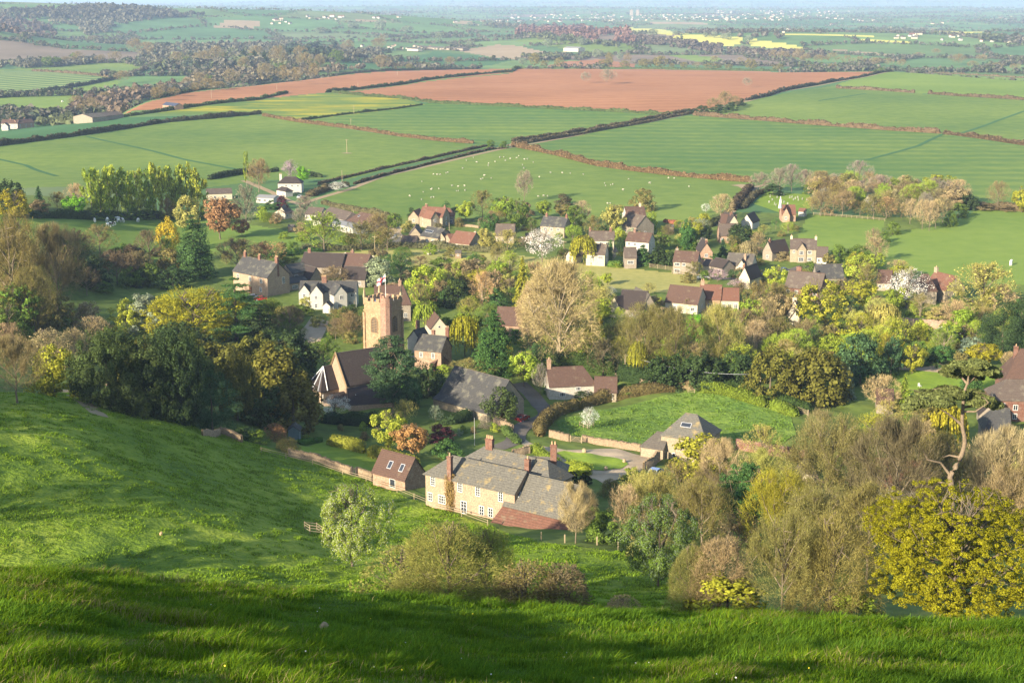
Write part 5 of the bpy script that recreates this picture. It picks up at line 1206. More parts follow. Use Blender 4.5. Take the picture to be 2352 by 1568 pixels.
# coping of the nave gable, lead ribs of the apse, lean-to aisle
def bar(root,name,a,ha,b,hb,w,t,mat,dz=0):
    pa=onz_(root,a,ha); pb=onz_(root,b,hb); A=Vector((pa[0],pa[1],ha+dz)); B=Vector((pb[0],pb[1],hb+dz)); mb=MB(); mb.tube([A,B],w,4); return mb.obj(name,mat,root)
def vtube(v,name,pts,r,mat,n=4):
    mb=MB(); mb.tube(pts,r,n); return mb.obj(name,mat,v['root'],v['loc'],v['ang'])
sl_=nv['rh']/(nv['D']/2); zo_=nv['eh']-.2*sl_+.3; zr_=nv['eh']+nv['rh']+.35
vtube(nv,'gable_coping',[(-.15,-.35,zo_),(-.15,nv['D']/2,zr_),(-.15,nv['D']+.35,zo_)],.26,TRAC)
vtube(nv,'gable_coping',[(-.15,-.3,zo_),(-.15,-4.6,zo_-3.0)],.24,TRAC)
sl_=cv['rh']/(cv['D']/2); zo_=cv['eh']-.2*sl_+.25; zr_=cv['eh']+cv['rh']+.25; hx=cv['hip'][0]; D_=cv['D']
for q in((-.25,D_*.12,zo_),(-.25,D_*.5,zo_),(-.25,D_*.9,zo_),(hx*.55,-.25,zo_)): vtube(cv,'lead_rib',[(hx,D_/2,zr_),q],.13,LEAD)
lean(ch,[(800,932),(905,925)],[(797,893),(902,872)],3.2,6.0,'dark','ham')
lean(ch,[(741,925),(800,930)],[(757,905),(797,898)],2.8,4.6,'dark','ham')
for X,Y0,Y1 in((1077,1108,1165),(1139,1122,1190)): bar(fh,'downpipe',(X,Y0),5.2,(X+1,Y1),.3,.07,.07,GREY)
for X in (742,817): bar(ch,'downpipe',(X,906),5.0,(X,945),.1,.1,.1,WHITE)
# --- slate barn below the church
ba=building('stone_barn','long stone barn with grey weathered slate roof below the church',(1100,945),cat='barn')
bv=vol(ba,(1011,900),(1135,935),3.4,9.5,5.2,'lias','slate',cat=2.2,rwins=[],oh=.25,lwins=[])
l,r=bv['world'](bv['W']+.03,2.6,0,R(90)); door(ba,l,r,DOORB,1.2,2.4)
# --- white cottage with tile roof
co_=building('cottage','white-walled cottage with long brown tile roof and a brick chimney',(1330,910))
vol(co_,(1262,887),(1369,882),3.3,6.2,3.7,'limestone','brown',hip=(0,2.6),chim=[(.04,.5,2.2,.95,'pinkbrick',1)],wins=[(.62,1.9,1.2,.95,3,1),(.28,.6,1.3,1.1,3,1)])
vol(co_,(1366,899),(1416,900),2.2,5.2,2.9,'lias','brown',wins=[(.3,.5,1.4,1.2,3,1),(.75,.3,1.0,1.6,2,1)],dz=-.1)
# --- pyramid-roofed barn
pb=building('stone_barn','square golden stone barn with lichened pyramid roof and rooflight',(1560,1050),cat='barn')
vol(pb,(1519,998),(1621,1013),4.9,8.6,3.7,'lias','lichen',hip=(3.4,3.4),sky=[(.47,.5,2.2,1.1)],wins=[(.30,.6,.8,.9,1,1)])
vol(pb,(1472,1024),(1523,1032),2.3,6.0,2.4,'lias','stone',hip=(2.2,0),dz=.05)
# --- white double-gabled house
wh=building('house','white rendered house with three gables and slate roofs',(745,712))
vol(wh,(688,670),(818,670),4.9,6.2,2.6,'white','slate',hip=(0,0),chim=[(.42,.45,1.6,1.5,'brick',4)],wins=[(.93,3.3,1.1,1.1,2,2),(.90,.7,1.3,1.2,3,2)])
vol(wh,(712,675),(741,675),5.0,5,2.5,'white','slate','v',wins=[(.45,3.3,.9,1.2,2,2),(.45,.6,.9,1.4,2,2)],dz=-.1,rwins=[])
vol(wh,(767,677),(797,674),5.0,4.5,2.5,'white','slate','v',wins=[(.55,3.3,1.1,1.3,2,2),(.4,.6,1.1,1.3,2,2)],dz=-.1)
vol(wh,(686,671),(711,671),4.9,4,2.2,'white','slate','v',wins=[(.5,3.2,.9,1.2,2,2)],dz=-.05)
vol(wh,(741,702),(758,703),2.4,2.5,1.0,'white','stone','v',dz=-.05,doors=[(.5,1,2)])
# --- stone pub
pu=building('stone_house','tall golden stone house with grey slate roof and three brick chimneys',(580,655))
vol(pu,(535,622),(614,638),6.2,9.0,4.2,'ham','slate',chim=[(.06,.5,1.7,1.1,'brick',2),(.48,.5,1.5,1.1,'brick',2),(.97,.5,1.9,1.3,'brick',3)],wins=[(.15,4.0,1.1,1.5,2,3),(.5,4.0,1.1,1.5,2,3),(.82,4.0,1.1,1.5,2,3),(.15,1.1,1.1,1.5,2,3),(.8,1.1,1.1,1.5,2,3)],rwins=[(.72,3.4,1.1,2.1,2,3)],doors=[(.5,1.1,2.2)],doormat=DOORB)
vol(pu,(672,628),(712,621),4.6,7,2.2,'grey','slate',wins=[(.2,2.4,1.4,1.6,3,3),(.78,2.4,1.4,1.6,3,3)])
vol(pu,(657,653),(708,645),2.4,6,1.2,'ham','slate',wins=[(.4,.5,2.2,1.2,5,2)])
# --- dark farm range behind
ra=building('farm_range','range of dark and brown tiled buildings behind the stone house',(760,640),cat='outbuilding')
vol(ra,(690,611),(783,615),3.4,9,4.0,'grey','dark',chim=[(.12,.5,1.2,1.1,'brick',2)])
vol(ra,(783,613),(838,617),3.4,9,4.0,'pinkbrick','brown',chim=[(.2,.6,1.0,1.1,'brick',1)])
vol(ra,(786,640),(838,642),2.8,7,3.4,'grey','dark',wins=[(.35,.8,1.2,1.3,3,2),(.55,.8,1.2,1.3,3,2),(.75,.8,1.2,1.3,3,2)])
vol(ra,(713,640),(742,636),3.0,9,3.2,'grey','dark','v')
# --- houses around the church
h=building('house','grey stone house with steep brown roof half hidden behind the church tower',(925,742)); vol(h,(862,700),(943,698),5.2,8.5,4.8,'grey','brown',hip=(0,2),chim=[(.72,.5,1.6,.9,'pinkbrick',1),(.15,.5,1.2,.9,'brick',1)],wins=[(.85,1.2,1,1.3,2,2)],rwins=[(.4,2.8,1,1.2,2,2)])
h=building('cottage','stone and brick cottage with slate roof and tall chimneys right of the church',(985,838)); vol(h,(952,802),(1013,808),4.9,6.6,3.2,'pinkbrick','slate',chim=[(.93,.8,2.0,.9,'brick',2),(.5,.55,1.4,.8,'brick',1)],wins=[(.7,2.9,.9,1.5,2,3),(.25,2.9,.9,1.4,2,3)],rwins=[]); vol(h,(936,778),(966,784),4.9,4,2.6,'white','slate','v',chim=[(.1,.9,1.8,.9,'brick',1)])
vol(h,(955,818),(998,835),1.9,4.2,2.0,'brick','brown',dz=-.1)
h=building('cottage','small cream gabled cottage with brown roof beside the weeping willow',(1010,770)); vol(h,(990,755),(1028,753),3.2,10,3.0,'cream','brown','v',wins=[(.5,3.3,.7,.7,1,1)])
h=building('cottage','long brown-roofed cottage behind the large dark conifer',(1180,762)); vol(h,(1138,744),(1214,748),3.2,7,4.2,'pinkbrick','brown')
# --- village houses up to the sheep pasture
V_=[
('house','white house with dark hipped roof at the top left of the village',(665,440),[((638,421),(692,421),4.8,7.5,2.6,dict(wall='white',roof='dark',hip=(3,3),chim=[(.08,.5,1.4,1.2,'white',2)],wins=[(.35,3.0),(.6,3.0),(.85,3.0)])),((635,436),(656,440),2.6,4,1.4,dict(wall='white',roof='dark',hip=(1.5,1.5),wins=[(.7,.6,1.2,1.3,2,2)]))]),
('bungalow','long flat white building with teal roof beside the lane',(608,462),[((588,454),(628,456),2.4,7,.9,dict(wall='white',roof='metal',wins=[(.2,.8,1.6,1.1,3,1),(.5,.8,1.6,1.1,3,1),(.8,.8,1.6,1.1,3,1)]))]),
('bungalow','pale building with low brown roof at the right end of the poplars',(505,455),[((476,446),(533,444),2.8,8,1.8,dict(wall='cream',roof='purple',wins=[(.3,.8),(.7,.8)]))]),
('cottage','cream gabled cottage beside the bare grey lane tree',(655,498),[((638,488),(655,488),2.8,9,2.2,dict(wall='cream',roof='purple',ridge='v',wins=[(.5,.9)])),((655,491),(675,487),2.4,6,1.6,dict(wall='cream',roof='purple'))]),
('bungalow','long low house with brown roofs and white walls behind the olive trees',(740,510),[((700,492),(735,494),2.6,8,2.4,dict(wall='white',roof='purple')),((738,492),(793,506),2.8,9,2.6,dict(wall='white',roof='purple',hip=(0,2))),((718,504),(745,508),2.6,6,1.6,dict(wall='white',roof='stone',wins=[(.3,.8),(.7,.8)]))]),
('bungalow','flat white bungalow with a row of tall windows and red-brown roof',(790,527),[((763,512),(810,524),2.7,7,.7,dict(wall='white',roof='metal',wins=[(.1,.7,1.4,1.5,2,1),(.3,.7,1.4,1.5,2,1),(.5,.7,1.4,1.5,2,1),(.7,.7,1.4,1.5,2,1),(.9,.7,1.2,1.5,2,1)])),((797,507),(846,516),3.0,10,3.2,dict(wall='pinkbrick',roof='brown',hip=(2.5,2.5),sky=[(.3,.6,1,1)],dz=.05))]),
('house','large stone house with red tile roofs and two gables',(985,517),[((963,496),(1016,499),4.6,8,3.3,dict(wall='lias',roof='red',chim=[(.15,.5,1.0,1.1,'brick',2),(.95,.5,.8,.9,'brick',1)],wins=[(.2,2.9),(.2,.7)])),((990,502),(1008,500),4.4,6,2.6,dict(wall='lias',roof='red',ridge='v',wins=[(.5,2.8),(.5,.7)])),((938,499),(962,500),2.7,8,2.6,dict(wall='lias',roof='red',ridge='v')),((1014,496),(1043,496),3.6,8,2.6,dict(wall='grey',roof='red',hip=(0,2)))]),
('house','stone house with grey dormered roof below the large red-roofed house',(985,548),[((939,541),(968,541),2.8,10,3.0,dict(wall='lias',roof='purple',ridge='v')),((966,541),(1006,547),3.0,8,3.0,dict(wall='lias',roof='slate',wins=[(.7,.8),(.4,.8)],sky=[(.3,.5,4,1.2)])),((1006,547),(1022,548),2.8,7,2.0,dict(wall='lias',roof='purple',ridge='v',wins=[(.4,.9)]))]),
('garage','low brown-roofed garage at the bend of the village lane',(930,560),[((921,556),(955,557),1.9,6,1.9,dict(wall='grey',roof='purple'))]),
('bungalow','low bungalow with broad red-brown tile roof and stone gables',(1040,572),[((1033,556),(1078,561),2.5,9,3.6,dict(wall='lias',roof='red',chim=[(.9,.6,.4,.9,'cream',1)],wins=[(.3,.6,2.2,1.3,4,1),(.7,.6,2.2,1.3,4,1)])),((1018,548),(1038,558),2.2,6,2.4,dict(wall='lias',roof='red',ridge='v'))]),
('cottage','pale stone cottage with brown-grey roof among pale olive trees',(1165,552),[((1137,540),(1180,541),3.2,7,3.8,dict(wall='lias',roof='purple'))]),
('house','stone house with grey slate roof and chimneys beside the white blossom tree',(1270,534),[((1241,518),(1296,522),4.6,7,3.2,dict(wall='lias',roof='slate',chim=[(.12,.5,1.3,.9,'brick',1),(.95,.5,1.3,.9,'brick',1)],wins=[(.2,2.9),(.47,2.9),(.75,2.9)],rwins=[(.5,3.0)]))]),
('house','beige tiled house behind the yellow-green weeping willows',(1385,568),[((1352,552),(1410,553),4.6,7,2.9,dict(wall='cream',roof='purple',chim=[(.03,.5,1.2,.8,'brick',1),(.85,.5,1.4,.9,'brick',1)],wins=[(.5,2.9,1.3,1.1,2,1),(.75,2.9,1.3,1.1,2,1)]))]),
('house','tiled house with white windows right of the weeping willows',(1370,598),[((1346,583),(1389,585),4.2,7,3.0,dict(wall='cream',roof='purple',wins=[(.35,2.5,1.3,1.1,3,2),(.78,2.5,1.9,1.1,4,2)])),((1300,588),(1317,590),2.7,6,2.2,dict(wall='cream',roof='purple',ridge='v',wins=[(.5,.8)]))]),
('house','white tiled house above the dark green conifers',(1465,573),[((1437,553),(1490,557),4.7,7,2.8,dict(wall='white',roof='brown',chim=[(.25,.5,1.2,.9,'brick',1)],wins=[(.15,3.1),(.4,3.1),(.82,3.1),(.15,.6,1.4,1.5,2,1),(.5,.6,1.6,1.2,3,2)]))]),
('house','tiled house half hidden behind the dark green conifers',(1450,606),[((1435,592),(1462,592),3.9,7,3.0,dict(wall='grey',roof='purple',wins=[(.5,1.6,2.2,1.3,4,2)]))]),
('house','large house with purple-brown roofs beside the yellow-green birch',(1455,530),[((1428,515),(1462,522),4.0,9,4.2,dict(wall='grey',roof='purple')),((1455,515),(1480,513),4.4,9,4.4,dict(wall='grey',roof='brown',ridge='v')),((1440,498),(1484,497),5.2,9,3.4,dict(wall='white',roof='brown',chim=[(.8,.5,1.5,.9,'cream',1)]))]),
('house','beige tiled house beside the panel fence and rail fence',(1570,622),[((1546,600),(1601,603),4.4,7,3.0,dict(wall='grey',roof='brown',chim=[(.05,.7,.8,1.0,'grey',1)],wins=[(.18,2.9,1.7,1.1,3,1),(.45,2.9,1.1,1.1,2,1),(.18,.5,2.0,1.2,3,1)]))]),
('cottage','narrow brick cottage with tall gable facing the viewer',(1623,597),[((1608,580),(1637,580),4.6,11,3.4,dict(wall='pinkbrick',roof='dark',ridge='v',chim=[(.5,.06,.9,.8,'brick',2)])),]),
('garage','low dark-roofed garage row beside the narrow brick cottage',(1640,615),[((1613,609),(1630,611),2.2,6,1.6,dict(wall='cream',roof='purple')),((1630,610),(1659,616),2.4,6,2.4,dict(wall='grey',roof='dark',wins=[(.8,.6)]))]),
('bungalow','beige bungalow with brown-grey roof and front gable',(1700,622),[((1667,608),(1726,612),2.6,9,3.4,dict(wall='cream',roof='stone',chim=[(.7,.2,.3,.8,'pinkbrick',1)],wins=[(.12,.8)])),((1693,612),(1712,613),2.6,6,2.2,dict(wall='cream',roof='stone',ridge='v',wins=[(.3,.5,1.6,1.2,1,1),(.8,.5,1.6,1.2,1,1)]))]),
('cottage','dark-roofed gabled cottage behind the pink blossom trees',(1715,648),[((1697,638),(1722,641),3.4,9,3.6,dict(wall='cream',roof='dark',ridge='v',chim=[(.4,.05,.9,.8,'brick',1)]))]),
('house','chalet house with dark steep roofs below the top lane',(1685,522),[((1655,516),(1690,517),3.2,8,3.6,dict(wall='cream',roof='brown',ridge='u')),((1672,517),(1698,516),3.4,10,3.8,dict(wall='cream',roof='dark',ridge='v',wins=[(.5,3.0,1.5,1.0,2,1)],chim=[(.5,.3,.9,1.0,'brick',1)])),((1702,510),(1728,512),3.0,9,3.2,dict(wall='white',roof='dark',ridge='v'))]),
('cottage','brown-roofed cottage in front of the chalet house',(1670,545),[((1653,541),(1692,541),3.0,7,4.0,dict(wall='pinkbrick',roof='purple'))]),
('house','dark-roofed house with ribbed tile roof at the edge of the dry pasture',(1430,725),[((1396,705),(1426,712),2.8,8,3.4,dict(wall='cream',roof='dark',ridge='v')),((1420,708),(1478,712),3.0,10,4.6,dict(wall='grey',roof='dark')),((1476,706),(1506,704),3.4,11,3.8,dict(wall='grey',roof='stone',ridge='v'))]),
('house','long brown-tiled house right of the dark-roofed house',(1570,703),[((1528,692),(1602,699),3.2,9,4.2,dict(wall='cream',roof='brown',wins=[(.85,.9,1.2,1.2,2,2),(.3,.9)],rwins=[(.5,1.2)]))]),
('house','red-roofed row with a tall chimney below the pink blossom trees',(1650,700),[((1606,686),(1655,688),3.4,8,3.6,dict(wall='pinkbrick',roof='red',chim=[(.1,.5,1.4,1.1,'pinkbrick',2)])),((1656,689),(1697,690),3.2,7,3.0,dict(wall='cream',roof='red'))]),
('house','beige two-storey house with front gable and garage beside the right paddock',(1850,604),[((1815,571),(1875,573),4.9,7.5,3.0,dict(wall='lias',roof='purple',chim=[(.03,.5,1.1,.8,'cream',1),(.97,.5,1.1,.8,'cream',1)],wins=[(.15,3.3,.8,1.1,2,2),(.75,3.1,1.5,1.3,3,2),(.75,.6,1.5,1.3,3,2)])),((1832,573),(1852,573),4.9,3,2.2,dict(wall='lias',roof='purple',ridge='v',wins=[(.45,3.0,1.6,1.3,3,2),(.45,.5,1.8,1.5,3,2)],dz=-.05)),((1876,590),(1900,591),2.7,7,3.0,dict(wall='white',roof='purple',doors=[(.65,2.2,2.1)]))]),
('cottage','dark steep-roofed cottage left of the beige two-storey house',(1765,585),[((1752,576),(1774,580),3.2,9,3.6,dict(wall='grey',roof='dark',ridge='v',chim=[(.5,.1,.8,.8,'brick',1)]))]),
('chapel','small cemetery chapel with red roofs and a tiny white spire',(1808,500),[((1796,492),(1828,492),3.2,6,3.4,dict(wall='pinkbrick',roof='red')),((1797,494),(1814,495),3.0,5,3.0,dict(wall='pinkbrick',roof='red',ridge='v',wins=[(.5,1.0,.9,1.4,2,2)]))]),
('garden_shed','small white shed with orange roof beside the chapel',(1841,495),[((1834,485),(1848,486),2.3,3,1.0,dict(wall='white',roof='red'))]),
('cottage','slate-roofed stone cottage behind the lime tree at the right',(1900,650),[((1864,640),(1885,642),3.0,8,2.2,dict(wall='lias',roof='stone',ridge='v')),((1876,638),(1938,638),3.2,7,3.8,dict(wall='grey',roof='slate'))]),
('house','long brick house with weathered brown roof behind the gold-green oak',(1840,675),[((1803,658),(1884,666),4.2,8,4.4,dict(wall='brick',roof='purple',chim=[(.25,.6,1.5,1.6,'brick',0)],wins=[(.1,2.2),(.33,2.2),(.62,2.2),(.85,2.2)]))]),
('cottage','cottage with faded red roof left of the large white blossom tree',(2030,655),[((2014,648),(2046,650),2.8,7,3.4,dict(wall='lias',roof='brown'))]),
('farmhouse','red-tiled farmhouse with stone chimney right of the large white blossom tree',(2140,690),[((2124,655),(2172,667),4.0,8,4.0,dict(wall='lias',roof='red',chim=[(.05,.5,1.6,1.3,'lias',1)],rwins=[(.5,2.2)])),((2106,667),(2152,668),4.4,9,4.2,dict(wall='grey',roof='brown',hip=(2,2))),((2150,666),(2160,667),3.4,4,1.6,dict(wall='grey',roof='brown',ridge='v'))]),
('cottage','cream gabled cottage below the gold-green oak',(1830,735),[((1810,718),(1838,719),3.6,9,3.6,dict(wall='cream',roof='dark',ridge='v',chim=[(.5,.1,.8,1.2,'cream',1)])),((1816,730),(1836,731),2.6,4,2.0,dict(wall='cream',roof='dark',ridge='v',dz=-.1))]),
('house','brick house with hipped brown tile roof at the right edge',(2320,955),[((2286,918),(2400,920),5.0,9,3.6,dict(wall='brick',roof='purple',hip=(3.5,0),wins=[(.16,3.0,1.0,1.3,2,1),(.42,2.6,1.1,1.3,2,1),(.42,.6,1.0,1.3,2,1)])),((2306,880),(2420,884),5.4,10,7.0,dict(wall='brick',roof='brown',hip=(4,0),chim=[(.28,.5,.8,1.0,'brick',1)],dz=.6))]),
('outbuilding','grey slate outbuilding roof below the brick house at the right edge',(2290,1010),[((2262,992),(2322,995),3.0,9,4.0,dict(wall='grey',roof='slate',hip=(2,0)))]),
('outbuilding','dark gabled outbuilding with white barge boards near the right edge',(2280,965),[((2250,952),(2313,956),2.8,7,3.2,dict(wall='grey',roof='dark',ridge='v'))]),
('outbuilding','long red-roofed farm building behind the lower bare trees',(2060,1135),[((1985,1115),(2150,1128),3.6,9,3.6,dict(wall='white',roof='red')),]),
('outbuilding','pale gabled shed seen through the lower bare trees',(1870,1125),[((1832,1108),(1876,1110),3.2,8,2.2,dict(wall='cream',roof='purple',ridge='v',wins=[(.7,1.2)]))]),
('outbuilding','small red-roofed shed below the dark holm oaks',(2032,940),[((2014,926),(2052,928),2.4,6,2.6,dict(wall='grey',roof='brown'))]),
('farm_barn','big grey metal barn at the edge of the left valley',(225,278),[((168,268),(212,271),4.2,16,2.4,dict(wall='grey',roof='stone',ridge='v')),((212,270),(284,263),4.0,15,2.2,dict(wall='grey',roof='purple'))]),
('farm_barn','small brick barn with blue roof at the tip of the ploughed field',(390,246),[((373,241),(402,244),2.6,8,2.0,dict(wall='pinkbrick',roof='blue'))]),
('terrace','white and brick terrace with red roof at the far left',(40,294),[((2,284),(40,284),5,8,3,dict(wall='white',roof='brown',chim=[(.5,.5,1.2,1.2,'brick',2)])),((40,284),(78,281),5,8,3,dict(wall='pinkbrick',roof='brown',chim=[(.6,.5,1.2,1.2,'brick',2)])),((3,290),(18,290),4,6,2.5,dict(wall='white',roof='purple',ridge='v'))]),
('farm_barn','lone pale barn in the green fields beyond the crest',(1312,116),[((1294,111),(1328,112),6,24,3,dict(wall='cream',roof='metal'))]),
('farm_buildings','long grey greenhouses and sheds in the middle distance',(1010,112),[((963,109),(1063,112),3,22,2,dict(wall='grey',roof='stone')),((935,112),(960,113),3.5,12,2.4,dict(wall='cream',roof='slate'))]),
('manor_house','pale stone manor among the valley woods at upper left',(480,136),[((468,131),(484,131),9,14,5,dict(wall='ham',roof='stone',chim=[(.1,.5,3,2,'ham',0)])),((518,130),(530,130),9,12,6,dict(wall='ham',roof='stone',ridge='v'))]),
]
for nm,lb,A,vs in V_:
    e=building(nm,lb,A,cat={'farm_barn':'barn','farm_buildings':'greenhouses','terrace':'houses','garden_shed':'shed','manor_house':'manor'}.get(nm,nm.replace('_',' ')))
    for a,b,eh,dep,rh,kw in vs:
        kw=dict(kw)
        if nm in('house','cottage','bungalow','terrace'):
            k=3 if b[0]-a[0]>34 else 2
            if kw.get('ridge')=='v': kw.setdefault('wins',[(.5,.8)]+([(.5,2.9)] if eh>4 else []))
            else: kw.setdefault('wins',[((i+.5)/k,.85) for i in range(k)]+([((i+.5)/k,2.9) for i in range(k)] if eh>4 else []))
            if kw.get('ridge')!='v' and not kw.get('hip'): kw.setdefault('rwins',[(.5,.9),(.5,3.0)] if eh>4 else [(.5,.9)])
        vol(e,a,b,eh,dep,rh,**kw)
mb=MB(); mb.tube([(0,0,6),(0,0,8.2)],[.8,.5],4); mb.tube([(0,0,8.2),(0,0,11.2)],[.62,.03],6)
cp_=[o for o in bpy.data.objects if o.name.startswith('chapel')][0]; q=onz_(cp_,(1792,477),6.2); mb.obj('spire',WHITE,cp_,(q[0],q[1],0))
mb=MB()
# ------------------------------------------------------------------ hedges, walls, fences
def path3(pts,step=1.0,t0=60.):
    P=[gp(x,y,0,t0) for x,y in pts]; out=[]
    for i in range(len(P)-1):
        n=max(1,int(np.linalg.norm(P[i+1][:2]-P[i][:2])/step)); out+=[P[i][:2]+(P[i+1][:2]-P[i][:2])*k/n for k in range(n)]
    out.append(P[-1][:2]); return np.array(out)
def hedge(label,pts,w,h,colr='brown',group=None,name='hedge',leaf=None,rough=.25,smooth=2,cat='hedge',loose=0.):
    Q=path3(pts,1.0); dist=np.linalg.norm(Q.mean(0)); px=F/dist/2.3 # render px per metre
    if len(Q)>8:
        for _ in range(smooth): Q[1:-1]=(Q[:-2]+2*Q[1:-1]+Q[2:])/4
    step=max(.35,.9/px); L=np.concatenate([[0],np.cumsum(np.linalg.norm(np.diff(Q,axis=0),axis=1))]); s=np.arange(0,L[-1],step)
    X=np.interp(s,L,Q[:,0]); Y=np.interp(s,L,Q[:,1]); T=np.stack([np.gradient(X),np.gradient(Y)],1); T/=np.linalg.norm(T,axis=1)[:,None]+1e-9; N=np.stack([-T[:,1],T[:,0]],1); m=len(s)
    sd=int(abs(pts[0][0])+abs(pts[0][1])); hh=h*(1+rough*(1.6*vn(s/9.,s*0,sd)+.8*vn(s/2.5,s*0,sd+1))); ww=w*(1+rough*.8*vn(s/5.,s*0,sd+2))
    tp_=np.clip(np.minimum(s,s[-1]-s)/1.2+.25,0,1)**.6; hh=hh*tp_; ww=ww*tp_
    prof=[(-.5,0),(-.55,.45),(-.42,.92),(0,1.03),(.42,.92),(.55,.45),(.5,0)]; V=[]
    Z=Hh(X,Y)
    for a,b in prof: V.append(np.stack([X+N[:,0]*ww*a*.9,Y+N[:,1]*ww*a*.9,Z-.3+(hh*.93+.3)*b],1))
    V=np.concatenate(V); Fq=[]; k=len(prof)
    for j in range(k-1):
        for i in range(m-1): Fq.append((j*m+i,(j+1)*m+i,(j+1)*m+i+1,j*m+i+1))
    nq=len(Fq); caps=[tuple(j*m for j in range(k)),tuple(j*m+m-1 for j in range(k))[::-1]]
    lf=leaf or max(.10,1.1/px*.9); n=int(min(26000,L[-1]*(h*2+w)*.9/(lf*lf)*1.0)); i=RNG.integers(0,m,n); q=RNG.random(n)*2*math.pi
    b=np.clip(.5+.55*np.sin(q),0,1.04); a=np.clip(.62*np.cos(q)*1.2,-.55,.55); rnd=RNG.normal(size=n)*.05
    P=np.stack([X[i]+N[i,0]*ww[i]*(a+rnd)+T[i,0]*RNG.normal(size=n)*step*.5,Y[i]+N[i,1]*ww[i]*(a+rnd)+T[i,1]*RNG.normal(size=n)*step*.5,Z[i]+hh[i]*b*(1+loose*RNG.random(n))],1)
    Nn=np.stack([N[i,0]*a*2,N[i,1]*a*2,b*.8-.2],1)+RNG.normal(size=(n,3))*.45; VL=quads(P,Nn,lf*(.6+.8*RNG.random(n))*.6,1.2)
    me=npmesh(name,np.concatenate([V,VL]),[np.concatenate([np.array(Fq),qfaces(n,len(V))]),np.array(caps)],LEAF)
    # origin at its middle
    c=np.array([X.mean(),Y.mean(),Z.mean()]); me.transform(Matrix.Translation(-Vector(c))); o=bpy.data.objects.new(name,me); o.location=c; cc=C_[colr] if isinstance(colr,str) else colr; o.color=(*cc,1); link(o); tag(o,label,cat,group); return o
HB=(.13,.105,.06); HG=(.075,.10,.04)
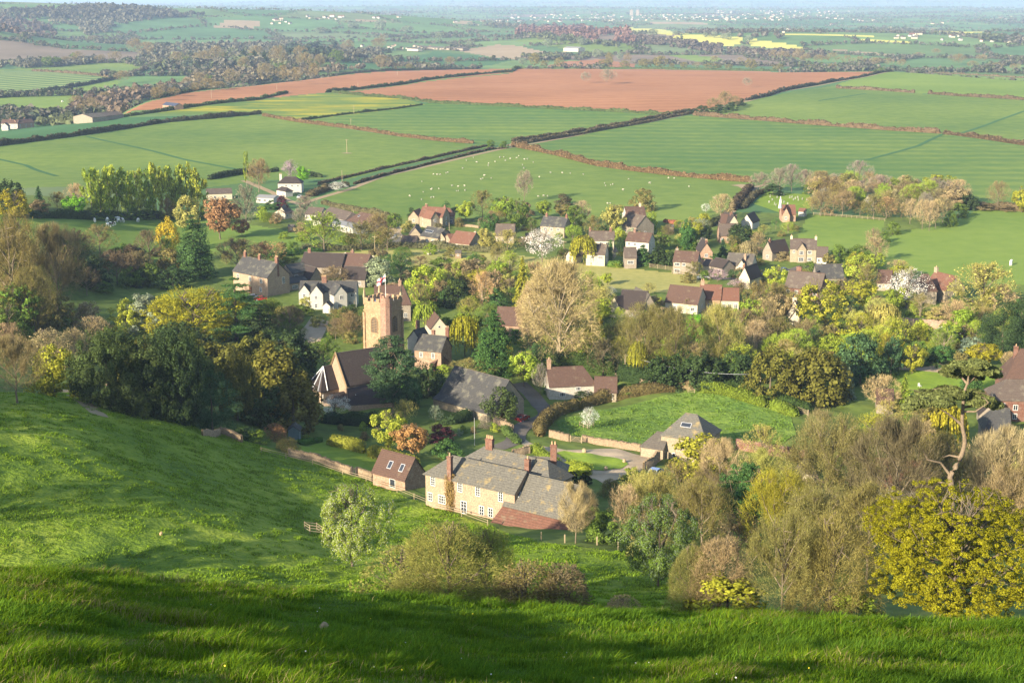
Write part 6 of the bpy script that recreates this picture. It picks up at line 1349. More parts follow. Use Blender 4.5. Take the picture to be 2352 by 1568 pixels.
HEDGES=[
('long brown hedge on the near side of the farm lane left of the crossing',[(813,424),(900,399),(1000,374),(1125,344),(1165,341)],1.4,1.3,HB),
('parallel hedge on the far side of the farm lane left of the crossing',[(730,425),(800,407),(880,388),(1000,362),(1118,336)],1.4,1.3,HB),
('hedge on the near side of the farm lane right of the crossing',[(1180,333),(1376,300.5),(1546,269),(1588,262)],2.2,2.0,HB),
('hedge on the far side of the farm lane right of the crossing',[(1176,325),(1376,295),(1546,262),(1600,254)],2.2,2.0,HB),
('brown hedge curving between the sheep pasture and the striped crop',[(1176,336),(1276,356),(1376,382),(1451,392),(1551,404),(1640,412),(1726,419)],2.6,2.8,(.17,.115,.06)),
('curving brown hedge in the middle of the large left field',[(603,266),(688,281),(813,297),(913,313),(1010,324),(1088,330)],2.2,2.2,(.16,.11,.06)),
('dark hedge running from the left edge up to the buttercup field',[(-60,344),(0,335),(100,322),(200,309),(300,294),(375,282),(480,273),(600,262)],2.8,3.2,(.07,.07,.04)),
('thin hedge below the buttercup field',[(688,278),(763,267),(913,250),(970,241)],1.5,1.6,HG),
('hedge along the upper side of the left crop strip',[(285,269),(388,254),(588,230),(660,214)],3,2.4,HG),
('hedge between the two ploughed fields',[(750,213),(838,204),(963,187),(1100,171),(1176,165),(1232,158)],3,2.6,(.06,.08,.04)),
('hedge below the big ploughed field',[(760,212),(850,222),(935,228),(988,236),(1176,246),(1351,254),(1500,262),(1546,264)],2.6,2.2,HG),
('hedge along the crest behind the ploughed fields',[(1176,157.5),(1301,158),(1526,159.5),(1640,162),(1763,163.5),(1900,165),(2035,165.3)],3.5,3.0,(.07,.10,.035)),
('hedge along the top of the left ploughed strip',[(350,230),(425,213),(588,196),(688,185),(800,170),(913,162),(1038,160),(1100,158)],3.5,3,(.07,.085,.045)),
('long double hedge climbing from the clump to the skyline',[(1715,231),(1763,221),(1846,200),(1964,180),(2039,165.5),(2090,165)],3,2.6,(.06,.06,.04)),
('thin hedge along the skyline at the right',[(2090,165),(2200,171),(2352,180),(2420,184)],2.5,2.2,HB),
('brown hedge between the upper right fields',[(1921,203),(2000,207),(2101,214)],2.8,2.6,(.11,.085,.055)),
('brown hedge broken by gaps near the upper right edge',[(2132,216),(2200,221),(2352,230),(2420,235)],2.8,2.8,(.11,.085,.055)),
('long brown hedge between the two right crop fields',[(1592,265),(1763,278),(1900,289),(2050,300),(2160,307)],2.8,2.8,(.14,.10,.06)),
('brown hedge continuing to the right edge below the upper crop',[(2168,308),(2250,318),(2352,334),(2430,345)],2.8,2.8,(.13,.095,.055)),
('dark hedge below the striped field at upper left',[(-60,234),(0,223),(130,207),(270,181)],4,4,(.05,.06,.04)),
('brown hedge above the striped field at upper left',[(75,164),(160,169),(250,178)],3,3,(.13,.10,.06)),
('hedge curving over the shaded hill at upper left',[(298,176),(325,164),(350,153),(373,145)],5,5,(.13,.11,.07)),
('thick hedge along the lane below the slim poplar',[(480,413),(540,402),(600,397),(640,394)],2.5,2.5,(.05,.07,.03)),
('clipped dark hedge beside the lane at the white hipped house',[(700,402),(740,408)],2.2,2.2,(.05,.07,.03)),
('brown hedge along the lower side of the lane near the white blossom',[(710,452),(750,436),(800,428)],4,2.6,(.12,.10,.05)),
('brown hedge along the bottom of the sheep pasture',[(742,468),(800,482),(850,490),(888,502),(900,506)],2.5,2,(.13,.12,.06)),
('dark hedge of the sunken lane beside the graveyard',[(1682,484),(1700,460),(1726,432)],3,3,(.09,.07,.045)),
('hedge on the graveyard side of the sunken lane',[(1705,480),(1735,450),(1768,436)],2.5,2,(.10,.09,.05)),
('low hedge from the sunken lane to the chalet house',[(1630,522),(1655,505),(1676,490)],2.5,2.2,(.08,.09,.04)),
('red-leaved hedge along the bottom of the sheep pasture',[(1525,510),(1550,515),(1565,521)],1.6,1.6,(.25,.10,.06)),
('hedge behind the left side of the dry pasture',[(690,578),(800,574),(900,568),(1000,570),(1100,577),(1170,583)],3,2.2,(.12,.12,.06)),
('dark hedge behind the cow pasture under the poplars',[(-40,497),(62,500),(200,503),(372,500)],3,2.6,(.05,.075,.03)),
('leafy hedge along the left end of the dry pasture',[(585,592),(640,590),(700,582),(740,578)],3,1.6,(.06,.12,.03)),
('rounded green hedge behind the conifers at the dry pasture',[(1395,612),(1410,612),(1430,613)],3,1.8,(.10,.17,.03)),
('clipped dark hedge around the narrow brick cottage',[(1640,601),(1670,605)],2.4,2.6,(.05,.09,.025)),
('hedge below the beige bungalow',[(1675,634),(1700,640),(1740,640)],2.2,2,(.05,.08,.03)),
('brown curving hedge along the left side of the walled paddock',[(1240,1003),(1243,984),(1262,963),(1290,950),(1340,935),(1390,922),(1450,908),(1500,901),(1556,895)],2.3,2.2,(.15,.12,.048)),
('bright green hedge at the top right of the walled paddock',[(1606,898),(1650,903),(1700,916),(1760,936)],2.2,2.2,(.15,.20,.025)),
('second bright green hedge beyond the brown gap at the paddock',[(1770,938),(1800,947),(1830,957)],2.2,2,(.14,.19,.025)),
('stone-coloured dry hedge at the far corner of the walled paddock',[(1558,892),(1600,893),(1612,897)],2,2,(.24,.19,.10)),
('long clipped dark hedge behind the walled paddock',[(1640,893),(1690,897),(1740,910),(1790,928),(1860,950)],2.5,2.4,(.045,.075,.02)),
('clipped hedge round the white-walled cottage garden',[(1297,936),(1330,930),(1380,920),(1430,910)],2,1.6,(.05,.085,.02)),
('clipped curved hedge beside the cottage extension',[(1430,905),(1470,900),(1492,893),(1480,886)],1.8,1.5,(.06,.085,.022)),
('tall clipped yew hedge behind the white-walled cottage',[(1268,845),(1320,847),(1360,852),(1415,862)],3,4.2,(.05,.08,.02)),
('tall clipped yew hedge right of the telegraph pole',[(1420,872),(1470,880),(1540,890)],3,4.2,(.035,.06,.02)),
('left half of the clipped golden yew hedge on the farmhouse lawn',[(754,1021),(800,1030),(838,1042)],1.9,2.5,(.22,.23,.035)),
('right half of the clipped golden yew hedge on the farmhouse lawn',[(849,1046),(900,1060),(960,1079)],1.9,2.4,(.20,.21,.033)),
('dark hedge behind the farmhouse kitchen garden',[(735,968),(780,972),(830,975),(868,978)],3,2.6,(.03,.055,.02)),
('leafy border at the end of the farmhouse lawn',[(688,1020),(715,1017),(735,1010)],1.8,.7,(.07,.14,.025)),
('clipped box hedge along the drive behind the farmhouse',[(1224,1032),(1240,1046),(1262,1058),(1284,1072)],1.9,1.5,(.16,.21,.03)),
('bulging clipped box hedge at the end of the farmhouse drive',[(1292,1080),(1315,1084),(1345,1094)],3.4,2.1,(.22,.26,.03)),
('dark hedge beside the churchyard path',[(1010,975),(1040,972),(1080,962)],2.5,1.8,(.04,.065,.025)),
('hedge in front of the kitchen garden vegetable beds',[(1155,985),(1180,1008),(1190,1020)],1.6,1.0,(.10,.15,.04)),
('brown hedge along the bottom of the right field',[(2180,468),(2240,474),(2352,486),(2420,492)],3,2.6,(.14,.11,.06)),
]
for q in HEDGES:
    lb,pts,w,h,c=q; hedge(lb,pts,w,h,c,rough=.12 if ('clipped' in lb or 'box' in lb) else .48,leaf=None)
def topiary(X,Yb,Yt,Wd,label,c):
    p=gp(X,Yb); h=hgt(p,Yt); w=proj(p)[2]; r=Wd*w/F; v=crown_leafy(int(X),5200,.05,150,.07,'bush',.02,.93); 
    o=put('topiary_bush',npmesh('topiary',v,qfaces(len(v)//4),LEAF),None,(p[0],p[1],p[2]-.1)); o.scale=(r*1.15,r*1.15,h*1.1); o.color=(*c,1); tag(o,label,'topiary')
topiary(1313,1107,1081,28,'left of the two dark clipped domes behind the farmhouse',(.035,.05,.02)); topiary(1343,1113,1089,30,'right of the two dark clipped domes behind the farmhouse',(.035,.05,.02)); topiary(1209,1034,1022,22,'small clipped green box cube at the drive entrance',(.12,.17,.03))
for X,Y in((1163,1067),(1200,1068),(1243,1050)): topiary(X,Y,Y-9,20,f'low clipped box ball behind the farmhouse roof, {"left" if X<1180 else "middle" if X<1220 else "right"} one',(.10,.14,.03))
def stonewall(label,pts,h=1.2,w=.45,mat='dry',cope=True,group=None,cat='wall'):
    Q=path3(pts,.5); m=len(Q); T=np.gradient(Q,axis=0); T/=np.linalg.norm(T,axis=1)[:,None]+1e-9; N=np.stack([-T[:,1],T[:,0]],1); Z=Hh(Q[:,0],Q[:,1]); c=np.array([Q[:,0].mean(),Q[:,1].mean(),Z.mean()])
    hh=h*(1+.05*RNG.normal(size=m)); rows=[np.c_[Q+N*w*a,Z+b*hh-(.4 if b==0 else 0)]-c for a,b in((-.5,0),(-.45,1),(.45,1),(.5,0))]; V=np.concatenate(rows); Fq=[(j*m+i,(j+1)*m+i,(j+1)*m+i+1,j*m+i+1) for j in range(3) for i in range(m-1)]
    me=npmesh('stone_wall',V,[np.array(Fq),np.array([[0,m,2*m,3*m],[4*m-1,3*m-1,2*m-1,m-1]])],W[mat]); o=bpy.data.objects.new('stone_wall',me); o.location=c; link(o); tag(o,label,cat,group)
    if cope:
        mb=MB()
        for i in range(m-1):
            for k in range(2):
                p=Q[i]+(Q[i+1]-Q[i])*(k+.5)/2; a=math.atan2(T[i,1],T[i,0]); z=Z[i]+hh[i]; s=random.uniform(.7,1.2)
                mb.box(-.07*s,.07*s,-w*.5,w*.5,-.03,.2*s,0,Matrix.Translation((p[0]-c[0],p[1]-c[1],z-c[2]))@Matrix.Rotation(a+random.uniform(-.2,.2),4,'Z')@Matrix.Rotation(random.uniform(-.35,.35),4,'Y'))
        mb.obj('coping_stones',W[mat],o)
    return o
stonewall('dry stone wall between the meadow and the farmhouse lawn',[(662,1046),(700,1054),(750,1068),(800,1086),(808,1090)],1.3)
stonewall('short dry stone wall from the wicket gate to the outbuilding',[(820,1090),(840,1097),(857,1106)],1.4)
stonewall('crumbling stone wall in front of the dark yews',[(505,995),(530,1003),(556,1016)],1.2)
stonewall('stone wall in shade under the blue-green evergreen',[(465,1000),(505,999)],1.3,cope=False)
stonewall('pale dry stone wall at the bottom of the walled paddock',[(1337,1014),(1380,1022),(1430,1030),(1472,1037)],1.4,mat='dry')
stonewall('short stone wall at the left of the paddock gate',[(1262,1003),(1285,1009),(1308,1014)],1.5,mat='dry')
stonewall('dark stone yard wall beside the parked car',[(1478,1084),(1500,1072),(1514,1058)],2.0)
stonewall('stone wall behind the farmhouse drive hedge',[(1176,1050),(1200,1045),(1216,1040)],1.5)
stonewall('stone wall between the churchyard and the lane by the barn',[(1135,975),(1160,982),(1178,990)],1.4)
stonewall('curved stone wall behind the white-walled cottage',[(1413,873),(1450,878),(1490,888),(1520,897)],1.5,mat='dry')
stonewall('stone wall right of the bright green hedges with lattice gate',[(1776,932),(1810,940),(1815,942)],1.4,mat='ham')
stonewall('red brick wall on the right of the pyramid-roofed barn',[(1690,1032),(1740,1040),(1800,1050),(1850,1062)],2.4,mat='brick',cope=False)
stonewall('pink brick wall of the kitchen garden at the right',[(2072,752),(2110,756),(2150,759),(2220,762)],3.0,mat='pinkbrick',cope=False)
stonewall('garden wall of the large red-roofed stone house',[(1058,520),(1080,521),(1100,524)],1.0,mat='dry',cope=False)
def fence(label,pts,posts=None,step=2.4,h=1.2,rails=(.55,1.05),mat=None,name='post_and_rail_fence',pr=.06,cat='fence'):
    mat=mat or TIMB; P=[gp(x,y) for x,y in pts]; e=empty(name,P[0],0,label,cat); b=np.array(P[0]); pp=[]
    for i in range(len(P)-1):
        n=max(1,round(float(np.linalg.norm(P[i+1]-P[i]))/step)) if step else 1; pp+=[P[i]+(P[i+1]-P[i])*k/n for k in range(n)]
    pp.append(P[-1]); mb=MB(); mb.box(-pr,pr,-pr,pr,-.3,h); pm=mb.mesh('post',mat)
    pp=[np.array([q[0],q[1],H1(q[0],q[1])]) for q in pp]
    for q in pp: put('post',pm,e,tuple(q-b))
    for r in rails:
        mb=MB()
        for i in range(len(pp)-1):
            a=pp[i]-b; c=pp[i+1]-b; mb.tube([(a[0],a[1],a[2]+r),(c[0],c[1],c[2]+r)],.045 if rails and mat is not GREY else .012,4)
        mb.obj('rail',mat,e)
    return e
fence('weathered post and rail fence guarding the young tree in the meadow',[(700,1218),(728,1221),(741,1229),(712,1226),(700,1218)],step=2.0,h=1.5,rails=(.5,.95,1.35))
fence('wire fence with wooden posts along the meadow side of the farmhouse',[(600,1040),(657,1053),(718,1068),(787,1091),(841,1106),(912,1131),(951,1147),(997,1166),(1060,1186),(1120,1208)],step=0,h=1.15,rails=(.6,1.0),mat=TIMB,name='wire_fence')
fence('row of yellowish fence posts below the red lean-to roof',[(1243,1240),(1297,1246),(1371,1251),(1420,1262)],step=0,h=1.3,rails=(),name='field_posts',pr=.09)
fence('pale post and rail fence at the foot of the dry pasture',[(1543,628),(1580,634),(1631,642)],rails=(.5,.9,1.2),h=1.3)
fence('low brown panel fence with white posts behind the dry pasture',[(1475,612),(1510,617),(1546,622)],step=3,h=1.6,rails=(.2,.5,.8,1.1,1.4),mat=TIMB)
fence('pale rail fence at the top of the right paddock',[(1856,493),(1920,498),(1980,503),(2032,508)],h=1.3,rails=(.5,.9,1.2))
fence('rail fence behind the red-tiled farmhouse at the right',[(2150,638),(2180,641),(2204,644)],h=1.3,rails=(.5,1.1))
fence('square fence guarding the young blossom tree in the paddock',[(1331,979),(1349,986),(1363,981),(1345,975),(1331,979)],step=2,h=1.3,rails=(.5,1.0))
fence('timber fence along the far corner of the walled paddock',[(1580,902),(1595,904)],h=1.3,rails=(.4,.8,1.2))
fence('white rail fence above the lane beside the far barn',[(955,563),(975,566)],h=1,rails=(.5,.9),mat=WHITE)
def gate(label,a,b,h=1.25,mat=None,name='field_gate',lattice=False):
    A=gp(*a);B=gp(*b); e=empty(name,A,math.atan2(B[1]-A[1],B[0]-A[0]),label,'gate'); L=float(np.linalg.norm(B[:2]-A[:2])); dz=B[2]-A[2]; mat=mat or TIMB
    mb=MB(); mb.box(-.1,.1,-.1,.1,-.2,h+.2); mb.obj('gate_post',mat,e); mb.obj('gate_post',mat,e,(L,0,dz)); mb=MB()
    for k in range(5): z=.2+(h-.25)*k/4; mb.tube([(.15,0,z),(L-.15,0,z+dz)],.045,4)
    mb.tube([(.15,0,.15),(.15,0,h)],.05,4); mb.tube([(L-.15,0,.15+dz),(L-.15,0,h+dz)],.05,4); mb.tube([(.15,0,.2),(L/2,0,h-.05)],.04,4); mb.tube([(L-.15,0,.2+dz),(L/2,0,h-.05)],.04,4)
    mb.obj('gate_leaf',mat,e); return e
gate('five-barred wooden gate in the wall of the walled paddock',(1310,1014),(1336,1017)); gate('lattice timber gate between stone piers right of the paddock',(1820,941),(1856,955)); gate('small wicket gate in the meadow wall beside the lawn',(809,1090),(819,1092),1.5,m_black); gate('timber gate beside the dark round evergreen at the lane',(1135,966),(1162,978),1.4)
# ------------------------------------------------------------------ poles, wires
def pole(X,Yb,Yt,label,arm=True,mat=None,r=.14,group=None,cat='telegraph pole'):
    p=gp(X,Yb); h=hgt(p,Yt); e=empty('telegraph_pole',(p[0],p[1],p[2]),random.uniform(-.4,.4),label,cat,group); mb=MB(); mb.tube([(0,0,-.3),(0,0,h)],[r,r*.75],7); mb.obj('pole',mat or TIMB,e)
    if arm:
        mb=MB(); mb.box(-1.0,1.0,-.06,.06,h-.55,h-.4); 
        for x in(-.9,0,.9): mb.tube([(x,0,h-.4),(x,0,h-.2)],.05,5)
        mb.obj('crossarm',mat or TIMB,e)
    return e,p,h
pole(797,351,320,'wooden pole with crossarm on a bare patch in the large green field',r=.2); pole(813,263,243,'thin pole standing in the buttercup field',r=.15); pole(806,287,273,'thin pole below the buttercup field',r=.15); pole(822,203,191,'pale pole at the hedge between the ploughed fields',r=.2)
pole(913,173,163,'pole on the crest of the left ploughed strip',False,r=.2); pole(636,206,195,'left pole in the left ploughed strip',False,r=.2); pole(486,226,206,'pole near the tip of the left ploughed strip',False,r=.2)
pole(861,579,541,'yellowish pole with top fitting in the dry pasture'); pole(1032,536,511,'pole beside the low red-roofed bungalow',False); pole(786,418,391,'pole beside the lane at the sheep pasture',False); pole(812,495,480,'short pole below the sheep pasture lane',False); pole(904,511,492,'thin pole at the corner of the sheep pasture',False)
w1=pole(1435,873,812,'dark telegraph pole beside the clipped yew hedge',False,r=.17); w2=pole(1745,914,856,'dark telegraph pole behind the walled paddock',False,r=.17); pole(1295,581,553,'white-topped pole beside the willow-hidden cottages'); pole(1090,1023,959,'slim antenna pole behind the farmhouse',False,GREY,.07,cat='antenna pole')
pole(627,672,631,'yellowish pole in front of the stone house gable',False,r=.12); pole(282,577,560,'wooden pole at the edge of the cow pasture',False); pole(815,735,690,'thin pole left of the church tower',False,r=.1); pole(1168,1220,1205,'x',False) if False else None; pole(1745,640,622,'lamp-like pole at the parked car street',False,GREY,.08); pole(1337,650,625,'short pole in the grass of the dry pasture',False,r=.1)
def wire(label,a,b,sag=.8):
    mb=MB(); A=Vector(a);B=Vector(b); pts=[A+(B-A)*t-Vector((0,0,4*sag*t*(1-t))) for t in np.linspace(0,1,17)]; mb.tube([p-A for p in pts],.035,4); o=mb.obj('overhead_wire',LEAD,None,tuple(A)); tag(o,label,'wire')
wire('overhead wire between the two dark telegraph poles',(w1[1][0],w1[1][1],w1[1][2]+w1[2]-.3),(w2[1][0],w2[1][1],w2[1][2]+w2[2]-.3),1.6)
# ------------------------------------------------------------------ animals
def sheepmesh():
    mb=MB(); mb.ell((0,0,.62),(.55,.27,.3),None,10,7,0); mb.ell((.5,0,.72),(.2,.16,.18),None,8,5,0); mb.ell((.68,0,.74),(.17,.09,.1),Matrix.Rotation(.4,3,'Y'),8,5,1)
    for s in(-1,1): mb.ell((.6,s*.13,.8),(.05,.09,.03),None,6,4,1); mb.tube([(.32,s*.14,.45),(.33,s*.14,0)],[.06,.04],5,1); mb.tube([(-.33,s*.14,.45),(-.36,s*.15,.22),(-.33,s*.14,0)],[.07,.045,.04],5,1)
    mb.ell((-.56,0,.6),(.06,.05,.14),None,6,4,0); return mb.mesh('sheep',[WOOL,m_plain('sheep_face',(.5,.45,.38))],True)
def grazer():
    mb=MB(); mb.ell((0,0,.60),(.55,.27,.3),None,10,7,0); mb.ell((.52,0,.5),(.22,.13,.15),Matrix.Rotation(.7,3,'Y'),8,5,0); mb.ell((.68,0,.27),(.16,.08,.09),Matrix.Rotation(1.0,3,'Y'),8,5,1)
    for s in(-1,1): mb.ell((.62,s*.1,.36),(.04,.08,.03),None,6,4,1); mb.tube([(.32,s*.14,.45),(.33,s*.14,0)],[.06,.04],5,1); mb.tube([(-.33,s*.14,.45),(-.36,s*.15,.22),(-.33,s*.14,0)],[.07,.045,.04],5,1)
    return mb.mesh('grazing_sheep',[WOOL,WOOL],True)
SH=[sheepmesh(),grazer()]
def animals(L,label,group,name='sheep',sc_=1.0,meshes=None,cat='sheep'):
    for i,(X,Y) in enumerate(L):
        p=gp(X,Y); o=put(name,random.choice(meshes or SH),None,(p[0],p[1],p[2]),random.uniform(0,6.28)); s=sc_*random.uniform(.9,1.2); o.scale=(s,s,s); tag(o,label,cat,group)
def cr(c,r,L): return [(c*588+x*.25021,r*392.3+y*.25021) for x,y in L]
animals(cr(1,0,[(1930,1480),(1995,1452),(2025,1495),(2135,1505),(2133,1525),(2195,1490),(2240,1450),(2275,1448),(2290,1480),(2335,1462),(1897,1550)])+cr(2,0,[(42,1455),(62,1438),(115,1468),(140,1466),(195,1495),(97,1520),(110,1550)]),'white sheep in the top corner of the sheep pasture below the lane crossing','sheep at the top of the sheep pasture',sc_=.9)
animals(cr(1,1,[(1630,37),(1663,40),(1693,40),(1745,27),(1760,20),(1523,103),(1608,178),(1615,168),(1678,170),(1800,143),(1840,190),(1857,190),(1920,185),(1535,200),(1410,238),(1520,270),(1610,252),(1630,250),(2065,83),(2083,75),(2095,48),(2160,73),(1915,145),(1857,150)]),'white sheep in the left half of the sheep pasture','sheep in the left half of the sheep pasture',sc_=.82)
animals(cr(2,1,[(250,62),(355,22),(462,25),(535,28),(655,38),(850,118),(860,142),(905,135),(925,130),(1018,180),(1070,82),(1263,118),(1435,72),(1490,75),(1625,150),(240,240),(290,235),(325,238),(875,305),(900,303),(1860,257),(1983,257),(2045,250),(2055,243)]),'white sheep in the right half of the sheep pasture','sheep in the right half of the sheep pasture',sc_=.82)
animals(cr(1,1,[(823,767),(850,770),(960,785),(985,787),(1035,778),(1045,800),(1155,777),(1225,788),(1075,800),(1580,775),(1605,770),(1677,747),(1787,787),(1810,787),(1320,828),(1350,830),(1385,830),(1275,825),(2300,850),(1893,845)]),'white sheep resting in the dry pasture inside the village','sheep in the dry pasture',sc_=.82)
def cowmesh(a,b):
    mb=MB(); mb.ell((0,0,1.05),(.95,.36,.42),None,10,8,0); mb.ell((.35,0,1.1),(.5,.375,.44),None,10,8,1); mb.tube([(.8,0,1.2),(1.15,0,1.05),(1.35,0,.7)],[.26,.18,.12],7,1); mb.ell((1.45,0,.5),(.28,.13,.14),Matrix.Rotation(.9,3,'Y'),8,6,0)
    for s in(-1,1): mb.ell((1.3,s*.17,.68),(.05,.1,.05),None,6,4,1); mb.tube([(.6,s*.2,.85),(.62,s*.2,.4),(.6,s*.2,0)],[.13,.07,.06],6,0); mb.tube([(-.7,s*.2,.95),(-.82,s*.2,.5),(-.72,s*.2,0)],[.17,.08,.06],6,0)
    mb.tube([(-.93,0,1.25),(-1.05,0,.9),(-1.03,0,.45)],[.04,.03,.04],5,0); return mb.mesh('cow',[a,b],True)
CW=[cowmesh(HIDE,DARKH),cowmesh(HIDE,HIDE),cowmesh(HIDE,DARKH)]
animals(cr(0,1,[(870,470),(987,467),(1072,458),(1093,473),(1123,472),(1270,468),(1020,508),(1045,505),(1000,515)]),'black and white cow in the pasture in front of the poplars','cows in the pasture in front of the poplars','cow',1.05,CW,'cow')
animals(cr(0,0,[(575,940)]),'single white cow in the upper left pasture',None,'cow',1.4,[CW[1]],'cow')
def horse():
    mb=MB(); mb.ell((0,0,1.2),(.85,.32,.36),None,10,8); mb.ell((.55,0,1.22),(.4,.3,.38),None,10,8); mb.ell((-.6,0,1.25),(.42,.32,.36),None,10,8); mb.tube([(.75,0,1.3),(1.15,0,1.2),(1.45,0,.75),(1.5,0,.5)],[.28,.19,.14,.13],8); mb.ell((1.52,0,.32),(.13,.11,.28),None,8,6)
    for s in(-1,1): mb.ell((1.42,s*.08,.62),(.04,.03,.12),None,6,4); mb.tube([(.62,s*.17,1.0),(.64,s*.17,.52),(.62,s*.17,0)],[.14,.075,.07],6); mb.tube([(-.72,s*.18,1.1),(-.86,s*.18,.55),(-.76,s*.18,0)],[.2,.085,.07],6)
    mb.tube([(-.95,0,1.35),(-1.15,0,1.0),(-1.12,0,.45)],[.05,.08,.05],6); return mb.mesh('horse',HIDE,True)
p=gp(2322,609); o=put('horse',horse(),None,(p[0],p[1],p[2]),R(60)); o.scale=(1.25,)*3; tag(o,'white horse grazing alone in the right field','horse')
# ------------------------------------------------------------------ graves, cars, stones, greenhouse
mb=MB(); mb.box(-.35,.35,-.06,.06,-.1,.95); mb.prism([(.35,-.06,.95),(.2,-.06,1.12),(-.2,-.06,1.12),(-.35,-.06,.95)],(0,.12,0)); g1=mb.mesh('headstone',GRAVE); mb=MB(); mb.box(-.09,.09,-.06,.06,0,1.35); mb.box(-.36,.36,-.055,.055,.85,1.03); mb.box(-.3,.3,-.3,.3,-.1,.2); g2=mb.mesh('grave_cross',GRAVE)
for i,(X,Y) in enumerate(cr(3,1,[(85,213),(100,210),(122,212),(145,218),(200,240),(222,238),(235,262),(272,240),(278,262),(316,255),(370,268),(10,283),(60,300),(75,312),(110,290),(148,285),(20,230),(85,240),(125,270),(355,262),(250,250),(40,262),(180,300)])):
    p=gp(X,Y+3); o=put('gravestone',g1 if i%4 else g2,None,tuple(p),R(35)+random.uniform(-.2,.2)); o.scale=(.95,)*3; tag(o,'pale gravestone in the sloping cemetery beside the chapel','gravestone','gravestones in the cemetery')
def car(X,Y,rz,colr,label):
    p=gp(X,Y); e=empty('parked_car',tuple(p),rz,label,'car'); M1=m_plain('car_paint',colr,.25,.6,.2,.02)
    mb=MB(); pr=[(-2.1,.35),(-2.12,.8),(-1.9,.95),(-1.55,1.0),(-1.0,1.42),(.45,1.45),(1.05,1.0),(1.9,.88),(2.1,.65),(2.1,.35)]; mb.prism([(x,-.85,z) for x,z in pr],(0,1.7,0)); mb.obj('body',M1,e)
    mb=MB(); gl=[(-1.35,1.03),(-.95,1.36),(.4,1.39),(.88,1.03)]
    mb.prism([(x,-.865,z) for x,z in gl],(0,1.73,0)); mb.obj('side_windows',GLASS,e); mb=MB(); mb.poly([(1.06,-.7,1.03),(1.06,.7,1.03),(.5,.66,1.455),(.5,-.66,1.455)]); mb.poly([(-1.57,.7,1.03),(-1.57,-.7,1.03),(-1.04,-.66,1.44),(-1.04,.66,1.44)]); mb.obj('windscreen',GLASS,e)
    for x in(-1.3,1.3):
        for s in(-1,1):
            mb=MB(); mb.tube([(x,s*.72,.33),(x,s*.9,.33)],.33,12); w_=mb.obj('wheel',m_black,e); mb=MB(); mb.tube([(x,s*.9,.33),(x,s*.91,.33)],.2,10); mb.obj('rim',GREY,w_)
    for s in(-1,1): mb=MB(); mb.box(2.08,2.13,s*.6-.18,s*.6+.18,.6,.76); mb.obj('headlight',WHITE,e)
    return e
car(1505,1091,R(60),(.2,.26,.42),'blue car parked behind the dark stone yard wall'); car(1801,624,R(20),(.06,.07,.1),'dark car on the street beside the lime tree'); car(582,686,R(5),(.45,.45,.47),'silver car in front of the stone house'); car(600,690,R(5),(.4,.03,.03),'red car beside the silver car at the stone house')
car(655,789,R(5),(.3,.33,.38),'grey car on the yard behind the church'); car(905,548,R(80),(.5,.5,.52),'pale car on the village lane')
car(1615,641,R(15),(.5,.5,.5),'silver car on the street below the narrow brick cottage'); car(1762,632,R(10),(.05,.12,.3),'dark blue car at the far end of the village street'); car(690,455,R(70),(.35,.36,.38),'grey car at the lane junction below the white hipped house'); car(1200,966,R(60),(.25,.03,.03),'dark red car on the lane bend beside the barn')
for X,Y,a,lb in((1338,578,.3,'small timber shed behind the tiled cottages'),(1215,548,-.2,'timber shed beside the white blossom tree'),(1540,528,.5,'timber shed beside the egg-shaped cypress'),(1052,588,.1,'timber shed below the red-brown bungalow'),(668,528,.2,'red-brown timber shed beside the cow pasture'),(1905,640,.4,'timber shed beside the lime tree at the right')):
    e=building('garden_shed',lb,(X,Y),cat='shed'); vol(e,(X-7,Y-6),(X+7,Y-6+a),1.9,2.6,.8,'wood','stone',wins=[(.5,.9,.8,.7,2,1)],oh=.15)
def rock(X,Y,s,label,mat=None,t0=60.,name='boulder',cat='boulder'):
    p=gp(X,Y,0,t0); mb=MB(); mb.ell((0,0,.3),(.5,.4,.42),None,9,7); me=mb.mesh('rock',mat or STONEP)
    for v in me.vertices: v.co*=1+.25*(vn(v.co.x*3+X,v.co.y*3+v.co.z*2,4))
    o=put(name,me,None,tuple(p),random.random()*6); o.scale=(s,s,s*1.2); tag(o,label,cat)
rock(1342,1039,1.0,'standing stone on the grass below the paddock wall'); rock(1434,1062,.9,'pale stone at the right end of the drive lawn'); rock(1391,1080,1.0,'upright stone at the bottom of the drive lawn')
def greenhouse():
    P=[gp(2141,772),gp(2205,775),gp(2226,765),gp(2160,762)]; e=empty('greenhouse',tuple(P[0]),0,'long pale glass cold frame inside the kitchen garden wall','greenhouse'); b=Vector(P[0]); Q=[Vector(p)-b for p in P]; up=Vector((0,0,1.5)); mb=MB()
    for i in range(4): mb.tube([Q[i],Q[i]+up],.06,4); mb.tube([Q[i]+up,Q[(i+1)%4]+up],.06,4)
    for k in range(1,9): a=Q[0]+(Q[1]-Q[0])*k/9+up; c=Q[3]+(Q[2]-Q[3])*k/9+up; mb.tube([a,c],.04,4)
    mb.obj('frame',WHITE,e); mb=MB(); mb.poly([q+up*.98 for q in Q]); t=NT('pale_netting'); gm=t.bsdf((.35,.42,.4),.6); mb.obj('glazing',gm,e)
greenhouse()
# garden shed in the shade by the yews
h=building('garden_shed','dark blue-green garden shed in the shade below the gold-tinted yew',(676,1008),cat='shed'); W['shed']=m_plain('shed_boards',(.10,.14,.15),.8,.2); vol(h,(662,988),(686,988),2.0,2.6,.8,'shed','slate','v')
def swept(label,X,Y,c): pass
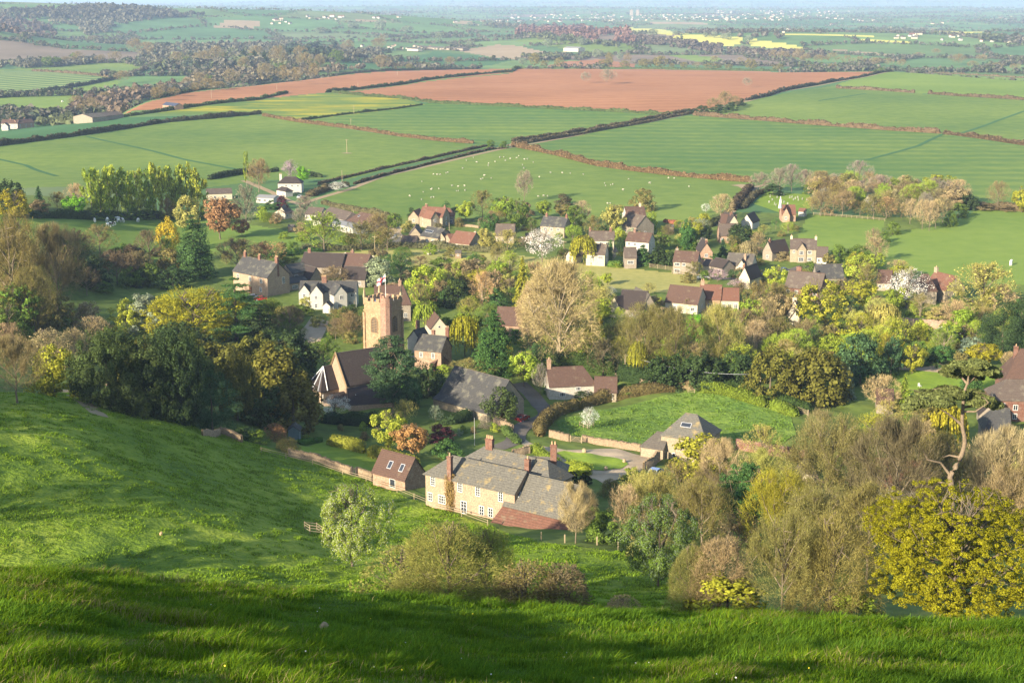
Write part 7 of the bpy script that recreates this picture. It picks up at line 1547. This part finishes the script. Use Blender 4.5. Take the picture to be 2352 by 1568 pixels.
# white table set on the lawn
p=gp(2112,889); e=empty('garden_chair',tuple(p),.5,'white garden chair on the lawn behind the Scots pine','chair'); mb=MB(); mb.box(-.3,.3,-.3,.3,.42,.47); mb.obj('seat',WHITE,e); mb=MB(); mb.box(-.3,.3,.27,.32,.47,1.05); mb.obj('backrest',WHITE,e)
for x in(-.26,.26):
    for y in(-.26,.26): mb=MB(); mb.box(x-.03,x+.03,y-.03,y+.03,0,.42); mb.obj('leg',WHITE,e)

run_fills()
# ------------------------------------------------------------------ special trees
def big_oak():
    V=np.concatenate([crown_leafy(4001,140000,.0062,1700,.019,'oak',.03,.97,.85,.3),crown_leafy(4003,30000,.0085,500,.03,'oak',.05,.9,.85,.3)])
    Sk,tp=limbs(4002,'oak',16,12,.1); 
    me=npmesh('crown_big_oak',V,qfaces(len(V)//4),LEAF); tm=skel_mesh('trunk_big_oak',[q for q in Sk],BARK,6,.55)
    for (X,Yb,Yt,Wd,lb,c) in ((2185,1432,1112,400,'big golden oak in fresh leaf at the right edge of the near slope',(.225,.215,.012)),):
        p=gp(X,Yb); h=hgt(p,Yt); w=proj(p)[2]; wd=Wd*w/F; e=empty('oak_tree',(p[0],p[1],p[2]-.2),1.0,lb,'tree',None,(wd,wd,h)); o=put('crown',me,e,(0,0,0)); o.color=(*c,1); put('trunk',tm,e,(0,0,0))
big_oak()
def scots_pine():
    base=gp(2187,1330); d=proj(base)[2]; s=d/F # metres per px at this depth
    def at(X,Y,dy=0): # point in the vertical plane through the base
        r=ray(X,Y); t=(base[1]+dy)/r[1]; return Vector((r[0]*t,base[1]+dy,CZ+r[2]*t))-Vector(base)
    e=empty('pine_tree',tuple(base),0,'tall Scots pine with bent bare trunk and flat layered crown','tree')
    mb=MB(); tr=[(2190,1332),(2188,1240),(2186,1119),(2183,1092),(2204,1056),(2216,1015),(2210,975),(2212,935),(2214,905),(2222,880)]
    pts=[at(*q) for q in tr]
    fine=[]
    for i in range(len(pts)-1):
        for k in range(4):
            t=k/4; p0=pts[max(i-1,0)];p1=pts[i];p2=pts[i+1];p3=pts[min(i+2,len(pts)-1)]
            fine.append(.5*((2*p1)+(-p0+p2)*t+(2*p0-5*p1+4*p2-p3)*t*t+(-p0+3*p1-3*p2+p3)*t*t*t))
    fine.append(pts[-1]); n=len(fine); mb.tube(fine,[s*(7.6-5.2*(i/n)) for i in range(n)],9); tk=mb.obj('trunk',BARKR,e,smooth=True)
    mb=MB()
    br=[[(2210,976,0),(2185,955,-1),(2155,935,-2),(2110,925,-2)],[(2214,935,0),(2250,930,1),(2285,915,1)],[(2216,905,0),(2180,900,1),(2120,905,2)],[(2222,882,0),(2240,865,0),(2270,850,0)],[(2222,882,0),(2205,862,0),(2180,850,1)],[(2222,882,0),(2225,862,-1),(2228,845,-1)],[(2183,1092,0),(2160,1062,-1),(2130,1055,-1),(2118,1030,-1)],[(2214,945,0),(2240,945,-2),(2270,925,-2)],[(2184,1112,0),(2150,1105,1),(2110,1090,1)],[(2205,1050,0),(2180,1045,0),(2165,1050,0)]]
    for b in br: mb.tube([at(x,y,dy) for x,y,dy in b],[s*3.2,s*2.2,s*1.5,s*.8][:len(b)] if len(b)==4 else [s*2.8,s*1.8,s*.9],6)
    for i in range(34):
        b=br[i%len(br)]; x,y,dy=b[-1]; a=at(x,y,dy); rr=random.Random(i); c=at(x+rr.uniform(-45,45),y+rr.uniform(-18,10),dy+rr.uniform(-2.5,2.5)); mb.tube([a,(a+c)/2+Vector((0,0,.2)),c],[s*1.2,s*.8,s*.4],5,cap=False) if b[0][1]<1000 else None
    mb.obj('branches',BARKR,e,smooth=True)
    P0=[]
    def pad(X,Y,w,h,dy=0): c=at(X,Y,dy); P0.append((c.x,c.y,c.z,w*s/2,h*s/2))
    for q in [(2150,910,75,22,0),(2110,922,60,20,-2),(2180,898,60,20,2),(2128,905,50,16,3),(2090,933,34,14,-3),(2165,925,50,16,-3),(2200,905,50,20,0),(2255,922,60,20,0),(2285,930,38,14,1),(2240,905,46,18,2),(2225,845,80,20,0),(2190,855,55,16,1),(2262,850,60,18,-1),(2205,838,50,14,2),(2245,836,50,14,-2),(2285,860,32,12,0),(2230,862,60,14,3),(2178,846,30,12,-2)]: pad(*q)
    v=pads(77,30000,.34,P0); o=put('crown',npmesh('crown_scots',v,qfaces(len(v)//4),LEAF),e,(0,0,0)); o.color=(.13,.15,.05,1)
scots_pine()
# ------------------------------------------------------------------ far woods, far hedges, far towns
def blobs(name,label,P,Hh_,Wd_,colr,nf=26,mat=None,seed=0):
    """many small trees far away as one mass; P (n,3)"""
    rng=np.random.default_rng(seed); n=len(P); per=nf; i=np.repeat(np.arange(n),per); m=len(i); dr=unit(rng.normal(size=(m,3))); dr[:,2]=np.abs(dr[:,2])*rng.choice([1,1,-.3],m); r=.45+.55*rng.random(m)**.5
    C=P[i]+dr*r[:,None]*np.stack([Wd_[i]*.5,Wd_[i]*.5,Hh_[i]*.55],1)+np.stack([0*Wd_[i],0*Wd_[i],Hh_[i]*.42],1); s=np.maximum(Wd_[i],Hh_[i])*.19*(.6+.8*rng.random(m)); v=quads(C,dr+rng.normal(size=(m,3))*.4,s,1.1)
    o=bpy.data.objects.new(name,npmesh(name,v,qfaces(m),mat or LEAF)); o.color=(*colr,1); link(o); o['kind']='stuff'; o['label']=label; return o
def wood(name,label,poly,n,h,w,colr,seed,nf=30):
    P=np.array([gp(x,y)[:2] for x,y in poly]); rng=np.random.default_rng(seed); lo,hi=P.min(0),P.max(0); Q=lo+(hi-lo)*rng.random((n*12,2)); ins=np.zeros(len(Q),bool)
    for i in range(len(P)):
        x0,y0=P[i];x1,y1=P[(i+1)%len(P)]; c=((y0>Q[:,1])!=(y1>Q[:,1])); xi=(x1-x0)*(Q[:,1]-y0)/((y1-y0)or 1e-9)+x0; ins^=c&(Q[:,0]<xi)
    Q=Q[ins][:n]; Z=Hh(Q[:,0],Q[:,1]); m=len(Q); return blobs(name,label,np.c_[Q,Z],h*(.6+.7*rng.random(m)),w*(.7+.6*rng.random(m)),colr,nf,seed=seed)
WB=(.135,.13,.09); WG=(.11,.125,.06); WD=(.055,.08,.05); WT=(.16,.135,.09); WR=(.18,.11,.09)
woods=[
('mixed brown wood in the valley left of the ploughed strip',[(300,135),(360,110),(450,105),(600,105),(740,112),(880,118),(880,130),(820,140),(750,160),(640,182),(560,170),(470,160),(380,150)],520,13,12,WB),
('dark conifer plantation in the left valley',[(660,120),(770,118),(775,138),(700,145),(660,140)],90,18,9,WD),
('green patches in the left valley wood',[(380,140),(600,115),(760,125),(740,160),(640,178),(560,168)],120,13,11,WG),
('wood on the steep hill at the far upper left',[(-200,80),(0,42),(60,40),(110,62),(130,80),(60,84),(0,80)],260,17,13,(.12,.09,.065)),
('ridge wood along the skyline at upper left',[(0,30),(120,26),(230,18),(330,22),(400,34),(480,36),(330,48),(200,46),(60,45)],420,17,18,(.10,.095,.065)),
('second ridge wood below the skyline at upper left',[(110,50),(260,46),(330,48),(270,60),(240,80),(200,82),(170,60)],160,13,14,WB),
('long red-brown larch plantation in the middle distance',[(1185,72),(1260,66),(1350,70),(1440,80),(1470,94),(1440,108),(1340,96),(1250,86),(1185,86)],260,19,13,WR),
('green edge of the larch plantation',[(1185,84),(1260,86),(1350,98),(1440,110),(1430,112),(1330,102),(1240,92)],110,12,12,WG),
('hedgerow wood below the yellow fields',[(1440,86),(1530,92),(1640,108),(1700,116),(1800,122),(1900,130),(1890,136),(1760,132),(1640,124),(1540,108),(1450,100)],230,11,12,(.12,.10,.075)),
('brown wood at the foot of the left hills',[(0,150),(100,145),(180,142),(230,140),(200,150),(100,156),(0,160)],120,11,11,WB),
('lower valley wood above the grey metal barn',[(155,262),(200,232),(300,215),(370,205),(440,190),(430,200),(360,225),(290,250),(285,260),(220,262)],170,10,10,(.16,.12,.085)),
('trees along the left valley stream',[(440,178),(560,160),(700,165),(800,160),(905,158),(800,166),(690,182),(588,193),(430,208)],170,11,11,WT),
('bushes around the far left terrace',[(80,292),(110,270),(165,268),(165,285),(120,290)],50,7,8,WG),
('hedge trees behind the brown fields in the middle distance',[(1180,130),(1230,128),(1340,132),(1400,128),(1380,134),(1250,140)],60,9,10,WG),
('copse on the low rise right of the middle distance',[(1575,75),(1680,72),(1764,82),(1840,90),(1830,96),(1740,90),(1600,82)],120,12,14,(.11,.10,.075)),
]
for k,(lb,poly,n,h,w,c) in enumerate(woods): wood('far_wood',lb,poly,n,h,w,c,200+k)
def far_hedges():
    rng=np.random.default_rng(99); N=420000; Y=rng.random(N)**1.0; d=1/(1/1300.+(1/26000.-1/1300.)*Y); a=np.tan(R(-22)+R(44)*rng.random(N)); x=d*a*.98; y=d.copy()
    cd=np.interp(a,_ca,_cd); ok=np.hypot(x,y)>cd+260
    for nm,mt,poly in FIELDS:
        if mt in('rape','brown','mown') or nm in('ploughed_field',): 
            P=np.array([gp(px,py)[:2] for px,py in poly]); ins=np.zeros(N,bool)
            for i in range(len(P)):
                x0,y0=P[i];x1,y1=P[(i+1)%len(P)]; c=((y0>y)!=(y1>y)); xi=(x1-x0)*(y-y0)/((y1-y0)or 1e-9)+x0; ins^=c&(x<xi)
            ok&=~ins
    x,y=x[ok],y[ok]; f1,f2,_=cells(x,y); dd=np.hypot(x,y); wn=vn(x/700,y/700,41)+.5*vn(x/260,y/260,42); hedge_=(f2-f1)<np.minimum(14+dd*.0022,45); woody=wn>.47-.000006*dd
    keep=(hedge_&(rng.random(len(x))<.55))|(woody&(rng.random(len(x))<.5)); x,y,dd,wd=x[keep],y[keep],dd[keep],woody[keep]
    n=len(x); Z=Hh(x,y); h=(4+7*rng.random(n)**2)*(1+wd*.8); w=np.maximum(h*.9,dd*.0016)*(.8+.6*rng.random(n)); h=np.maximum(h,dd*.0009); P=np.c_[x,y,Z]; cl=rng.random(n)
    for k,(lo,hi,c,lb) in enumerate(((0,.5,(.13,.12,.09),'brown hedgerows and copses across the hazy plain'),(.5,.85,(.085,.10,.05),'green hedgerows and copses across the hazy plain'),(.85,1.01,(.07,.09,.06),'dark hedgerow trees across the hazy plain'))):
        s=(cl>=lo)&(cl<hi); near=s&(dd<4500); far_=s&(dd>=4500)
        if near.any(): blobs('far_hedgerows',lb+', nearer part',P[near],h[near],w[near],c,14,seed=k)
        if far_.any(): blobs('far_hedgerows',lb+', farther part',P[far_],h[far_],w[far_],c,6,seed=k+9)
    print('far hedge blobs',n)
far_hedges()
def towns():
    rng=np.random.default_rng(5); ms=[]
    for rm in ('purple','slate','red'):
        for wl in ('white','cream'):
            mb=MB(); mb.box(-5,5,-4,4,-3,5.5,0); o=.3
            mb.prism([(-5.3,-4.4,5.4),(-5.3,0,8.6),(-5.3,4.4,5.4)],(10.6,0,0),1); ms.append(mb.mesh('far_house',[W[wl],RO[rm]]))
    G_=[('pale house of the hazy town below the horizon','houses of the hazy town',[(1176,1400,34,52,60),(1400,1640,34,50,70),(1640,1800,26,48,70),(1764,1950,25,46,50)],1.5),
        ('white house in the scattered village at the upper left','houses of the upper left villages',[(625,670,44,56,9),(690,790,36,46,12),(855,870,40,44,3),(905,920,39,42,2)],1.3),
        ('white house in the hamlet behind the left ploughed strip','houses of the hamlet in the left valley',[(830,850,108,114,2),(885,960,104,114,8),(950,990,106,116,6)],1.0),
        ('white house scattered over the far right plain','houses scattered over the right plain',[(1785,1830,66,76,7),(1895,1920,55,64,3),(2020,2048,66,74,4),(2050,2130,80,90,10),(2160,2300,82,98,12),(2300,2330,88,100,3),(2265,2330,36,52,8),(2130,2200,50,58,5),(1960,2010,42,50,6)],1.35),
        ('white house beside the far town fields','houses below the hazy town',[(1100,1176,44,54,10),(1040,1176,50,62,8)],1.4)]
    for lb,gr,areas,s in G_:
        for x0,x1,y0,y1,n in areas:
            for _ in range(n):
                p=gp(rng.uniform(x0,x1),rng.uniform(y0,y1)); o=put('far_house',ms[rng.integers(len(ms))],None,tuple(p),rng.random()*3); k=.62*s*rng.uniform(.7,1.2)*max(1,np.hypot(p[0],p[1])/9000); o.scale=(k*rng.uniform(.9,1.8),k,k*.9); tag(o,lb,'house',gr)
    for X in(1450,1464): 
        p=gp(X,36); mb=MB(); mb.box(-9,9,-9,9,-3,30); mb.box(-9.3,9.3,-9.3,9.3,30,31); mb.box(-4,4,-4,4,31,34); o=mb.obj('tower_block',W['grey'],None,tuple(p)); tag(o,f'pale tower block in the hazy town, {"left" if X<1455 else "right"} one of two','tower block')
towns()
# ------------------------------------------------------------------ grass
def blades(name,label,X,Y,hgt_,wd,colr,lean=.5,seed=0,mat=None,ns=2,dirb=(0,0)):
    rng=np.random.default_rng(seed); n=len(X); Z=Hh(X,Y)-.02; a=rng.random(n)*2*np.pi; D=np.stack([np.cos(a)+dirb[0],np.sin(a)+dirb[1],0*a],1); B=np.stack([-np.sin(a+rng.normal(size=n)),np.cos(a),0*a],1); B=unit(B)
    L=lean*(.3+rng.random(n)); base=np.stack([X,Y,Z],1); h=hgt_; V=[]
    up=np.array([0,0,1.])
    mid=base+D*(L*h*.28)[:,None]+up*(h*.62)[:,None]; tip=base+D*(L*h*.95)[:,None]+up*(h*(1-.22*L))[:,None]
    w0=B*(wd*.5)[:,None]
    V=np.stack([base-w0,base+w0,mid+w0*.75,mid-w0*.75,tip],1).reshape(-1,3); i=np.arange(n)[:,None]*5; Q=np.concatenate([i,i+1,i+2,i+3],1); T=np.concatenate([i+3,i+2,i+4],1)
    me=npmesh(name,V,[Q,T],mat or LEAF); o=bpy.data.objects.new(name,me); o.color=(*colr,1); link(o); o['kind']='stuff'; o['label']=label; return o
GRASS=m_leaf('grass_blades',.45,.5)
def fore():
    rng=np.random.default_rng(3)
    for k,(d0,d1,dens,h0,w0,c) in enumerate(((8,17,2900,.14,.0075,(.10,.18,.011)),(17,28,1500,.14,.011,(.11,.19,.012)),(28,48,640,.15,.018,(.12,.20,.014)))):
        A=math.radians(23); area=A*(d1**2-d0**2); n=int(area*dens); d=np.sqrt(d0**2+(d1**2-d0**2)*rng.random(n)); a=(rng.random(n)*2-1)*A; x=d*np.sin(a); y=d*np.cos(a)
        t=.8*vn(x/1.1,y/.7,21)+.8*vn(x/.45,y/.35,22)+.4*vn(x/5,y/3.5,23); keep=rng.random(n)<np.clip(.95+.5*t,.7,1); x,y,t=x[keep],y[keep],t[keep]; n=len(x)
        h=h0*np.clip(.78+1.6*t,.4,2.2)*(.55+.7*rng.random(n)); w=w0*(.6+.7*rng.random(n))
        part=vn(x/2.6+7,y/1.8,25)+.35*rng.normal(size=n)
        for j,(s,cc) in enumerate(((part<-.12,tuple(v*f for v,f in zip(c,(.8,.88,1.6)))),((part>=-.12)&(part<.25),c),((part>=.25)&(part<.62),tuple(v*f for v,f in zip(c,(1.45,1.2,1.0)))),(part>=.62,(.27,.22,.10)))):
            if s.any(): blades('grass','long green grass of the near hill slope',x[s],y[s],h[s],w[s],cc,.8,seed=k*4+j,mat=GRASS,dirb=(.25,.1))
    # daisies and buttercups
    for nm,lb,c,n,s in (('daisies','tiny white daisies in the near grass',(.6,.6,.58),27,.010),('buttercups','yellow flowers in the near grass',(.6,.48,.03),14,.010)):
        rng=np.random.default_rng(len(nm)); d=10+15*rng.random(n); a=(rng.random(n)-.5)*.6; cx=np.repeat((rng.random(9)-.5)*.55,n//9+1)[:n]; a=cx+.04*rng.normal(size=n); x=d*np.sin(a); y=d*np.cos(a); P=np.stack([x,y,Hh(x,y)+.11],1); v=quads(P,np.tile([0,-.6,.8],(n,1))+rng.normal(size=(n,3))*.2,np.full(n,s),1)
        o=bpy.data.objects.new(nm,npmesh(nm,v,qfaces(n),WHITE if nm=='daisies' else m_plain('petal',c,.6,.2))); link(o); o['kind']='stuff'; o['label']=lb
fore()
def tufts(name,label,poly,dens,h0,w0,colr,seed,extra=None):
    P=np.array([gp(x,y)[:2] for x,y in poly]); rng=np.random.default_rng(seed); lo,hi=P.min(0),P.max(0); n=int((hi-lo).prod()*dens); Q=lo+(hi-lo)*rng.random((n,2)); ins=np.zeros(n,bool)
    for i in range(len(P)):
        x0,y0=P[i];x1,y1=P[(i+1)%len(P)]; c=((y0>Q[:,1])!=(y1>Q[:,1])); xi=(x1-x0)*(Q[:,1]-y0)/((y1-y0)or 1e-9)+x0; ins^=c&(Q[:,0]<xi)
    Q=Q[ins]; Q=Q[np.abs(Q[:,0]/Q[:,1])<.42]; x,y=Q[:,0],Q[:,1]; t=vn(x/1.6,y/1.6,51)+.6*vn(x/.8,y/.8,52)+.5*vn(x/7,y/7,53); keep=rng.random(len(x))<np.clip(.42+1.7*t,.0,1); x,y,t=x[keep],y[keep],t[keep]; n=len(x)
    h=h0*np.clip(.7+1.1*t,.3,1.8)*(.6+.7*rng.random(n)); w=w0*(.6+.8*rng.random(n)); blades(name,label,x,y,h,w,colr,.9,seed,GRASS,dirb=(.3,.2)); print(name,n)
tufts('grass','tufty grass of the sloping meadow',[(-60,905),(60,903),(160,900),(260,935),(480,988),(640,1040),(760,1078),(850,1107),(930,1142),(1000,1167),(1110,1202),(1230,1242),(1420,1265),(1560,1300),(1600,1420),(900,1420),(-60,1420)],30,.28,.12,(.17,.265,.022),61)
tufts('grass','tufty grass of the walled paddock',[(1280,969),(1376,945),(1551,909),(1610,900),(1690,918),(1763,942),(1815,958),(1830,1000),(1780,1030),(1676,1030),(1471,1022),(1338,1006),(1303,1002)],10,.42,.2,(.15,.24,.035),62)
rock(745,1447,.16,'small tan stone lying in the near grass',t0=8.,name='stone',cat='stone'); rock(370,1228,.55,'orange-brown earth clod on the meadow',POT,name='clod',cat='clod')
# ------------------------------------------------------------------ air, light, camera
def box_haze():
    mb=MB(); mb.box(-26000,26000,-1200,47500,-260,330); o=mb.obj('haze',[]); o.data.materials.clear()
    t=NT('haze'); v=t.n('ShaderNodeVolumePrincipled'); v.inputs['Color'].default_value=(.44,.58,.88,1); v.inputs['Density'].default_value=HAZE; v.inputs['Anisotropy'].default_value=0.0
    t.l(v.outputs[0],t.out.inputs['Volume']); t.m.cycles.homogeneous_volume=True if hasattr(t.m.cycles,'homogeneous_volume') else True
    o.data.materials.append(t.m); o['kind']='stuff'; o['label']='thin blue haze over the far plain'; return o
HAZE=7e-5
box_haze()
sun=bpy.data.lights.new('sun','SUN'); sun.energy=5.0; sun.angle=R(.6); sun.color=(1,.86,.65)
so=bpy.data.objects.new('sun',sun); link(so)
ts=Vector((-math.sin(SUN_AZ)*math.cos(SUN_EL),-math.cos(SUN_AZ)*math.cos(SUN_EL),math.sin(SUN_EL)))
so.rotation_euler=ts.to_track_quat('Z','Y').to_euler(); so.location=(0,0,300)
w=bpy.data.worlds.new('World'); sc.world=w; w.use_nodes=True; nt=w.node_tree
sky=nt.nodes.new('ShaderNodeTexSky'); sky.sky_type='NISHITA'; sky.sun_disc=False; sky.sun_elevation=SUN_EL
sky.sun_rotation=math.atan2(ts.x,ts.y); sky.air_density=1.2; sky.dust_density=1.0; sky.altitude=150
bg=nt.nodes['Background']; nt.links.new(sky.outputs[0],bg.inputs['Color']); bg.inputs['Strength'].default_value=.105
cam=bpy.data.cameras.new('camera'); cam.lens=50.0*F/3266.67; cam.sensor_width=36; cam.clip_start=.2; cam.clip_end=80000
co=bpy.data.objects.new('camera',cam); co.location=(0,0,CZ); co.rotation_euler=(R(90)-PITCH,0,0); link(co); sc.camera=co
sc.view_settings.view_transform='Standard'; sc.view_settings.look='None'; sc.view_settings.exposure=1.6; sc.view_settings.gamma=1
sc.cycles.max_bounces=6; sc.cycles.diffuse_bounces=2; sc.cycles.glossy_bounces=2; sc.cycles.transmission_bounces=2; sc.cycles.volume_bounces=1; sc.cycles.transparent_max_bounces=4
